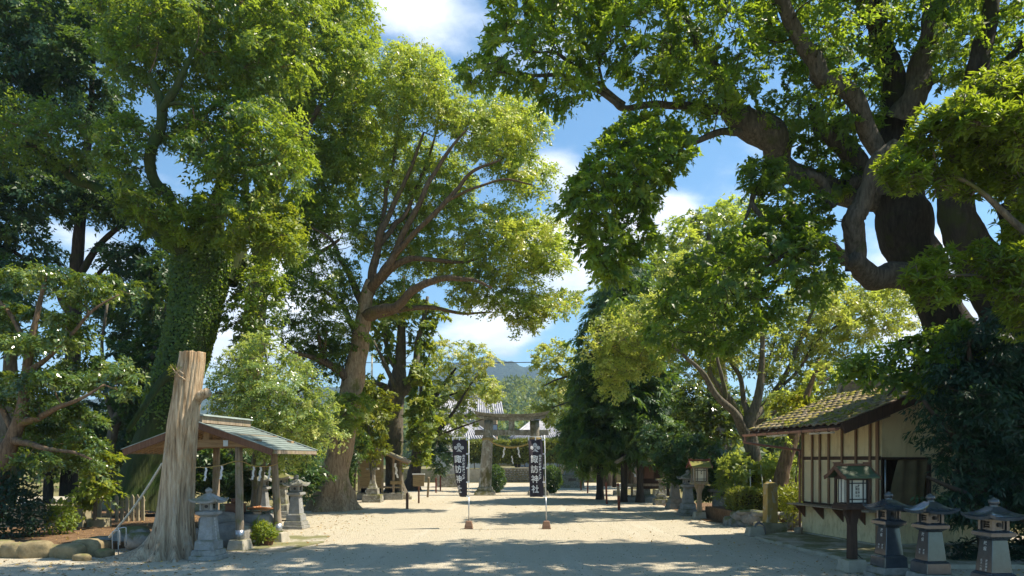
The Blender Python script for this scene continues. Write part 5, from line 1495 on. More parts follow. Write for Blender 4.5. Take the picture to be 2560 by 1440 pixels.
def house(name, label, x0, x1, y0, y1, ze, zr, hip, wall_mat, fascia, ribs, windows=()):
    cx_, cy_ = (x0 + x1) / 2, (y0 + y1) / 2
    h = thing(name, label, 'house', (cx_, cy_, 0))
    X, Y = (x1 - x0) / 2, (y1 - y0) / 2
    ov = .8
    mb = MB(); mb.box(-X, X, -Y, Y, 0, ze + .1); mb.build('wall', wall_mat, h)
    a, b, c, d = (-X - ov, -Y - ov, ze), (X + ov, -Y - ov, ze), (X + ov, Y + ov, ze), (-X - ov, Y + ov, ze)
    r0, r1 = (-X - ov + hip, 0, zr), (X + ov - hip, 0, zr)
    mb = MB()
    tiled_roof(mb, a, b, r0, r1, ribs, .11)
    tiled_roof(mb, d, c, r0, r1, 4, .11)
    if hip > 0.5:
        tiled_roof(mb, b, c, r1, r1, int(ribs * .4), .10); tiled_roof(mb, d, a, r0, r0, int(ribs * .4), .10)
    else:
        for s, rr in ((-1, r0), (1, r1)):
            mb.prism([(-Y - ov * .2, ze), (Y + ov * .2, ze), (0, zr - .1)], 'x', s * X - .05, s * X + .05)
    rf = mb.build('roof', GREY_TILE, h)
    mb = MB(); mb.bar((r0[0] - .15, 0, zr + .12), (r1[0] + .15, 0, zr + .12), .34, .36)
    mb.tube([(r0[0] - .2, 0, zr + .34), (r1[0] + .2, 0, zr + .34)], .13, 8)
    for q in (r0, r1):
        s = -1 if q is r0 else 1
        mb.frustum((q[0] + s * .2, 0, zr - .05), .16, .7, .12, .35, .75)
    if hip > .5:
        for s, q in ((-1, r0), (1, r1)):
            for yy in (-Y - ov, Y + ov):
                mb.tube([(s * (X + ov), yy, ze + .08), (q[0], 0, zr + .12)], .14, 7)
    mb.build('ridge_tile', GREY_TILE, rf)
    mb = MB()
    mb.box(-X - ov, X + ov, -Y - ov - .03, -Y - ov + .04, ze - .32, ze - .13); mb.build('fascia', fascia, h)
    for (wx, wz, ww, wh) in windows:
        mb = MB(); mb.box(wx - ww / 2, wx + ww / 2, -Y - .06, -Y + .02, wz, wz + wh); f = mb.build('window', BROWN_WOOD, h)
        mb = MB(); mb.box(wx - ww / 2 + .08, wx + ww / 2 - .08, -Y - .09, -Y - .05, wz + .08, wz + wh - .08); mb.build('pane', BLUE_GREY, f)
    return h


house('house', 'grey-tiled hipped house seen through the stone gate, with a red-brown eave', .6, 5.6, 74.5, 80.5, 4.25, 6.35, 2.6, PLASTER, RED_WOOD, 26, [(-1.5, 1.2, 1.6, 1.6), (1.2, 1.2, 1.6, 1.6)])
house('house', 'grey-tiled house half hidden left of the stone gate', -8.4, -2.6, 76.5, 82.5, 4.25, 6.2, 2.6, PLASTER, BROWN_WOOD, 26, [(-1, 1.2, 1.4, 1.4)])
house('house', 'tall two-storey tiled house rising behind the left side of the gate', -8.6, -1.9, 86, 92, 7.6, 9.7, .4, TAN_WALL, DARK_WOOD, 30, [(3.0, 4.9, 1.0, 1.5), (0, 4.9, 1.2, 1.4)])
# parked things under the hedge
p = P(1262, 1150, 70)
c_ = thing('parked_car', 'pale blue-grey parked car glimpsed under the clipped hedge', 'car', (p.x, 70, 1.2))
mb = MB(); mb.prism([(-2, .35), (2, .35), (2.05, .75), (1.3, .85), (.8, 1.35), (-1.2, 1.38), (-1.8, .9), (-2.05, .8)], 'y', -.8, .8); mb.build('body', BLUE_GREY, c_, .06)
for sx in (-1.2, 1.25):
    mb = MB(); mb.tube([(sx, -.84, .33), (sx, -.6, .33)], .33, 16); mb.build('wheel', BLACK_IRON, c_)
mb = MB(); mb.prism([(-1.1, .9), (.95, .9), (.7, 1.28), (-1.0, 1.3)], 'y', -.83, -.79); mb.build('side_window', DARK_IN, c_)

# power line over the street, between two poles hidden in the trees
for k, (x, lab) in enumerate([(-22, 'utility pole left, hidden among the trees'), (24, 'utility pole right, hidden among the trees')]):
    u = thing('utility_pole', lab, 'utility pole', (x, 110, 0), 0, 'utility poles beyond the street')
    mb = MB(); mb.tube([(0, 0, 0), (0, 0, 18.5)], [.2, .13], 10); mb.build('mast', CONCRETE, u)
    mb = MB(); mb.box(-.9, .9, -.06, .06, 17.2, 17.35); mb.build('crossarm', METAL, u)
c0 = P(1200, 909, 110); c1 = P(1440, 904, 110)
mb = MB(); zz = lambda x: 16.95 + .000 + (x + 22) * .015 + ((x - 1) / 23) ** 2 * .35
mb.tube([(x, 110, zz(x)) for x in np.linspace(-22, 24, 24)], .07, 5)
tag(mb.build('power_line', BLACK_IRON), 'dark power cable crossing the sky above the gate', 'cable')

# ---- the stone gate
T_D = 41.0
tx = P(1279, 1148, T_D).x
tor = thing('torii_gate', 'weathered stone shrine gate with mossy leaning columns', 'gate', (tx, T_D, 0))
bx = 1.56
for s in (-1, 1):
    mb = MB(); mb.frustum((s * bx, 0, 0), 1.26, 1.26, 1.12, 1.12, .26); mb.frustum((s * bx, 0, .26), .98, .98, .84, .84, .22)
    mb.build('plinth', OLD_STONE, tor, .03)
    mb = MB(); n = 14
    limb_tube(mb, [(s * (bx - (bx - 1.33) * t), 0, .46 + 3.92 * t, .37 - .10 * t) for t in np.linspace(0, 1, n)], 22, .035, None, 3 + s)
    mb.build('column', TORII_STONE, tor)
mb = MB(); mb.box(-2.16, 2.18, -.14, .14, 3.50, 3.82); mb.build('tie_beam', TORII_STONE, tor, .015)
mb = MB(); mb.frustum((.0, 0, 3.822), .36, .26, .34, .24, .56); mb.build('tablet_post', TORII_STONE, tor, .012)
xs = np.linspace(-1, 1, 25)
def lintel(z0, h, L0, L1, d0, d1, up):
    v, f = [], []
    for t in xs:
        lift = up * abs(t) ** 3.0
        for (L_, d, z) in ((L0, d0, z0), (L1, d1, z0 + h)):
            v += [(t * L_, -d / 2, z + lift), (t * L_, d / 2, z + lift)]
    for i in range(len(xs) - 1):
        a, b = i * 4, i * 4 + 4
        f += [(a, b, b + 2, a + 2), (a + 1, a + 3, b + 3, b + 1), (a + 2, b + 2, b + 3, a + 3), (a, a + 1, b + 1, b)]
    f += [(0, 2, 3, 1), (len(xs) * 4 - 4, len(xs) * 4 - 3, len(xs) * 4 - 1, len(xs) * 4 - 2)]
    return v, f
mb = MB(); mb.add(*lintel(4.37, .16, 1.94, 2.02, .42, .46, .14)); mb.build('lower_lintel', TORII_STONE, tor, .012)
mb = MB(); mb.add(*lintel(4.533, .20, 2.10, 2.24, .52, .72, .20)); mb.build('upper_lintel', OLD_STONE, tor, .012)
# sacred rope and folded paper hanging in the gate
rp = thing('sacred_rope', 'thick straw rope sagging between the gate columns', 'rope', (tx, T_D - .02, 0))
mb = MB()
cur = [(-1.28, -.30, 3.25), (-1.0, -.3, 3.02), (-.5, -.3, 2.86), (0, -.3, 2.80), (.5, -.3, 2.86), (1.0, -.3, 3.02), (1.28, -.30, 3.25)]
c = catmull(cur, 8)
for ph in (0, 2.1, 4.2):
    mb.tube([(q[0], q[1] + .03 * math.cos(i * .8 + ph), q[2] + .03 * math.sin(i * .8 + ph)) for i, q in enumerate(c)], [.028 + .014 * (1 - abs(q[0]) / 1.3) for q in c], 6)
mb.build('rope', STRAW, rp)
for s in (-1, 1):
    for zc in (3.25, 3.32):
        mb = MB(); mb.tube([(s * 1.38 + .36 * math.cos(a), .36 * math.sin(a) + .02, zc + .02 * math.sin(3 * a)) for a in np.linspace(0, 2 * math.pi, 20)], .025, 6, cap=False)
        mb.build('binding', STRAW, rp)


def shide(parent, x, y, z, s, seed, side=1, name='paper_streamer'):
    """zigzag folded paper"""
    mb = MB(); r = random.Random(seed); px_, pz = x, z
    for i in range(4):
        w_ = .07 * s; h_ = .15 * s
        dx = (.035 if i % 2 else -.02) * s * side
        y_ = y + (.012 if i % 2 else 0)
        mb.add([(px_ - w_ / 2, y_, pz), (px_ + w_ / 2, y_ + .01, pz - .01), (px_ + w_ / 2 + dx, y_ + .02, pz - h_), (px_ - w_ / 2 + dx, y_ + .005, pz - h_ + .01),
                (px_ - w_ / 2, y_ + .004, pz), (px_ + w_ / 2, y_ + .014, pz - .01), (px_ + w_ / 2 + dx, y_ + .024, pz - h_), (px_ - w_ / 2 + dx, y_ + .009, pz - h_ + .01)],
               [(0, 1, 2, 3), (7, 6, 5, 4), (0, 4, 5, 1), (2, 6, 7, 3)])
        px_ += dx + (.03 * s * side if i % 2 == 0 else -.012 * s * side); pz -= h_ * .82
    return mb.build(name, WHITE_PAPER, parent)


shide(rp, -.42, -.34, 2.84, 1.25, 1, -1); shide(rp, .38, -.34, 2.84, 1.25, 2, 1); shide(rp, .02, -.34, 2.3, .9, 3, 1)

# ---- tall pedestal lanterns either side, near the street
def pedestal_lantern(label, loc, s=1.0, face=None):
    t = thing('stone_lantern', label, 'stone lantern', loc, 0, 'tall lanterns on pedestals beside the street')
    mb = MB(); mb.frustum((0, 0, 0), 2.2, 2.2, 2.05, 2.05, 1.15); mb.build('pedestal', OLD_STONE, t, .03)
    mb = MB(); mb.frustum((0, 0, 1.15), 1.35, 1.35, 1.2, 1.2, .42); mb.frustum((0, 0, 1.57), 1.0, 1.0, .85, .85, .35); mb.build('step', GRANITE, t, .02)
    mb = MB(); mb.lathe([(.34, 1.92), (.26, 2.05), (.22, 2.4), (.26, 2.7), (.42, 2.78), (.42, 2.86)], 12); mb.build('shaft', GRANITE, t)
    mb = MB(); mb.frustum((0, 0, 2.86), .5, .5, .46, .46, .36); mb.build('light_box', GRANITE, t, .01)
    mb = MB(); roof_cap(mb, 3.2, 1.1, .34); mb.build('cap', GRANITE, t)
    mb = MB(); mb.lathe([(.10, 3.52), (.15, 3.6), (.13, 3.7), (.03, 3.8), (.001, 3.84)], 12); mb.build('finial', GRANITE, t)
    if face:
        mb = MB(); mb.box(-.35, .35, -1.10, -1.06, .62, .86); mb.build('name_plate', POLISHED, t)
    t.scale = (s, s, s)
    return t


def roof_cap(mb, z, w, h, n=9, lip=.05, top=.16, curl=.16):
    """curved four-sided stone roof with lifted corners"""
    rows = []
    for i in range(n + 1):
        t = i / n
        ww = top + (w - top) * (1 - t) ** 1.0
        zz_ = z + lip + h * (t ** 1.55)
        ring = []
        m = 8
        for sgn in range(4):
            for k in range(m):
                u = -1 + 2 * k / m
                a = ww / 2
                x, y = ((u * a, -a), (a, u * a), (-u * a, a), (-a, -u * a))[sgn]
                ring.append((x, y, zz_ + curl * h * abs(u) ** 3 * (1 - t) ** 2))
        rows.append(ring)
    base = [(x * .97, y * .97, zz_ - lip) for (x, y, zz_) in rows[0]]
    rows = [base] + rows
    v = [p for r in rows for p in r]
    L_ = len(rows[0]); f = []
    for i in range(len(rows) - 1):
        for k in range(L_):
            k2 = (k + 1) % L_
            f.append((i * L_ + k, i * L_ + k2, (i + 1) * L_ + k2, (i + 1) * L_ + k))
    f.append(tuple(range(L_))[::-1]); f.append(tuple((len(rows) - 1) * L_ + k for k in range(L_)))
    mb.add(v, f, False)


p = P(1124, 1215, 53); pedestal_lantern('tall lantern on a mossy pedestal left of the gate', (p.x, 53, 0), .82)
p = P(1428, 1215, 52); pedestal_lantern('tall lantern on a dark pedestal right of the gate, with a plate', (p.x, 52, 0), .82, True)

# ---- granite lanterns
def stone_lantern(label, loc, rz, shaft_mat, group, h=1.0, text=None, text_face=None, lower=None, tiers=2):
    t = thing('stone_lantern', label, 'stone lantern', loc, rz, group)
    z = 0.0
    mb = MB(); mb.frustum((0, 0, z), .60, .60, .58, .58, .10)
    mb.frustum((0, 0, .10), .54, .54, .50, .50, .12); mb.build('footing', ROUGH_GRANITE, t, .012)
    mb = MB(); mb.frustum((0, 0, .22), .43, .43, .41, .41, .18); mb.frustum((0, 0, .40), .40, .40, .34, .34, .03); mb.build('plinth', shaft_mat, t, .008)
    mb = MB(); mb.frustum((0, 0, .43), .33, .33, .245, .245, .48); mb.build('shaft', shaft_mat, t, .006)
    mb = MB(); mb.frustum((0, 0, .91), .24, .24, .36, .36, .05); mb.frustum((0, 0, .96), .40, .40, .40, .40, .065); mb.frustum((0, 0, 1.025), .38, .38, .27, .27, .025); mb.build('platform', shaft_mat, t, .006)
    mb = MB()
    # light box: four corner posts with framed panels between them
    mb.frustum((0, 0, 1.05), .20, .20, .20, .20, .165)
    for sx in (-1, 1):
        for sy in (-1, 1):
            mb.frustum((sx * .115, sy * .115, 1.05), .045, .045, .045, .045, .165)
    lb = mb.build('light_box', shaft_mat, t)
    for k in range(4):
        a = k * math.pi / 2
        mb = MB()
        if k % 2 == 0:
            mb.tube([(0, -.118, 1.132), (0, -.100, 1.132)], .034, 16); mb.tube([(0, -.122, 1.132), (0, -.116, 1.132)], .018, 12)
        else:
            for i in range(3):
                for j in range(3):
                    mb.frustum(((i - 1) * .036, -.106, 1.088 + j * .034), .024, .02, .024, .02, .022, )
        o = mb.build('window', DARK_IN if k % 2 else BLACK_IRON, lb); o.rotation_euler = (0, 0, a)
        mb = MB()
        for (x0, x1, z0, z1) in ((-.075, .075, 1.06, 1.075), (-.075, .075, 1.19, 1.205), (-.075, -.06, 1.075, 1.19), (.06, .075, 1.075, 1.19)):
            mb.box(x0, x1, -.116, -.099, z0, z1)
        o = mb.build('window_frame', shaft_mat, lb); o.rotation_euler = (0, 0, a)
    mb = MB(); roof_cap(mb, 1.205, .60, .15, top=.13, lip=.045, curl=.38); mb.build('cap', shaft_mat, t)
    mb = MB(); mb.lathe([(.06, 1.39), (.075, 1.40), (.045, 1.415), (.062, 1.43), (.075, 1.46), (.068, 1.49), (.035, 1.515), (.008, 1.53), (.001, 1.54)], 16); mb.build('finial', shaft_mat, t)
    if text:
        mb = MB()
        s = -1 if text_face == 'left' else 1
        def plc(x, y):
            zz_ = .86 + y
            off = (.33 - (.33 - .245) * (zz_ - .43) / .48) / 2 + .004
            return (s * off, (-x if s > 0 else x) * -1, zz_) if s > 0 else (s * off, -x, zz_)
        column_text(mb, text, .062, .068 if len(text) > 4 else .085, plc, .001)
        if lower:
            for j, tx_ in enumerate(lower):
                column_text(mb, tx_, .04, .045, lambda x, y, j=j: plc(x + (.05 if j == 0 else -.05), y - .26), .0008)
        stuff(mb.build('carved_inscription', CARVED, t))
    t.scale = (h, h, h)
    return t


GL = 'matching granite lanterns along the left side'
p = G(517, 1400); stone_lantern('grey granite lantern in front of the bare stump and pavilion', (p.x, p.y + .1, 0), -.07, GRANITE, GL, .985, '諏訪神社氏子中', 'right')
p = G(738, 1322); stone_lantern('pale sunlit granite lantern right of the pavilion post', (p.x, p.y + .1, 0), -.09, GRANITE, GL, 1.07, '諏訪神社氏子中', 'right')
p = P(657, 1148, 24.5); stone_lantern('shaded lantern half hidden behind the stone basin', (p.x, p.y, 0), 0, GRANITE, GL, 1.1)
p = P(706, 1148, 24.0); stone_lantern('dark lantern behind the right pavilion post', (p.x, p.y, 0.1), 0, OLD_STONE, GL, 1.1)
GR = 'polished lanterns in front of the cream shed'
p = P(2222, 1148, 12.3); stone_lantern('polished lantern next to the wooden post lantern, furthest of the row by the shed', (p.x, p.y, 0), .10, POLISHED, GR, 1.0, '献燈', 'left', ('諏訪', '神社'))
p = P(2326, 1148, 11.6); stone_lantern('middle polished lantern of the row by the shed', (p.x, p.y, 0), .10, POLISHED, GR, 1.0, '献燈', 'left', ('諏訪', '神社'))
p = P(2484, 1148, 10.4); stone_lantern('nearest polished lantern with carved names, under the dark bush', (p.x, p.y, 0), .10, POLISHED, GR, 1.0, '献燈', 'left', ('諏訪神社', '氏子一同'))
G3 = 'old lanterns along the right-hand trees'
p = G(1728, 1290); stone_lantern('slim grey lantern close behind the sunlit wooden post lantern', (p.x - .05, p.y + .3, 0), .05, GRANITE, G3, 1.12)
p = G(1687, 1272); stone_lantern('grey lantern with its cap hidden in the dark shrub', (p.x, p.y, 0), .05, ROUGH_GRANITE, G3, 1.15)

# waisted mossy lantern and little stone shrine
def waisted_lantern(label, loc, s, cap=True, group=None):
    t = thing('stone_lantern', label, 'stone lantern', loc, 0, group)
    mb = MB(); mb.frustum((0, 0, 0), 1.0, .9, .95, .85, .40); mb.build('footing', OLD_STONE, t, .02)
    mb = MB(); mb.frustum((0, 0, .40), .62, .62, .58, .58, .34); mb.build('plinth', OLD_STONE, t, .02)
    mb = MB()
    prof = [(.46, .74), (.40, .82), (.30, 1.0), (.235, 1.2), (.215, 1.4), (.23, 1.55), (.30, 1.66), (.36, 1.70)]
    for (w0, z0), (w1, z1) in zip(prof, prof[1:]):
        mb.frustum((0, 0, z0), w0, w0, w1, w1, z1 - z0)
    mb.build('shaft', OLD_STONE, t)
    mb = MB(); mb.frustum((0, 0, 1.70), .62, .62, .62, .62, .11); mb.build('platform', OLD_STONE, t, .015)
    if cap:
        mb = MB(); mb.frustum((0, 0, 1.81), .34, .34, .34, .34, .36); lb = mb.build('light_box', OLD_STONE, t, .01)
        mb = MB(); mb.tube([(0, -.176, 1.99), (0, -.15, 1.99)], .07, 16); mb.build('window', DARK_IN, lb)
        mb = MB(); roof_cap(mb, 2.17, .80, .34, top=.2, lip=.05, curl=.15); mb.build('cap', OLD_STONE, t)
        mb = MB(); mb.lathe([(.08, 2.5), (.10, 2.55), (.05, 2.63), (.001, 2.66)], 10); mb.build('finial', OLD_STONE, t)
    t.scale = (s, s, s)
    return t


p = P(937, 1256, 34.8); waisted_lantern('old mushroom-capped lantern in front of the plank shrine', (p.x, 34.3, 0), .93)
p = G(1652, 1262); waisted_lantern('squat waisted lantern without its cap in the right-hand row', (p.x, p.y, 0), .66, False, G3)
p = G(1616, 1252); waisted_lantern('old waisted lantern in front of the right-hand small shrine', (p.x, p.y + .4, 0), .80, True, G3)

# ---- wooden post lanterns
def post_lantern(label, loc, rz, wood, roofm, s, text, cable_mat, red):
    t = thing('wooden_lantern', label, 'wooden lantern', loc, rz, 'wooden post lanterns beside the court')
    mb = MB(); mb.frustum((0, 0, 0), .58, .54, .50, .46, .26); mb.build('footing', CONCRETE, t, .012)
    mb = MB(); mb.frustum((0, 0, .26), .20, .20, .18, .18, 1.04); mb.build('post', wood, t, .006)
    mb = MB()
    for s_ in (-1, 1):
        mb.prism([(s_ * .076, .92), (s_ * .12, 1.0), (s_ * .15, 1.1), (s_ * .23, 1.2), (s_ * .23, 1.3), (s_ * .076, 1.3)] if s_ > 0 else [(s_ * .076, .92), (s_ * .076, 1.3), (s_ * .23, 1.3), (s_ * .23, 1.2), (s_ * .15, 1.1), (s_ * .12, 1.0)], 'y', -.06, .06)
    mb.build('bracket', wood, t)
    mb = MB(); mb.box(-.38, .38, -.33, .33, 1.30, 1.37); mb.box(-.35, .35, -.30, .30, 1.37, 1.42); mb.build('tray', wood, t, .005)
    mb = MB()
    for sx in (-1, 1):
        for sy in (-1, 1):
            mb.frustum((sx * .30, sy * .26, 1.42), .06, .06, .06, .06, .50)
    mb.box(-.33, .33, -.29, .29, 1.92, 1.97); bx_ = mb.build('frame', wood, t)
    mb = MB(); mb.box(-.255, .255, -.225, .225, 1.44, 1.92); mb.build('paper_box', PAPER_PANE, t)
    mb = MB()
    for y_ in (-.236,):
        for xx in (-.262, -.16, .16, .262):
            mb.box(xx - .011, xx + .011, y_ - .012, y_ + .012, 1.43, 1.92)
        for zz_ in (1.435, 1.51, 1.84, 1.915):
            mb.box(-.27, .27, y_ - .009, y_ + .009, zz_ - .011, zz_ + .011)
    mb.build('lattice', BLACK_IRON, t)
    mb = MB()
    for xx in (-.226,):
        for yy in (-.2, -.08, .08, .2):
            mb.box(-.266, -.255, yy - .011, yy + .011, 1.43, 1.92)
    mb.build('lattice', BLACK_IRON, t)
    mb = MB(); column_text(mb, text[0], .062, .068, lambda x, y: (x + .034, -.2275, 1.785 + y), .0015)
    column_text(mb, text[1], .062, .068, lambda x, y: (x - .034, -.2275, 1.785 + y), .0015)
    mb.build('ink_lettering', INK_BLACK, t)
    # gable roof, ridge along x; board edges on both ends
    for sgn in (-1, 1):
        mb = MB()
        prof = [(0, 2.20), (.14, 2.115), (.30, 2.03), (.46, 1.975)]
        v = []
        for (yy, zz_) in prof:
            v += [(-.50, sgn * yy, zz_), (.50, sgn * yy, zz_), (-.50, sgn * yy, zz_ - .035), (.50, sgn * yy, zz_ - .035)]
        f = []
        for i in range(3):
            a, b = i * 4, i * 4 + 4
            f += [(a, a + 1, b + 1, b), (a + 2, b + 2, b + 3, a + 3), (a, b, b + 2, a + 2), (a + 1, a + 3, b + 3, b + 1)]
        f += [(12, 13, 15, 14), (0, 2, 3, 1)]
        mb.add(v, f); mb.build('roof_slope', roofm, t)
        for ex in (-.505, .505):
            mb = MB()
            for i in range(3):
                mb.bar((ex, sgn * prof[i][0], prof[i][1] - .03), (ex, sgn * prof[i + 1][0], prof[i + 1][1] - .03), .035, .075)
            mb.build('bargeboard', red, t)
    mb = MB(); mb.box(-.52, .52, -.035, .035, 2.195, 2.245)
    for sx in (-1, 1):
        mb.box(sx * .44 - .1, sx * .44 + .1, -.04, .04, 2.245, 2.275)
    mb.build('ridge_cap', red, t, .004)
    mb = MB(); mb.prism([(-.27, 1.97), (.27, 1.97), (0, 2.15)], 'x', -.30, .30); mb.build('gable', wood, t)
    mb = MB(); mb.tube([(.34, -.2, 1.80), (.41, -.22, 1.68), (.40, -.2, 1.5), (.35, -.16, 1.42)], .008, 5)
    mb.tube([(.085, -.03, 1.25), (.095, -.03, .9), (.09, -.03, .45), (.14, -.06, .34), (.26, -.1, .25), (.29, -.12, .05), (.30, -.12, 0)], .012, 6)
    mb.build('cable', cable_mat, t)
    t.scale = (s * .78, s * .78, s)
    return t


MOSS_ROOF = mat_stone('mossy_board_roof', (0.17, 0.13, 0.08), (0.30, 0.24, 0.14), 4, .9, (.20, .20, .05), .6, .3, .2)
GREEN_ROOF = mat_plain('green_metal_roof', (0.045, 0.075, 0.035), .5, .4, 0, .2, 5)
p = G(1752, 1298); post_lantern('sunlit weathered wooden post lantern with a mossy roof by the shrubs', (p.x, p.y + .2, 0), .03, GREY_WOOD, MOSS_ROOF, .93, ('諏訪', ''), GREY_WOOD, RED_WOOD)
p = P(2130, 1148, 13.1); post_lantern('dark wooden post lantern with a green roof in front of the shed', (p.x, 13.1, 0), .16, DARK_WOOD, GREEN_ROOF, .90, ('諏訪神社', '御神燈火'), BLACK_IRON, BROWN_WOOD)

# ---- marker posts along the avenue
def stake(label, base, top, w, mat, group='short marker posts along the avenue', board=False, two=None):
    p = G(*base); d = p.y
    t = thing('marker_post', label, 'post', (p.x, p.y, 0), 0, group)
    q = P(top[0], top[1], d)
    hh = q.z; lean = q.x - p.x
    ww = w / FPX * d
    mb = MB(); mb.frustum((0, 0, -.05), ww, ww, ww, ww, (hh + .05) * .94, 0, (lean, 0)); mb.frustum((lean, 0, -.05 + (hh + .05) * .94), ww, ww, ww * .3, ww * .3, (hh + .05) * .06)
    mb.build('shaft', mat, t)
    if two:
        mb = MB(); mb.frustum((lean * .55, 0, hh * .52), ww * 1.08, ww * 1.08, ww * 1.08, ww * 1.08, hh * .36, 0, (lean * .35, 0)); mb.build('worn_upper_part', two, t)
    if board:
        mb = MB(); mb.box(-.27, .27, -.10, -.06, hh - .05, hh + .5); mb.build('notice_board', PLANK_WOOD, t, .01)
        mb = MB(); mb.box(-.30, .30, -.12, -.03, hh + .5, hh + .56); mb.build('board_cap', WHITE_PAINT, t)
    return t


stake('short brown post standing alone nearest on the left side', (1018, 1272), (1018, 1231), 6, BROWN_WOOD)
stake('brown post with a small notice board on the left side', (1047, 1258), (1047, 1213), 4, BROWN_WOOD, board=True)
stake('pale weathered post behind the notice board post', (1069, 1243), (1072, 1192), 5, GREY_WOOD)
stake('thin red post, second from the left pedestal lantern', (1090, 1232), (1090, 1194), 3.5, RED_WOOD)
stake('thin red post nearest the left pedestal lantern', (1101, 1227), (1101, 1188), 3.5, RED_WOOD)
stake('red-brown post with bare pale top, nearest on the right side', (1548, 1275), (1545, 1207), 6, RED_WOOD, two=GREY_WOOD)
stake('slim red post on the right with a dark cap', (1517, 1260), (1515, 1205), 4.5, RED_WOOD)
stake('grey weathered post on the right side', (1493, 1244), (1494, 1190), 4, GREY_WOOD)
stake('tall red post on the right before the pedestal lantern', (1469, 1233), (1470, 1172), 3.5, RED_WOOD)
stake('small dark post on the right closest to the pedestal lantern', (1453, 1226), (1451, 1194), 3.5, BROWN_WOOD)

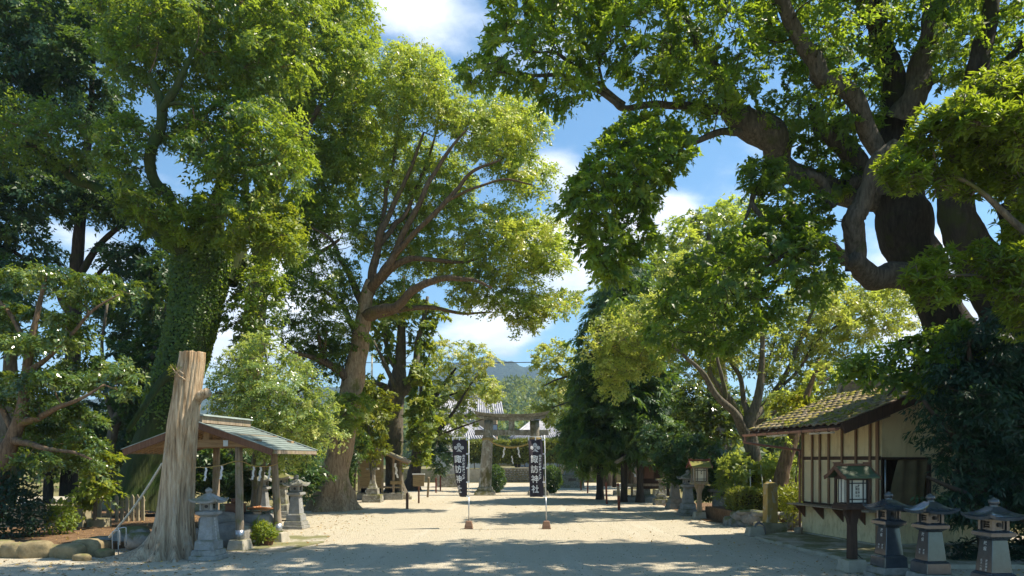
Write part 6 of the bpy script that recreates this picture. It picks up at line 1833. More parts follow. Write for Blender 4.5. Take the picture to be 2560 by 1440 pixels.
# ---- banners
def banner(label, base, lean, twist, seed):
    p = G(*base)
    t = thing('banner_stand', label, 'banner', (p.x, p.y, 0), 0, 'black shrine banners on white poles')
    mb = MB(); mb.frustum((0, 0, 0), .27, .27, .25, .25, .06); mb.frustum((0, 0, .06), .25, .25, .17, .17, .18); mb.build('weighted_base', PLASTIC_BROWN, t, .015)
    Zt = 2.80
    mb = MB(); mb.tube([(0, 0, .24), (lean * .3, 0, .95)], .016, 8); mb.build('lower_pole', METAL, t)
    mb = MB(); mb.tube([(lean * .3, 0, .95), (lean * .7, 0, 1.9), (lean, 0, Zt + .03)], .0125, 8); mb.build('upper_pole', POLE_WHITE, t)
    top = Vector((lean, 0, Zt - .03))
    mb = MB(); mb.tube([top, top + Vector((-.52, -.01, .01 if not twist else -.02))], .007, 6); mb.build('crossbar', POLE_WHITE, t)
    Wd, Hh = .46, 1.74
    def surf(u, v, o=0.0):
        """u: 0 at the pole side .. 1 at the free edge; v: 0 top .. 1 bottom"""
        x = lean * (1 - .55 * v) - .05; y = 0.0; n = 24; ang = 0.0
        st = u * Wd / n
        for k in range(n):
            uu = u * (k + .5) / n
            if twist:
                w_ = max(0.0, (uu - (0.80 - 0.50 * v))) / .12
                ang = -1.32 * min(1, w_) * (0.35 + .65 * v) + .10 * math.sin(uu * 7 + v * 4)
            else:
                ang = .62 * math.sin(uu * 7.5 + 1.2 + v * 1.4) * (.35 + .65 * v) + .22 * math.sin(v * 6) + .14 * math.sin(uu * 17 + v * 5)
            x -= math.cos(ang) * st; y -= math.sin(ang) * st
        z = Zt - .10 - v * Hh
        return Vector((x, y - .004 - o, z))
    mb = MB(); nu, nv = 36, 48; v_, f_ = [], []
    for j in range(nv + 1):
        for i in range(nu + 1):
            v_.append(surf(i / nu, j / nv))
    for j in range(nv):
        for i in range(nu):
            a = j * (nu + 1) + i
            f_.append((a, a + nu + 1, a + nu + 2, a + 1))
    mb.add(v_, f_, True); cl = mb.build('cloth', CLOTH_BLACK, t)
    for k in range(3):
        mb = MB(); a = surf((.04, .5, .96)[k], 0); mb.bar(a + Vector((0, -.004, -.03)), a + Vector((0, -.004, .075)), .036, .012); mb.build('loop', WHITE_PAPER, t)
    for k in range(5):
        mb = MB(); a = surf(0, (k + .02) / 4.08); mb.bar(a + Vector((-.03, -.005, -.005)), Vector((lean * (1 - .55 * (k / 4.0)) + .016, -.005, a.z - .005)), .036, .012, Vector((0, 1, 0))); mb.build('loop', WHITE_PAPER, t)

    def onto(x, y):
        """banner print coordinates: metres right of the pole-side-free edge centre, metres below the top"""
        u = 1 - (x / Wd + .5); v = -y / Hh
        u = min(.999, max(0.001, u)); v = min(.999, max(0.001, v))
        a = surf(u, v); b1 = surf(min(1, u + .01), v); b2 = surf(u, min(1, v + .01))
        n = (b2 - a).cross(b1 - a).normalized()
        if n.length == 0: n = Vector((0, -1, 0))
        if not twist and n.y > 0: n = -n
        if twist and n.dot(Vector((-.3, -1, 0))) < 0: n = -n
        return a + n * .004

    def prt(mbx, v, f, ox, oy):
        """subdivide long edges so that the print follows the folds"""
        me = bpy.data.meshes.new('tmp'); me.from_pydata([(q[0] + ox, q[1] + oy, 0) for q in v], [], f)
        bm = bmesh.new(); bm.from_mesh(me)
        bmesh.ops.triangulate(bm, faces=bm.faces[:])
        for it in range(3):
            es = [e for e in bm.edges if e.calc_length() > .035]
            if not es: break
            bmesh.ops.subdivide_edges(bm, edges=es, cuts=1)
            bmesh.ops.triangulate(bm, faces=bm.faces[:])
        bm.verts.ensure_lookup_table()
        vv = [onto(q.co.x, q.co.y) for q in bm.verts]; ff = [tuple(l.vert.index for l in fc.loops) for fc in bm.faces]
        bm.free(); bpy.data.meshes.remove(me)
        mbx.add(vv, ff)
    mb = MB()
    for i, ch in enumerate('諏訪神社'):
        v, f = glyphs(ch, .25, .0035); prt(mb, v, f, -.055, -.595 - i * .302)
    mb.build('large_lettering', INK_WHITE, cl)
    mb = MB()
    for i, ch in enumerate('出水麓武家屋敷鎮座'):
        v, f = glyphs(ch, .082, .002); prt(mb, v, f, .125, -.50 - i * .086)
    mb.build('small_lettering', INK_WHITE, cl)
    # crest: three fan leaves on a short stem with roots
    mb = MB()
    def poly(pts):
        prt(mb, [(a, b) for a, b in pts], [tuple(range(len(pts)))], -.02, -.25)
    def ringpoly(pts, k=.74):
        c_ = (sum(a for a, b in pts) / len(pts), sum(b for a, b in pts) / len(pts))
        n = len(pts)
        inner = [(c_[0] + (a - c_[0]) * k, c_[1] + (b - c_[1]) * k) for a, b in pts]
        for i in range(n):
            j = (i + 1) % n
            poly([pts[i], pts[j], inner[j], inner[i]])
        for i in range(0, n):
            j = (i + 1) % n
            m_ = ((inner[i][0] + inner[j][0]) / 2, (inner[i][1] + inner[j][1]) / 2)
            d_ = (m_[0] - c_[0], m_[1] - c_[1])
            poly([(c_[0] + d_[0] * .15 - d_[1] * .1, c_[1] + d_[1] * .15 + d_[0] * .1), (c_[0] + d_[0] * .15 + d_[1] * .1, c_[1] + d_[1] * .15 - d_[0] * .1), (c_[0] + d_[0] * .8 + d_[1] * .24, c_[1] + d_[1] * .8 - d_[0] * .24), (c_[0] + d_[0] * .8 - d_[1] * .24, c_[1] + d_[1] * .8 + d_[0] * .24)])
    ringpoly([(0, .145), (.062, .095), (.040, .030), (-.040, .030), (-.062, .095)])
    for s_ in (1, -1):
        pts = [(s_ * .035, .015), (s_ * .085, .052), (s_ * .142, .030), (s_ * .150, -.030), (s_ * .095, -.062), (s_ * .045, -.038)]
        ringpoly(pts if s_ < 0 else pts[::-1])
    poly([(-.008, .03), (-.008, -.12), (.008, -.12), (.008, .03)])
    for dx in (-.085, -.045, .045, .085):
        poly([(dx * .15 - .006, -.055), (dx * .15 + .006, -.055), (dx + .010, -.125), (dx - .006, -.135)])
    mb.build('crest', INK_WHITE, cl)
    return t


banner('right-hand black banner hanging open with all its lettering visible', (1366, 1322), -.055, False, 1)
banner('left-hand black banner with its free edge curled back', (1172, 1322), .0, True, 2)

# ---- bare stump
DEAD_WOOD = bpy.data.materials.new('silvery_dead_wood')
m, nt, b = new_mat('bare_dead_wood')
v = coords(nt, (9, 9, 0.7), False)
f = tex_noise(nt, v, 1.6, 9, 0.68)
c = ramp(nt, f, [(0.30, (0.10, 0.06, 0.03)), (0.42, (0.30, 0.21, 0.125)), (0.58, (0.54, 0.42, 0.285)), (0.78, (0.74, 0.62, 0.46))])
v2 = coords(nt, (1.3, 1.3, .8), False)
s = tex_noise(nt, v2, 1.6, 6, .65)
c = mixc(nt, math2(nt, 'MULTIPLY', fstep(nt, s, .5, .66), .55), c, (0.40, 0.225, 0.10))
s2 = tex_noise(nt, coords(nt, (2.2, 2.2, .5), False), 1.7, 7, .7)
c = mixc(nt, math2(nt, 'MULTIPLY', fstep(nt, s2, .56, .70), .6), c, (0.46, 0.44, 0.40))
gz = nt.nodes.new('ShaderNodeTexCoord'); sz = nt.nodes.new('ShaderNodeSeparateXYZ'); nt.links.new(gz.outputs['Object'], sz.inputs[0])
low = fstep(nt, math2(nt, 'ADD', sz.outputs['Z'], math2(nt, 'MULTIPLY', s, 1.6)), 3.2, 1.2)
c = mixc(nt, math2(nt, 'MULTIPLY', low, .38), c, mixc(nt, f, (0.16, 0.125, 0.09), (0.56, 0.51, 0.43)))
ck = tex_noise(nt, coords(nt, (20, 20, 0.9), False), 1.3, 6, .6)
c = mixc(nt, math2(nt, 'MULTIPLY', fstep(nt, ck, .57, .66), math2(nt, 'ADD', .35, math2(nt, 'MULTIPLY', low, .5))), c, (0.075, 0.045, 0.026))
nt.links.new(c, b.inputs['Base Color'])
b.inputs['Roughness'].default_value = .85
b.inputs['Specular IOR Level'].default_value = .2
bump(nt, b, math2(nt, 'SUBTRACT', f, math2(nt, 'MULTIPLY', ck, .8)), 1.0, .05)
STUMP_WOOD = m
bpy.data.materials.remove(DEAD_WOOD)

S_D = 15.0
sp = P(440, 1395, S_D); sp.z = 0
st = thing('tree_stump', 'tall bare pale tree stump with spreading roots, held by a guy rope', 'tree stump', sp)
axis_pts = catmull([(*(P(x, y, S_D) - sp), w * .5 / FPX * S_D) for x, y, w in [(432, 1410, 100), (433, 1370, 92), (436, 1310, 86), (441, 1230, 80), (448, 1150, 75), (455, 1080, 72), (464, 1010, 71), (472, 950, 69), (479, 905, 66), (481, 882, 64)]], 12)
mb = MB(); nA = 150; v_, f_ = [], []
roots = [(math.pi * 1.03, 1.00, .34), (-1.75, .34, .26), (-1.05, .34, .22), (-.35, .30, .25), (-2.45, .52, .24), (.6, .3, .3), (1.6, .4, .3), (2.4, .5, .3)]
for i, q in enumerate(axis_pts):
    z = q[2]
    for k in range(nA):
        a = 2 * math.pi * k / nA
        d = Vector((math.cos(a), math.sin(a), 0))
        r = q[3]
        wv = math.sin(z * 1.1 + 1) * .35
        r *= 1 + .10 * noise.noise(Vector((math.cos(a + wv * .3) * 2.3, math.sin(a + wv * .3) * 2.3, z * .35))) - .22 * max(0, noise.noise(Vector((math.cos(a) * 6.5, math.sin(a) * 6.5, z * .45 + 4)))) * (.35 + .65 * math.exp(-z / 1.8)) + .03 * noise.noise(Vector((math.cos(a) * 9, math.sin(a) * 9, z * .8 + 2))) + .02 * noise.noise(Vector((d.x * 15, d.y * 15, z * 1.6)))
        low = math.exp(-max(0, z) / .75)
        r *= 1 + low * .30 * noise.noise(Vector((math.cos(a) * 4.2, math.sin(a) * 4.2, 7.7 + z * .4)))
        for (ra, amt, wd) in roots:
            da = (a - ra + math.pi) % (2 * math.pi) - math.pi
            r += amt * math.exp(-(da / wd) ** 2) * math.exp(-max(0, z) / (.24 if amt > .6 else .34)) * (1 + .25 * noise.noise(Vector((a * 9, z * 3, 1))))
        if z > 2.9:   # torn shoulder on the left of the top
            da = (a - math.pi + math.pi) % (2 * math.pi) - math.pi
            r -= q[3] * .20 * math.exp(-(da / .8) ** 2) * min(1, (z - 2.9) / .6)
        v_.append((q[0] + d.x * r, q[1] + d.y * r, (max(-.06, z) + (.035 * noise.noise(Vector((d.x * 3, d.y * 3, 5))) if i == len(axis_pts) - 1 else 0)) if i else -.06))
for i in range(len(axis_pts) - 1):
    for k in range(nA):
        k2 = (k + 1) % nA
        f_.append((i * nA + k, i * nA + k2, (i + 1) * nA + k2, (i + 1) * nA + k))
f_.append(tuple((len(axis_pts) - 1) * nA + k for k in range(nA)))
mb.add(v_, f_, True); mb.build('trunk', STUMP_WOOD, st)
q0 = P(500, 992, S_D) - sp; q1 = P(524, 982, S_D - .1) - sp
mb = MB(); limb_tube(mb, [(q0.x - .1, q0.y, q0.z - .08, .13), (q0.x, q0.y - .05, q0.z, .115), (q1.x, q1.y - .1, q1.z, .095)], 14, .12, None, 2); mb.build('branch_stub', STUMP_WOOD, st)
rng = np.random.default_rng(9)
mb = MB()
for (px, py) in ((446, 945), (440, 940), (452, 950), (448, 936)):
    a_ = P(px + 12, py, S_D - .3) - sp
    for j in range(3):
        mb.tube([a_, a_ + Vector((-.08 - .05 * rng.random(), -.03, .03 + .06 * rng.random())), a_ + Vector((-.13 - .07 * rng.random(), -.05, .10 * rng.normal()))], [.014, .009, .002], 5)
mb.build('splinter', STUMP_WOOD, st)
a_ = P(446, 930, S_D) - sp
A = ball_leaves(rng, (a_.x + .05, a_.y - .22, a_.z), (.14, .08, .10), 160, .07, .02, .7, .2, False); leaf_mesh('moss_tuft', *A, LEAF_YELLOW, st)

a0 = P(406, 1158, S_D - .15); a1 = P(272, 1344, 15.6)
mb = MB(); n = 60
for ph in (0, 2.09, 4.19):
    mb.tube([a0.lerp(a1, t) + Vector((.014 * math.cos(t * 95 + ph), .014 * math.sin(t * 95 + ph), -.10 * math.sin(math.pi * t))) for t in np.linspace(0, 1, 240)], .015, 5)
tag(mb.build('guy_rope', HEMP), 'pale twisted guy rope slanting from the stump down to the left', 'rope')
for k, (px, py, w_, h_, lab) in enumerate([(281, 1382, .16, .46, 'shorter bent metal pipe hoop beside the stump roots'), (296, 1390, .17, .55, 'taller bent metal pipe hoop beside the stump roots')]):
    p = P(px, py, 15.4 - k * .2); p.z = .05
    mb = MB(); c = catmull([(0, 0, -.05), (0, 0, h_ - .05), (.03, 0, h_), (w_ - .03, 0, h_ + .02), (w_, 0, h_ - .03), (w_, 0, h_ * .35)], 4)
    mb.tube(c, .012, 7)
    o = mb.build('pipe_hoop', METAL); o.location = p
    tag(o, lab, 'pipe', 'bent pipe hoops by the stump')

# ---- purification pavilion
pv_ = thing('pavilion', 'open wooden water pavilion with a green copper gable roof', 'pavilion', (-7.0, 17.2, 0), -.16)
px4 = [(-.78, -.8, .0, 0.0), (.78, -.8, .03, 0), (-.78, .8, -.08, .06), (.80, .8, .10, .06)]
for (x, y, sx, sy) in px4:
    mb = MB(); mb.frustum((x + sx, y + sy, -.03), .46, .46, .36, .36, .27); mb.build('footing', CONCRETE, pv_, .02)
    a, b_ = Vector((x + sx, y + sy, .24)), Vector((x, y, 2.38))
    mb = MB(); limb_tube(mb, [(*a.lerp(b_, t), .095 - .012 * t) for t in np.linspace(0, 1, 9)], 14, .04, None, x * 3); o = mb.build('post', GREY_WOOD, pv_)
    mb = MB(); mb.tube([a, a.lerp(b_, .10)], .101, 14); mb.build('metal_shoe', METAL, o)
mb = MB()
for y in (-.8, .8):
    mb.box(-1.32, 1.32, y - .075, y + .075, 2.38, 2.56)
mb.build('tie_beam', WARM_WOOD_X, pv_, .006)
for y in (-.8,):
    for x in (-.90, .50):
        mb = MB(); mb.box(x - .06, x + .06, y - .085, y - .078, 2.40, 2.54); mb.build('metal_plate', METAL, pv_)
mb = MB()
for x in (-.78, .78):
    mb.bar((x, -1.12, 2.62), (x, .9, 2.62), .12, .13)
mb.bar((0, -1.12, 2.86), (0, .9, 2.86), .12, .13); mb.build('purlin', WARM_WOOD, pv_)
mb = MB(); mb.frustum((0, -.8, 2.56), .16, .14, .14, .12, .24); mb.frustum((0, .8, 2.56), .16, .14, .14, .12, .24); mb.build('king_post', WARM_WOOD, pv_)
EX, EZ, RZ, Y0, Y1 = 1.86, 2.33, 2.955, -1.2, .95
sl = Vector((EX, 0, EZ - RZ)).normalized()
for s in (-1, 1):
    nrm_ = Vector((s * (RZ - EZ), 0, EX)).normalized()
    dn = Vector((s * EX, 0, EZ - RZ))
    rt = Vector((0, 0, RZ))
    mb = MB()
    for i in range(11):   # rafters
        y = Y0 + .10 + (Y1 - Y0 - .2) * i / 10
        a = rt + Vector((0, y, 0)) - nrm_ * .09 + dn * .03; c_ = rt + Vector((0, y, 0)) - nrm_ * .09 + dn * .965
        mb.bar(a, c_, .05, .06, nrm_)
    mb.build('rafter', WARM_WOOD, pv_)
    mb = MB(); a, c_ = rt - nrm_ * .045, rt + dn - nrm_ * .045
    mb.bar(a + Vector((0, (Y0 + Y1) / 2, 0)), c_ + Vector((0, (Y0 + Y1) / 2, 0)), Y1 - Y0 - .04, .025, nrm_); rb = mb.build('roof_deck', WARM_WOOD, pv_)
    rb['label'] = 'sloping boarded underside of the roof'
    # copper plates: overlapping courses broken into plates
    first = {}
    rows, cols = 11, 5
    for i in range(rows):
        for j in range(cols + (i % 2)):
            t0, t1 = i / rows, (i + 1.12) / rows
            w_ = (Y1 - Y0 + .06) / cols
            y0 = Y0 - .03 + (j - (.5 if i % 2 else 0)) * w_; y1 = y0 + w_ - .004
            y0 = max(y0, Y0 - .03); y1 = min(y1, Y1 + .03)
            if y1 - y0 < .03: continue
            A_ = rt + dn * t0 - nrm_ * .028; B_ = rt + dn * min(t1, 1.03) - nrm_ * .006
            key = (i % 2, round(y1 - y0, 3))
            mid = (A_ + B_) / 2 + Vector((0, (y0 + y1) / 2, 0))
            if key not in first or t1 > 1.0:
                mbp = MB(); mbp.bar(A_ + Vector((0, (y0 + y1) / 2, 0)) - mid, B_ + Vector((0, (y0 + y1) / 2, 0)) - mid, y1 - y0, .014, nrm_)
                o = mbp.build('copper_plate', COPPER, rb); o.location = mid
                if t1 <= 1.0: first[key] = o
            else:
                dup_part(first[key], mid, None, rb)
    for y in (Y0 - .045, Y1 + .045):
        mb = MB(); mb.bar(rt + Vector((0, y, 0)) - nrm_ * .07, rt + dn * 1.01 + Vector((0, y, 0)) - nrm_ * .07, .045, .15, nrm_); mb.build('bargeboard', BROWN_WOOD, pv_)
        mb = MB(); mb.bar(rt + Vector((0, y, 0)) + nrm_ * .012, rt + dn * 1.02 + Vector((0, y, 0)) + nrm_ * .012, .07, .016, nrm_); mb.build('verge_strip', COPPER, pv_)
    mb = MB(); e_ = rt + dn * 1.005; mb.bar(e_ + Vector((0, Y0 - .03, -.065)), e_ + Vector((0, Y1 + .03, -.065)), .03, .08); mb.build('eave_board', GREY_WOOD, pv_)
mb = MB(); mb.box(-.10, .10, Y0 + .02, Y1 - .02, RZ - .02, RZ + .14); mb.build('ridge_box', GREY_WOOD, pv_, .004)
mb = MB(); mb.prism([(-.16, RZ + .14), (.16, RZ + .14), (.14, RZ + .17), (0, RZ + .195), (-.14, RZ + .17)], 'y', Y0 - .01, Y1 + .01); mb.build('ridge_cap', COPPER, pv_)
# rope with folded paper round the posts
rp = thing('sacred_rope', 'thin straw rope with paper streamers strung round the pavilion posts', 'rope', (-7.0, 17.2, 0), -.16)
cur = catmull([(-.78, -.91, 2.03), (-.4, -.91, 1.93), (0, -.91, 1.91), (.4, -.91, 1.96), (.76, -.92, 2.05), (.90, -.82, 2.04), (.92, -.4, 1.94), (.94, .1, 1.92), (.95, .5, 1.95), (.97, .78, 2.02)], 5)
mb = MB(); mb.tube([q[:3] for q in cur], .011, 6); mb.build('rope', STRAW, rp)
for k, (x, y, z, s_) in enumerate([(-.45, -.92, 1.93, 1), (.02, -.92, 1.91, 1), (.42, -.92, 1.95, 1), (.935, -.42, 1.93, 1), (.945, -.12, 1.92, 1.1), (.95, .32, 1.93, 1)]):
    shide(rp, x, y, z, .62 * s_, k, -1)
# basin, ladles, rocks, planter
bs = thing('water_basin', 'grey stone water basin inside the pavilion', 'basin', (-6.45, 17.95, 0), -.16)
mb = MB(); mb.rock((0, 0, .36), (.36, .50, .42), 5, 3, .16)
mb.build('body', PALE_ROCK, bs)
mb = MB(); mb.box(-.24, .24, -.40, .40, .72, .775); mb.build('water', mat_plain('still_water', (.03, .05, .05), .05, .8), bs)
for k in range(5):
    o = thing('bamboo_ladle', ['first', 'second', 'third', 'fourth', 'fifth'][k] + ' orange bamboo ladle from the front on the basin rim', 'ladle', (-6.42 + .02 * k, 17.64 + .14 * k, .82), -.35, 'ladles on the stone basin')
    mb = MB(); mb.tube([(-.25, 0, .03), (.28, 0, .0)], .012, 6); mb.build('handle', BAMBOO, o)
    mb = MB(); mb.lathe([(.038, 0), (.042, .06), (.036, .06), (.034, .01)], 10, (-.27, 0, 0)); mb.build('cup', BAMBOO, o)
o = thing('wooden_box', 'small brown wooden offering box beside the basin', 'box', (-6.95, 17.6, .72), -.1)
mb = MB(); mb.box(-.2, .2, -.15, .15, 0, .24); mb.build('body', CLAY_BROWN, o, .008)
mb = MB(); mb.box(-.22, .22, -.17, .17, .24, .27); mb.build('lid', CLAY_BROWN, o, .005)
mb = MB(); mb.lathe([(.09, 0), (.11, .06), (.10, .12), (.05, .13)], 14, (0, 0, .27)); mb.build('pot', CLAY_BROWN, o)
for k, (px, py, D, r, mt, lab, sd) in enumerate([(585, 1322, 16.9, (.42, .45, .36), PALE_ROCK, 'large pale boulder between lantern and pavilion post', 3), (548, 1300, 17.3, (.5, .4, .5), PALE_ROCK, 'grey boulder behind the front lantern', 6), (486, 1312, 17.0, (.24, .25, .26), FIELD_STONE, 'small dark green rock between stump and lantern', 8), (480, 1345, 16.3, (.32, .3, .3), PALE_ROCK, 'pale rock tucked behind the stump foot', 9), (590, 1285, 18.4, (.6, .45, .42), PALE_ROCK, 'broad grey rock at the back of the pavilion', 12)]):
    p = P(px, 1148, D)
    mb = MB(); mb.rock((0, 0, r[2] * .7), r, sd, 3, .3, sd)
    o = mb.build('boulder', mt); o.location = (p.x, D, 0); tag(o, lab, 'boulder', 'boulders round the water basin')
p = Vector((-6.12, 17.12, 0))
pl = thing('planter', 'brown planter box with a green fern by the pavilion post', 'planter', (p.x, p.y, 0), -.3)
mb = MB(); mb.frustum((0, 0, 0), .50, .18, .56, .22, .17); mb.box(-.29, .29, -.12, .12, .17, .19); mb.build('box', CLAY_BROWN, pl, .006)
mb = MB(); mb.box(-.18, -.08, -.108, -.10, .07, .13); mb.build('price_tag', WHITE_PAPER, pl)
A = ball_leaves(rng, (0, 0, .26), (.32, .2, .26), 1500, .10, .028, .55, .2); leaf_mesh('fern', *A, LEAF_GINKGO, pl)
sheet('pavilion_paving', [(-8.3, 16.2), (-5.2, 15.9), (-4.7, 17.6), (-5.0, 19.2), (-8.2, 19.2)], .008, CONCRETE, .6, 0, .1, 5)

# ---- left bed: kerb rocks, wall, pickets
sheet('planting_bed', [(-30, 14.95), (-12, 15.05), (-10.3, 15.3), (-9.3, 16.1), (-8.9, 17.2), (-9.2, 26), (-30, 30)], .16, SOIL, .8, 0, .2, 6)
mb = MB(); mb.add([(-30, 14.95, 0), (-12, 15.05, 0), (-10.3, 15.3, 0), (-9.3, 16.1, 0), (-8.9, 17.2, 0), (-9.2, 26, 0), (-30, 14.95, .155), (-12, 15.05, .155), (-10.3, 15.3, .155), (-9.3, 16.1, .155), (-8.9, 17.2, .155), (-9.2, 26, .155)], [(i, i + 1, i + 7, i + 6) for i in range(5)])
tag(mb.build('bed_bank', SOIL), kind='structure')
rk = [(-20, 1392, 15.1, .55, .3, 'yellowish kerb rock at the very left edge'), (38, 1394, 15.0, .34, .27, 'second kerb rock from the left edge'), (92, 1392, 15.0, .36, .30, 'rounded kerb rock under the soil bank'), (140, 1390, 15.1, .30, .22, 'middle kerb rock, low and flat'), (176, 1392, 14.9, .34, .26, 'dark kerb rock before the little shrub'),
      (218, 1384, 15.2, .36, .32, 'large angular kerb rock near the rope'), (238, 1358, 16.0, .34, .22, 'flat rock where the guy rope is tied'), (205, 1402, 14.5, .20, .12, 'low kerb block at the edge of the gravel'), (262, 1392, 15.0, .22, .16, 'small rock between the hoops and the kerb'), (255, 1335, 17.0, .4, .2, 'long low rock in front of the pickets'), (330, 1340, 16.8, .45, .34, 'dark mossy rock behind the stump roots'), (350, 1360, 16.0, .36, .28, 'mossy rock against the stump roots')]
for k, (px, py, D, rx, rz_, lab) in enumerate(rk):
    p = P(px, 1148, D); r_ = random.Random(k)
    mb = MB(); mb.rock((0, 0, rz_ * .45), (rx * .95, rx * .6, rz_ * .78), 20 + k, 3, .28, r_.uniform(-.3, .3))
    o = mb.build('kerb_rock', KERB_ROCK if k < 9 else FIELD_STONE); o.location = (p.x, D, .0 if k < 10 else .1); tag(o, lab, 'rock', 'rocks edging the left bed')
# low wall with concrete cap
w = thing('retaining_wall', 'low dark mossy concrete wall at the left behind the bed', 'wall', (-13.4, 20.2, .1))
mb = MB(); mb.box(-4.5, 1.15, -.2, .2, -.1, .62); mb.build('body', OLD_CONCRETE, w, .02)
mb = MB(); mb.box(-4.52, 1.2, -.24, .24, .62, .70); mb.build('cap', OLD_CONCRETE, w, .02)
mb = MB(); mb.box(1.22, 1.75, -.18, .18, -.1, .30); mb.build('end_block', OLD_CONCRETE, w, .02)
fn = thing('picket_fence', 'weathered grey picket fence with pointed tops behind the left bed', 'fence', (-12.0, 20.7, .1))
fx = [(133, .86), (152, .87), (172, .88), (198, .95), (224, .95), (248, .93), (272, .93), (292, .92), (305, .92), (318, .9), (331, .9), (344, .9), (357, .88)]
for k, (px, h_) in enumerate(fx):
    D = 20.7 + (px - 130) * .006
    x = P(px, 1148, D).x + 12.0; y = D - 20.7
    ww = .062 if k < 7 else .05
    mb = MB(); mb.prism([(x - ww, -.05), (x + ww, -.05), (x + ww, h_ - .09), (x, h_ + .0), (x - ww, h_ - .09)], 'y', y - .03, y + .03); mb.build('picket', OLD_CONCRETE, fn, .004)
mb = MB()
for z in (.28, .70):
    a = Vector((P(128, 1148, 20.7).x + 12, .06, z)); b_ = Vector((P(362, 1148, 22.1).x + 12, 1.46, z)); mb.bar(a, b_, .04, .05)
mb.build('rail', OLD_CONCRETE, fn)
sh = thing('shrub', 'small sunlit yellow-green shrub on the soil bank', 'shrub', (*P(152, 1148, 18.2)[:2], .15))
A = ball_leaves(rng, (0, 0, .35), (.34, .3, .42), 900, .10, .05, .6, .22); leaf_mesh('foliage', *A, LEAF_GINKGO, sh)
mb = MB(); mb.tube([(0, 0, 0), (.03, 0, .3), (0, .02, .6)], [.02, .015, .006], 6); mb.build('stem', BARK_GREY, sh)
sh = thing('shrub', 'dark rounded bush at the lower left edge', 'bush', (*P(-10, 1148, 17.4)[:2], .15))
A = ball_leaves(rng, (0, 0, .55), (1.0, .8, .95), 3800, .12, .06, .35, .12); leaf_mesh('foliage', *A, LEAF_BUSH, sh)
mb = MB(); mb.tube([(0, 0, 0), (0, 0, .6)], .05, 6); mb.build('stem', BARK_DARK, sh)
tree('evergreen_tree', 'grey trunk standing behind the dark bush at the left edge', 22, [(15, 1290, 46), (17, 1200, 42), (20, 1080, 38), (26, 900, 30), (30, 750, 20)], [],
     [dict(clumps=[(30, 740, 60), (-30, 820, 60), (60, 850, 50), (0, 680, 60)], r=50, thick=1.2, lai=2.4, leaf=(.16, .08), sub=.36, mat=LEAF_DARK, tint=.3)], BARK_GREY, seed=301)

# ---- small plank shrine on the left
hs = thing('small_shrine', 'small plank-walled shrine with a tiled pent roof left of the avenue', 'shrine', (-6.75, 36.2, 0), .12)
mb = MB(); mb.box(-1.25, 1.1, -.1, 1.6, 0, .36); mb.build('platform', ROUGH_GRANITE, hs, .02)
for s_ in range(9):
    mb = MB(); z = .68 + s_ * .155
    x1 = .05
    mb.box(-1.15, x1, .0 + .006 * (s_ % 2), .035 + .006 * (s_ % 2), z, z + .148); mb.build('plank', PLANK_WOOD, hs)
for (x, y) in ((-1.15, .02), (.05, .02), (.62, -.0), (.95, .55), (-1.15, 1.5), (.62, 1.5)):
    mb = MB(); mb.box(x - .055, x + .055, y - .055, y + .055, .36, 2.35 if x < .3 else 2.15); mb.build('post', GREY_WOOD, hs)
mb = MB(); mb.box(-1.2, .95, .0, 1.4, .60, .67); mb.build('floor', GREY_WOOD, hs)
mb = MB(); mb.box(.45, 1.05, -.08, .05, .80, .98); mb.build('offering_rail', PLANK_WOOD, hs, .01)
mb = MB(); mb.box(-1.1, -.0, 1.4, 1.45, .67, 2.2); mb.build('back_wall', PLANK_WOOD, hs)
mb = MB(); mb.box(-1.05, .0, .2, .9, .38, .58); mb.build('underfloor_shade', DARK_IN, hs)  # solid near-black block stands in for the shade under the floor
rr0, rr1 = Vector((-.55, 0, 2.85)), Vector((1.45, 0, 1.98))
mb = MB(); tiled_roof(mb, (1.45, -.5, 1.98), (1.45, 2.1, 1.98), (-.55, -.5, 2.85), (-.55, 2.1, 2.85), 11, .06); tiled_roof(mb, (-1.7, -.5, 2.3), (-1.7, 2.1, 2.3), (-.55, -.5, 2.85), (-.55, 2.1, 2.85), 9, .06)
rf = mb.build('roof', OLD_TILE, hs)
mb = MB(); mb.box(-.67, -.43, -.55, 2.15, 2.85, 3.05); mb.tube([(-.55, -.58, 3.08), (-.55, 2.18, 3.08)], .09, 8); mb.build('ridge_tile', OLD_TILE, rf)
mb = MB(); mb.bar((-.5, -.42, 2.72), (1.4, -.42, 1.86), .06, .14); mb.build('bargeboard', WARM_WOOD_X, hs)
for k in range(7):
    o = MB(); f = (k + .5) / 7; a = Vector((1.45, -.52, 1.96)).lerp(Vector((-.55, -.52, 2.83)), f); o.bar(a, a + Vector((-.2, 0, .09)), .05, .10); o.build('verge_tile', GREY_TILE if k % 2 else OLD_TILE, rf)
shide(hs, .72, -.08, 1.9, 1.5, 5)
for k, (z, w_) in enumerate([(0, .9), (.13, .7)]):
    mb = MB(); mb.box(1.1, 1.1 + w_ * .5, .1, 1.2, z, z + .13); mb.build('stone_step', CONCRETE, hs, .01)
for k, (x, r_) in enumerate([(-7.45, .1), (-7.2, .09)]):
    mb = MB(); mb.lathe([(r_ * .5, 0), (r_, .03), (r_, .12), (r_ * .8, .16)], 10)
    o = mb.build('white_jar', WHITE_PAINT); o.location = (x, 36.0, .365); tag(o, ['left', 'right'][k] + ' of two white jars under the plank shrine', 'jar')
p = G(878, 1256)
o = thing('marker_post', 'leaning pale stake in a concrete block left of the plank shrine', 'post', (p.x, p.y, 0))
mb = MB(); mb.frustum((0, 0, 0), .5, .45, .46, .4, .25); mb.build('footing', CONCRETE, o, .02)
mb = MB(); mb.bar((.1, 0, .2), (.2, 0, 1.25), .05, .05); mb.build('shaft', GREY_WOOD, o)

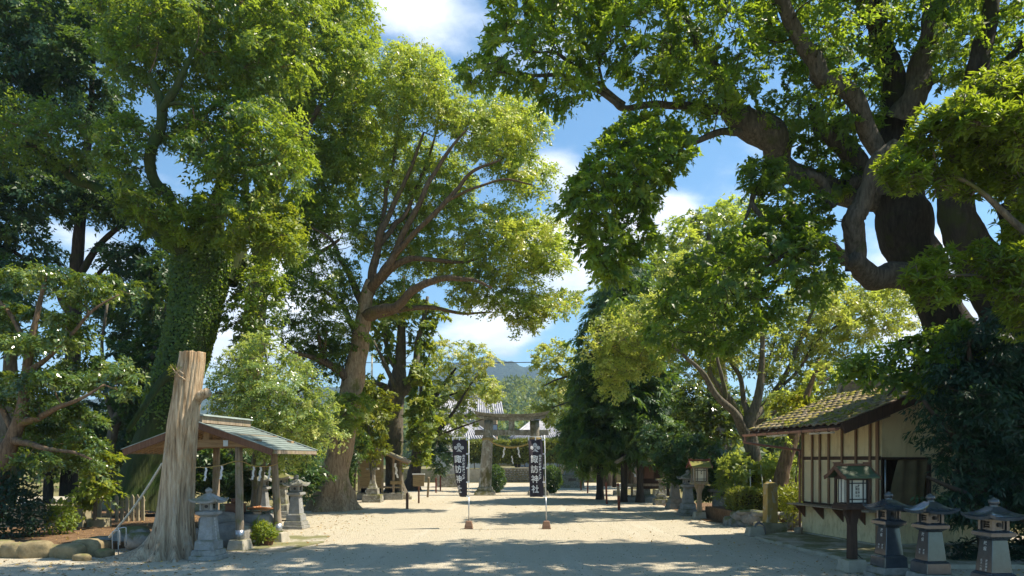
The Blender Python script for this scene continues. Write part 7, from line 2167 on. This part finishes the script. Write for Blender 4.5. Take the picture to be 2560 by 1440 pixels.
# ---- small shrine on the right
h2 = thing('small_shrine', 'small open shrine with a dark tiled roof under the cypresses on the right', 'shrine', (6.15, 34.5, 0), -.10)
mb = MB(); mb.box(-.75, 1.5, -.2, 1.4, 0, .25); mb.build('platform', ROUGH_GRANITE, h2, .02)
for (x, y) in ((-.5, 0), (.1, 0), (1.3, 0), (-.5, 1.2), (1.3, 1.2), (-.2, .5)):
    mb = MB(); mb.box(x - .05, x + .05, y - .05, y + .05, .25, 2.15); mb.build('post', GREY_WOOD, h2)
mb = MB(); mb.box(-.6, 1.3, -.12, -.02, .78, .90); mb.build('offering_rail', GREY_WOOD, h2)
mb = MB(); mb.box(.2, 1.3, .9, .95, .6, 2.1); mb.build('back_wall', DARK_WOOD, h2)
mb = MB(); tiled_roof(mb, (-1.05, -.5, 1.98), (-1.05, 1.7, 1.98), (.55, -.5, 2.85), (.55, 1.7, 2.85), 9, .06); tiled_roof(mb, (2.1, -.5, 1.98), (2.1, 1.7, 1.98), (.55, -.5, 2.85), (.55, 1.7, 2.85), 9, .06); h2r = mb.build('roof', OLD_TILE, h2)
mb = MB(); mb.box(.44, .66, -.55, 1.75, 2.84, 3.02); mb.build('ridge_tile', OLD_TILE, h2r)
mb = MB(); mb.box(.15, .82, -.34, -.30, 1.98, 2.14); mb.build('white_sign', WHITE_PAINT, h2)
shide(h2, -.18, -.1, 1.95, 1.4, 7)
mb = MB(); mb.box(.35, .8, -.15, .2, 1.15, 1.75); mb.build('inner_sanctuary', BROWN_WOOD, h2)
p = G(1601, 1240)
for k, (dx, dy, s_, lab) in enumerate([(-.2, .3, .55, 'low square stone left of the right-hand shrine'), (.9, -.9, .7, 'old square stone plinth in front of the right-hand shrine'), (-1.2, .9, .45, 'half-buried stone block under the cypresses')]):
    mb = MB(); mb.frustum((0, 0, 0), s_, s_, s_ * .9, s_ * .9, s_ * .62); o = mb.build('stone_block', OLD_STONE, None, .02); o.location = (p.x + dx, p.y + dy, 0); tag(o, lab, 'stone block', 'old stone blocks by the right-hand shrine')

# ---- bench, hedge, dry wall, pillar
b_ = thing('stone_bench', 'stone table bench in the shade behind the low hedge', 'bench', (*P(1822, 1148, 26.5)[:2], 0), -.12)
mb = MB(); mb.box(-.75, .75, -.3, .3, .86, .98); mb.build('slab', ROUGH_GRANITE, b_, .02)
for x in (-.5, .45):
    mb = MB(); mb.box(x - .09, x + .09, -.2, .2, 0, .86); mb.build('leg', ROUGH_GRANITE, b_, .02)
mn = thing('stone_monument', 'dark upright monument slab in the shade right of the bench', 'monument', (*P(1842, 1148, 28)[:2], 0), .1)
mb = MB(); mb.box(-.9, .9, -.35, .35, 0, .8); mb.build('base', OLD_STONE, mn, .03)
mb = MB(); mb.frustum((0, 0, .8), 1.2, .28, 1.05, .22, 1.5); mb.build('slab', POLISHED, mn, .03)
for k, (x0, x1, y0, y1, lab) in enumerate([(1843, 1922, 22.6, 23.6, 'low clipped hedge left of the stone pillar'), (1930, 2010, 22.4, 23.2, 'low clipped hedge between pillar and shed')]):
    a, c_ = P(x0, 1148, y0).x, P(x1, 1148, y0).x; cx_ = (a + c_) / 2
    h = thing('hedge', lab, 'hedge', (cx_, (y0 + y1) / 2, .45), 0, 'low clipped hedges on the dry stone wall')
    A = box_leaves(rng, a - cx_, c_ - cx_, -.5, .5, -.05, .62, 4200, .09, .045, .08, .5); leaf_mesh('foliage', *A, LEAF_HEDGE, h)
    mb = MB(); mb.box(a - cx_ + .1, c_ - cx_ - .1, -.38, .38, -.3, .50); mb.build('inner_twigs', BARK_DARK, h)
for k, (px, D) in enumerate([(1875, 23.9), (1904, 24.0)]):
    p = P(px, 1148, D)
    mb = MB(); mb.tube([(0, 0, 0), (.02 * (k + 1), 0, .7), (-.03 * k, 0, 1.35 + .15 * k)], .018, 6); o = mb.build('white_stake', WHITE_PAINT); o.location = (p.x, D, .4); tag(o, ['straight', 'crooked'][k] + ' thin white stake standing in the low hedge', 'stake')
ys = thing('shrub', 'bright yellow-leaved shrub at the far corner of the shed', 'shrub', (*P(1985, 1148, 20.6)[:2], 0))
A = ball_leaves(rng, (0, 0, .75), (.34, .3, .5), 900, .10, .05, .55, .2); leaf_mesh('foliage', *A, LEAF_YELLOW, ys)
mb = MB(); mb.tube([(0, 0, 0), (0, 0, .8)], .02, 6); mb.build('stem', BARK_GREY, ys)
sheet('hedge_bed', [(P(1770, 1148, 23.5).x, 23.5), (P(1850, 1148, 22.2).x, 22.2), (P(1940, 1148, 21.3).x, 21.3), (8.0, 20.6), (14, 20.0), (16, 32), (7, 34), (6.6, 27)], .02, SOIL, .8, 0, .1, 8)
mb = MB(); q = [(P(1840, 1148, 22.4).x, 22.4), (P(1935, 1148, 21.6).x, 21.6), (8.0, 20.9), (13, 20.3), (13, 25), (6.9, 25)]
mb.prism(q, 'z', -.05, .42); tag(mb.build('raised_bed', SOIL), kind='structure')
dw = thing('dry_stone_wall', 'low dry stone wall of dark rounded rocks under the hedge', 'wall', (*P(1915, 1148, 21.8)[:2], 0))
ox, oy = dw.location.x, dw.location.y
stones = [(1838, 1312, 21, 18), (1856, 1318, 17, 12), (1845, 1290, 18, 12), (1872, 1296, 21, 15), (1892, 1300, 26, 17), (1874, 1281, 34, 7), (1906, 1284, 30, 8), (1932, 1288, 28, 9), (1878, 1316, 22, 13), (1902, 1318, 16, 12), (1921, 1310, 20, 14), (1945, 1306, 24, 12), (1912, 1298, 16, 9),
          (1968, 1290, 18, 11), (1960, 1312, 24, 14), (1984, 1304, 20, 14), (1976, 1328, 24, 17), (1998, 1322, 20, 16), (1990, 1292, 18, 10), (1826, 1306, 18, 16), (1950, 1326, 16, 11)]
for k, (px, py, rx, ry) in enumerate(stones):
    D = 22.1 - (px - 1838) * .0085
    p = P(px, py, D)
    mb = MB(); mb.rock((0, 0, 0), (rx / FPX * D, .24, ry / FPX * D * 1.05), 60 + k, 2, .25)
    o = mb.build('stone', FIELD_STONE, dw); o.location = (p.x - ox, p.y - oy + (0.02 * (k % 3)), max(p.z, .05))
p = G(1940, 1336)
pi_ = thing('stone_pillar', 'square stone pillar covered in orange lichen on a concrete base', 'pillar', (p.x - .05, p.y + .3, 0), .12)
mb = MB(); mb.frustum((0, 0, 0), .72, .6, .72, .6, .30); mb.build('footing', OLD_CONCRETE, pi_, .015)
mb = MB(); mb.frustum((0, 0, .30), .32, .30, .30, .28, 1.10); mb.frustum((0, 0, 1.40), .30, .28, .16, .14, .05); mb.build('shaft', LICHEN_STONE, pi_, .015)
mb = MB(); mb.lathe([(.03, 1.45), (.035, 1.48), (.001, 1.52)], 8); mb.build('knob', WHITE_PAINT, pi_)
p = G(1893, 1342)
cb = thing('concrete_block', 'tapered concrete block with grey cables by the paved slab', 'concrete block', (p.x, p.y + .2, 0), .1)
mb = MB(); mb.frustum((0, 0, 0), .46, .36, .36, .28, .26); mb.build('block', CONCRETE, cb, .015)
mb = MB()
for k in range(3):
    mb.tube(catmull([(.0, -.02 + .03 * k, .26), (.12, -.02 + .03 * k, .34 + .02 * k), (.26, -.02 + .03 * k, .26 + .02 * k), (.30 + .01 * k, -.02 + .03 * k, .08), (.29, 0, .0)], 4), .011, 6)
mb.build('cable', mat_plain('grey_cable', (.12, .12, .14), .5, .4), cb)
o = thing('bucket', 'small grey bucket at the foot of the shed downpipe', 'bucket', (*P(1996, 1148, 19.0)[:2], 0))
mb = MB(); mb.lathe([(.09, 0), (.12, .25), (.11, .25), (.085, .02)], 14); mb.build('body', GREY_WOOD, o)

# ---- the cream shed
sd_ = thing('shed', 'cream-boarded booth with brown posts, a long counter and a mossy tiled roof', 'shed', (8.57, 16.3, 0), .19)
LY = 3.05; GX = 3.3
def roof_z(x): return 2.88 + (x + 1.4) * (1.15 / 3.05)
def wall_top(x): return roof_z(x) - .16
mb = MB(); mb.box(-.06, GX, -.06, LY + .05, 0, .12); mb.build('foundation', CONCRETE, sd_, .01)
# facade boards below the counter, shutters between, boards above
nP = 6
for k in range(nP):
    y0, y1 = LY * k / nP + .004, LY * (k + 1) / nP - .004
    mb = MB(); mb.box(-.005, .035, y0, y1, .12, .86); mb.build('lower_panel', STUCCO, sd_)
    mb = MB(); mb.box(-.002, .035, y0, y1, 2.17, wall_top(0)); mb.build('upper_panel', CREAM, sd_)
for k in range(5):
    y0, y1 = LY * k / 5 + .012, LY * (k + 1) / 5 - .012
    mb = MB(); mb.box(.012, .03, y0, y1, .95, 2.08)
    nr_ = 15
    for j in range(nr_):
        yy = y0 + .03 + (y1 - y0 - .06) * j / (nr_ - 1); mb.box(.0, .012, yy - .009, yy + .009, .99, 2.04)
    for (a, b2) in ((y0, y0 + .02), (y1 - .02, y1)):
        mb.box(-.006, .012, a, b2, .95, 2.08)
    mb.box(-.006, .012, y0 + .02, y1 - .02, 2.045, 2.08); mb.build('shutter', SHUTTER, sd_)
mb = MB(); mb.box(-.03, .03, 0, LY, 2.085, 2.165); mb.build('head_rail', DARK_WOOD, sd_)
mb = MB(); mb.box(.036, .07, 0, LY, .12, wall_top(0)); mb.build('wall_core', DARK_WOOD, sd_)
for y in (.05, .30, .80, 1.32, 1.85, 2.22, 2.55, 2.98):
    w_ = .03 if y > .1 else .045
    mb = MB(); mb.box(-.05, -.012, y - w_, y + w_, .94 if y > .1 else .12, wall_top(-.05)); mb.build('post', POST_WOOD, sd_)
mb = MB(); mb.box(-.40, -.01, -.12, LY + .12, .862, .90); mb.build('counter', GREY_WOOD, sd_, .006)
for y in (.5, 1.3, 2.1, 2.9):
    mb = MB(); mb.prism([(-.33, .858), (-.008, .858), (-.008, .52)], 'y', y - .022, y + .022); mb.build('counter_bracket', BROWN_WOOD, sd_)
# gable wall
gp = [(0.02, .66), (.66, 1.30), (1.30, 1.94), (1.94, 2.62), (2.62, GX)]
for k, (x0, x1) in enumerate(gp):
    mb = MB(); mb.box(x0 + .004, x1 - .004, -.035, .005, .12, .86); mb.build('lower_panel', STUCCO, sd_)
    zt0, zt1 = roof_z(x0) - .16, roof_z(x1) - .16
    if x0 > 1.65: zt0, zt1 = roof_z(3.3 - x0) - .16, roof_z(3.3 - x1) - .16
    pts = [(x0 + .004, 2.15), (x1 - .004, 2.15), (x1 - .004, zt1)] + ([(1.65, roof_z(1.65) - .16)] if x0 < 1.65 < x1 else []) + [(x0 + .004, zt0)]
    mb = MB(); mb.prism(pts, 'y', -.035, .005); mb.build('upper_panel', CREAM, sd_)
    if k >= 2:
        mb = MB(); mb.box(x0 + .004, x1 - .004, -.033, .004, .88, 2.14); mb.build('side_panel', CREAM, sd_)
mb = MB(); mb.box(.0, 1.32, -.05, .03, .862, .92); mb.box(.0, 1.32, -.05, .03, 2.09, 2.148); mb.box(1.27, 1.33, -.052, .03, .92, 2.09); mb.build('opening_frame', DARK_WOOD, sd_)
mb = MB(); mb.tube([(.09, -.06, .93), (.09, -.06, 2.09)], .016, 8); mb.build('white_pipe', METAL, sd_)
mb = MB(); v_, f_ = [], []
for j in range(13):
    for i in range(15):
        u, v = i / 14, j / 12
        v_.append((.30 + .98 * u - .25 * (1 - v) * (1 - u) * 0 + .22 * v * (1 - u), .04 + .05 * math.sin(u * 14 + v * 3) * (.3 + .7 * v) + .10 * (1 - v), .93 + 1.15 * v * (1 - .18 * (1 - u) * 0)))
for j in range(12):
    for i in range(14):
        a = j * 15 + i; f_.append((a, a + 1, a + 16, a + 15))
mb.add(v_, f_, True); mb.build('tarpaulin', TARP, sd_)
mb = MB(); mb.box(GX - .06, GX, .01, LY, .12, wall_top(0)); mb.box(.08, GX - .06, LY - .02, LY + .03, .12, wall_top(0)); mb.build('back_wall', CREAM, sd_)
mb = MB(); mb.prism([(.07, wall_top(.07)), (GX - .07, wall_top(.07)), (1.65, roof_z(1.65) - .16)], 'y', LY - .02, LY + .03); mb.build('rear_gable', CREAM, sd_)
mb = MB(); mb.box(.08, GX - .07, .05, LY - .05, .86, .875); mb.build('inner_floor', DARK_IN, sd_)  # coloured near-black so the inside of the opening reads as shade
# roof
YN, YF = -.55, LY + .35
slope = Vector((3.05, 0, 1.15)); sl_n = Vector((-1.15, 0, 3.05)).normalized()
e0 = Vector((-1.4, 0, 2.88))
mb = MB(); mb.bar(e0 + Vector((0, (YN + YF) / 2, 0)) - sl_n * .05, e0 + slope + Vector((0, (YN + YF) / 2, 0)) - sl_n * .05, YF - YN - .03, .05, sl_n)
rdk = mb.build('roof', DARK_WOOD, sd_)
e2 = Vector((4.7, 0, 2.88)); s2_ = Vector((-3.05, 0, 1.15)); n2_ = Vector((1.15, 0, 3.05)).normalized()
mb = MB(); mb.bar(e2 + Vector((0, (YN + YF) / 2, 0)) - n2_ * .03, e2 + s2_ + Vector((0, (YN + YF) / 2, 0)) - n2_ * .03, YF - YN - .03, .09, n2_); mb.build('far_slope', ROOF_TILE, sd_)
# interlocking tiles: one wavy tile mesh, laid in courses
tw, tl = .265, .30
nw = 7; v_, f_ = [], []
for j in range(2):
    for i in range(nw):
        u = i / (nw - 1)
        zz_ = .028 * math.sin(u * 2 * math.pi + .6) + (0.010 if u > .85 else 0)
        v_.append(((j - .5) * tl, (u - .5) * tw * 1.04, zz_ + (.012 if j == 0 else -.006)))
n0 = len(v_)
v_ += [(a, b2, c_ - .016) for a, b2, c_ in v_]
for i in range(nw - 1):
    f_ += [(i, i + nw, i + nw + 1, i + 1), (n0 + i, n0 + i + 1, n0 + i + nw + 1, n0 + i + nw), (i, i + 1, n0 + i + 1, n0 + i), (i + nw, n0 + i + nw, n0 + i + nw + 1, i + nw + 1)]
f_ += [(0, n0, n0 + nw, nw), (nw - 1, 2 * nw - 1, n0 + 2 * nw - 1, n0 + nw - 1)]
mb = MB(); mb.add(v_, f_, True); proto = mb.build('roof_tile', ROOF_TILE, rdk)
rnd = random.Random(3)
SL = slope.length; nrow, ncol = 13, int((YF - YN) / tw) + 1
ang = math.atan2(1.15, 3.05)
first_ = True
for i in range(nrow):
    for j in range(ncol):
        t = (i + .5) / nrow
        p = e0 + slope * t + sl_n * (.028 + rnd.uniform(-.006, .010)) + Vector((0, YN + tw * (j + .5) + rnd.uniform(-.006, .006), 0))
        o = proto if first_ else dup_part(proto, parent=rdk)
        first_ = False
        o.location = p
        o.rotation_euler = (rnd.uniform(-.03, .03), -ang + rnd.uniform(-.03, .03), rnd.uniform(-.03, .03))
mb = MB(); rx0 = Vector((1.65, 0, 4.03))
mb.box(1.53, 1.77, YN - .02, YF + .02, 4.0, 4.20); mb.tube([(1.65, YN - .04, 4.24), (1.65, YF + .04, 4.24)], .085, 10); mb.build('ridge_tile', ROOF_TILE, sd_)
mb = MB(); mb.prism([(1.40, 3.95), (1.9, 3.95), (1.86, 4.2), (1.78, 4.36), (1.65, 4.44), (1.52, 4.36), (1.44, 4.2)], 'y', YF + .03, YF + .12); mb.build('ridge_end_ornament', OLD_TILE, sd_, .015)
# moss cushions on the tiles
A = []
rng = np.random.default_rng(31)
for k in range(34):
    t, y = rng.random() ** 1.4, rng.uniform(YN + .05, YF - .1)
    c_ = e0 + slope * t + sl_n * .06 + Vector((0, y, 0))
    A.append(ball_leaves(rng, tuple(c_), (.10 * rng.uniform(.5, 1.4), .08 * rng.uniform(.5, 1.3), .03), 22, .05, .035, rng.uniform(.3, .8), .3))
A = [np.concatenate([a[i] for a in A]) for i in range(6)]
leaf_mesh('roof_moss', *A, LEAF_YELLOW, sd_)
for s_, (ea, ss, nn) in enumerate(((e0, slope, sl_n), (e2, s2_, n2_))):
    mb = MB(); a = ea + Vector((0, YN - .02, 0)) - nn * .10; mb.bar(a - ss.normalized() * .02, a + ss, .05, .24, nn); mb.build('bargeboard', DARK_WOOD, sd_)
mb = MB(); mb.prism([(-1.36, 2.80), (-.95, 2.80), (-.15, 3.06), (-.15, 3.18), (-1.3, 2.86)], 'y', YN + .03, YN + .06); mb.build('eave_corner_board', mat_plain('grey_board', (.16, .14, .12), .8, .2, 0, .2), sd_)
mb = MB()
for k in range(8):
    y = YN + .15 + (YF - YN - .3) * k / 7; mb.bar(e0 + Vector((.05, y, 0)) - sl_n * .11, e0 + slope * .52 + Vector((0, y, 0)) - sl_n * .11, .05, .07, sl_n)
mb.build('rafter', BROWN_WOOD, sd_)
# gutter
mb = MB(); n = 9; v_, f_ = [], []
for (y, zz_) in ((YN + .05, 2.80), (YF + .12, 2.785)):
    for k in range(n):
        a = math.pi + math.pi * k / (n - 1)
        v_.append((-1.47 + .065 * math.cos(a), y, zz_ + .065 * math.sin(a)))
    for k in range(n):
        a = math.pi + math.pi * (n - 1 - k) / (n - 1)
        v_.append((-1.47 + .057 * math.cos(a), y, zz_ + .057 * math.sin(a)))
for k in range(2 * n):
    k2 = (k + 1) % (2 * n); f_.append((k, k2, 2 * n + k2, 2 * n + k))
f_ += [tuple(range(n)), tuple(range(2 * n, 3 * n))]
mb.add(v_, f_, False); gt = mb.build('gutter', GUTTER, sd_)
mb = MB()
for k in range(7):
    y = YN + .3 + k * .5
    mb.tube([(-1.47, y, 2.86), (-1.545, y, 2.80), (-1.53, y, 2.72), (-1.40, y, 2.70), (-1.38, y + .04, 2.80)], .006, 5)
mb.build('gutter_hook', BLACK_IRON, gt)
mb = MB(); mb.tube(catmull([(-1.47, YF + .06, 2.74), (-1.47, YF + .06, 2.62), (-1.40, YF + .05, 2.55), (-.15, LY + .02, 2.36), (-.07, LY, 2.32), (-.07, LY, 2.2)], 4), .032, 8); mb.tube([(-.07, LY, 2.22), (-.07, LY, .02)], .032, 8); mb.build('downpipe', GUTTER, sd_)
mb = MB()
for y0 in (.1, 2.0):
    mb.box(-1.16, -1.10, y0, y0 + .9, 2.70, 2.74)
mb.build('lamp_tube', WHITE_PAINT, sd_)
# paved slab in front of it
q = [G(1886, 1348), Vector((7.55, 19.45, 0)), Vector((8.4, 19.6, 0)), Vector((12.8, 17.4, 0)), Vector((13.2, 13.4, 0)), Vector((8.2, 13.4, 0)), G(2165, 1420)]
mb = MB(); mb.prism([(a.x, a.y) for a in q], 'z', -.03, .085); sl = mb.build('paved_slab', CONCRETE, None, .012); tag(sl, kind='structure')

# ---- fallen leaves and loose pebbles
rng = np.random.default_rng(55)
n = 9000
x = rng.uniform(-14, 12, n); y = 12 + 40 * rng.random(n) ** 1.6
keep = np.array([noise.noise(Vector((a * .25, b_ * .25, 3))) for a, b_ in zip(x, y)]) + .9 * np.clip((np.abs(x) - 5) / 4, -.3, 1) + rng.normal(size=n) * .25 > .18
x, y = x[keep], y[keep]; n = len(x)
z = np.where((x < -9.2) & (y > 16), .18, .012)
o = leaf_mesh('fallen_leaves', np.stack([x, y, z + rng.random(n) * .012], 1), rng.normal(size=(n, 3)) * np.array([1, 1, .12]), np.array([[0, 0, 1]]) + rng.normal(size=(n, 3)) * .3, .085 * (.5 + .7 * rng.random(n)), .045 * (.6 + .6 * rng.random(n)), rng.random(n), LEAF_LITTER)
tag(o, 'scattered dry fallen leaves on the gravel and under the trees', 'fallen leaves')
mb = MB(); n = 2600
for k in range(n):
    x, y = rng.uniform(-10, 9), 12 + 14 * rng.random() ** 1.7
    s_ = .008 + .014 * rng.random() ** 2
    a = rng.uniform(0, 6.28); c_, s2 = math.cos(a) * s_, math.sin(a) * s_
    mb.add([(x + c_, y + s2, 0), (x - s2, y + c_, 0), (x - c_, y - s2, 0), (x + s2, y - c_, 0), (x + .2 * c_, y, s_ * .8)], [(0, 1, 4), (1, 2, 4), (2, 3, 4), (3, 0, 4)], True)
tag(mb.build('pebbles', FIELD_STONE), 'loose pebbles strewn over the gravel court', 'pebbles', kind='stuff')
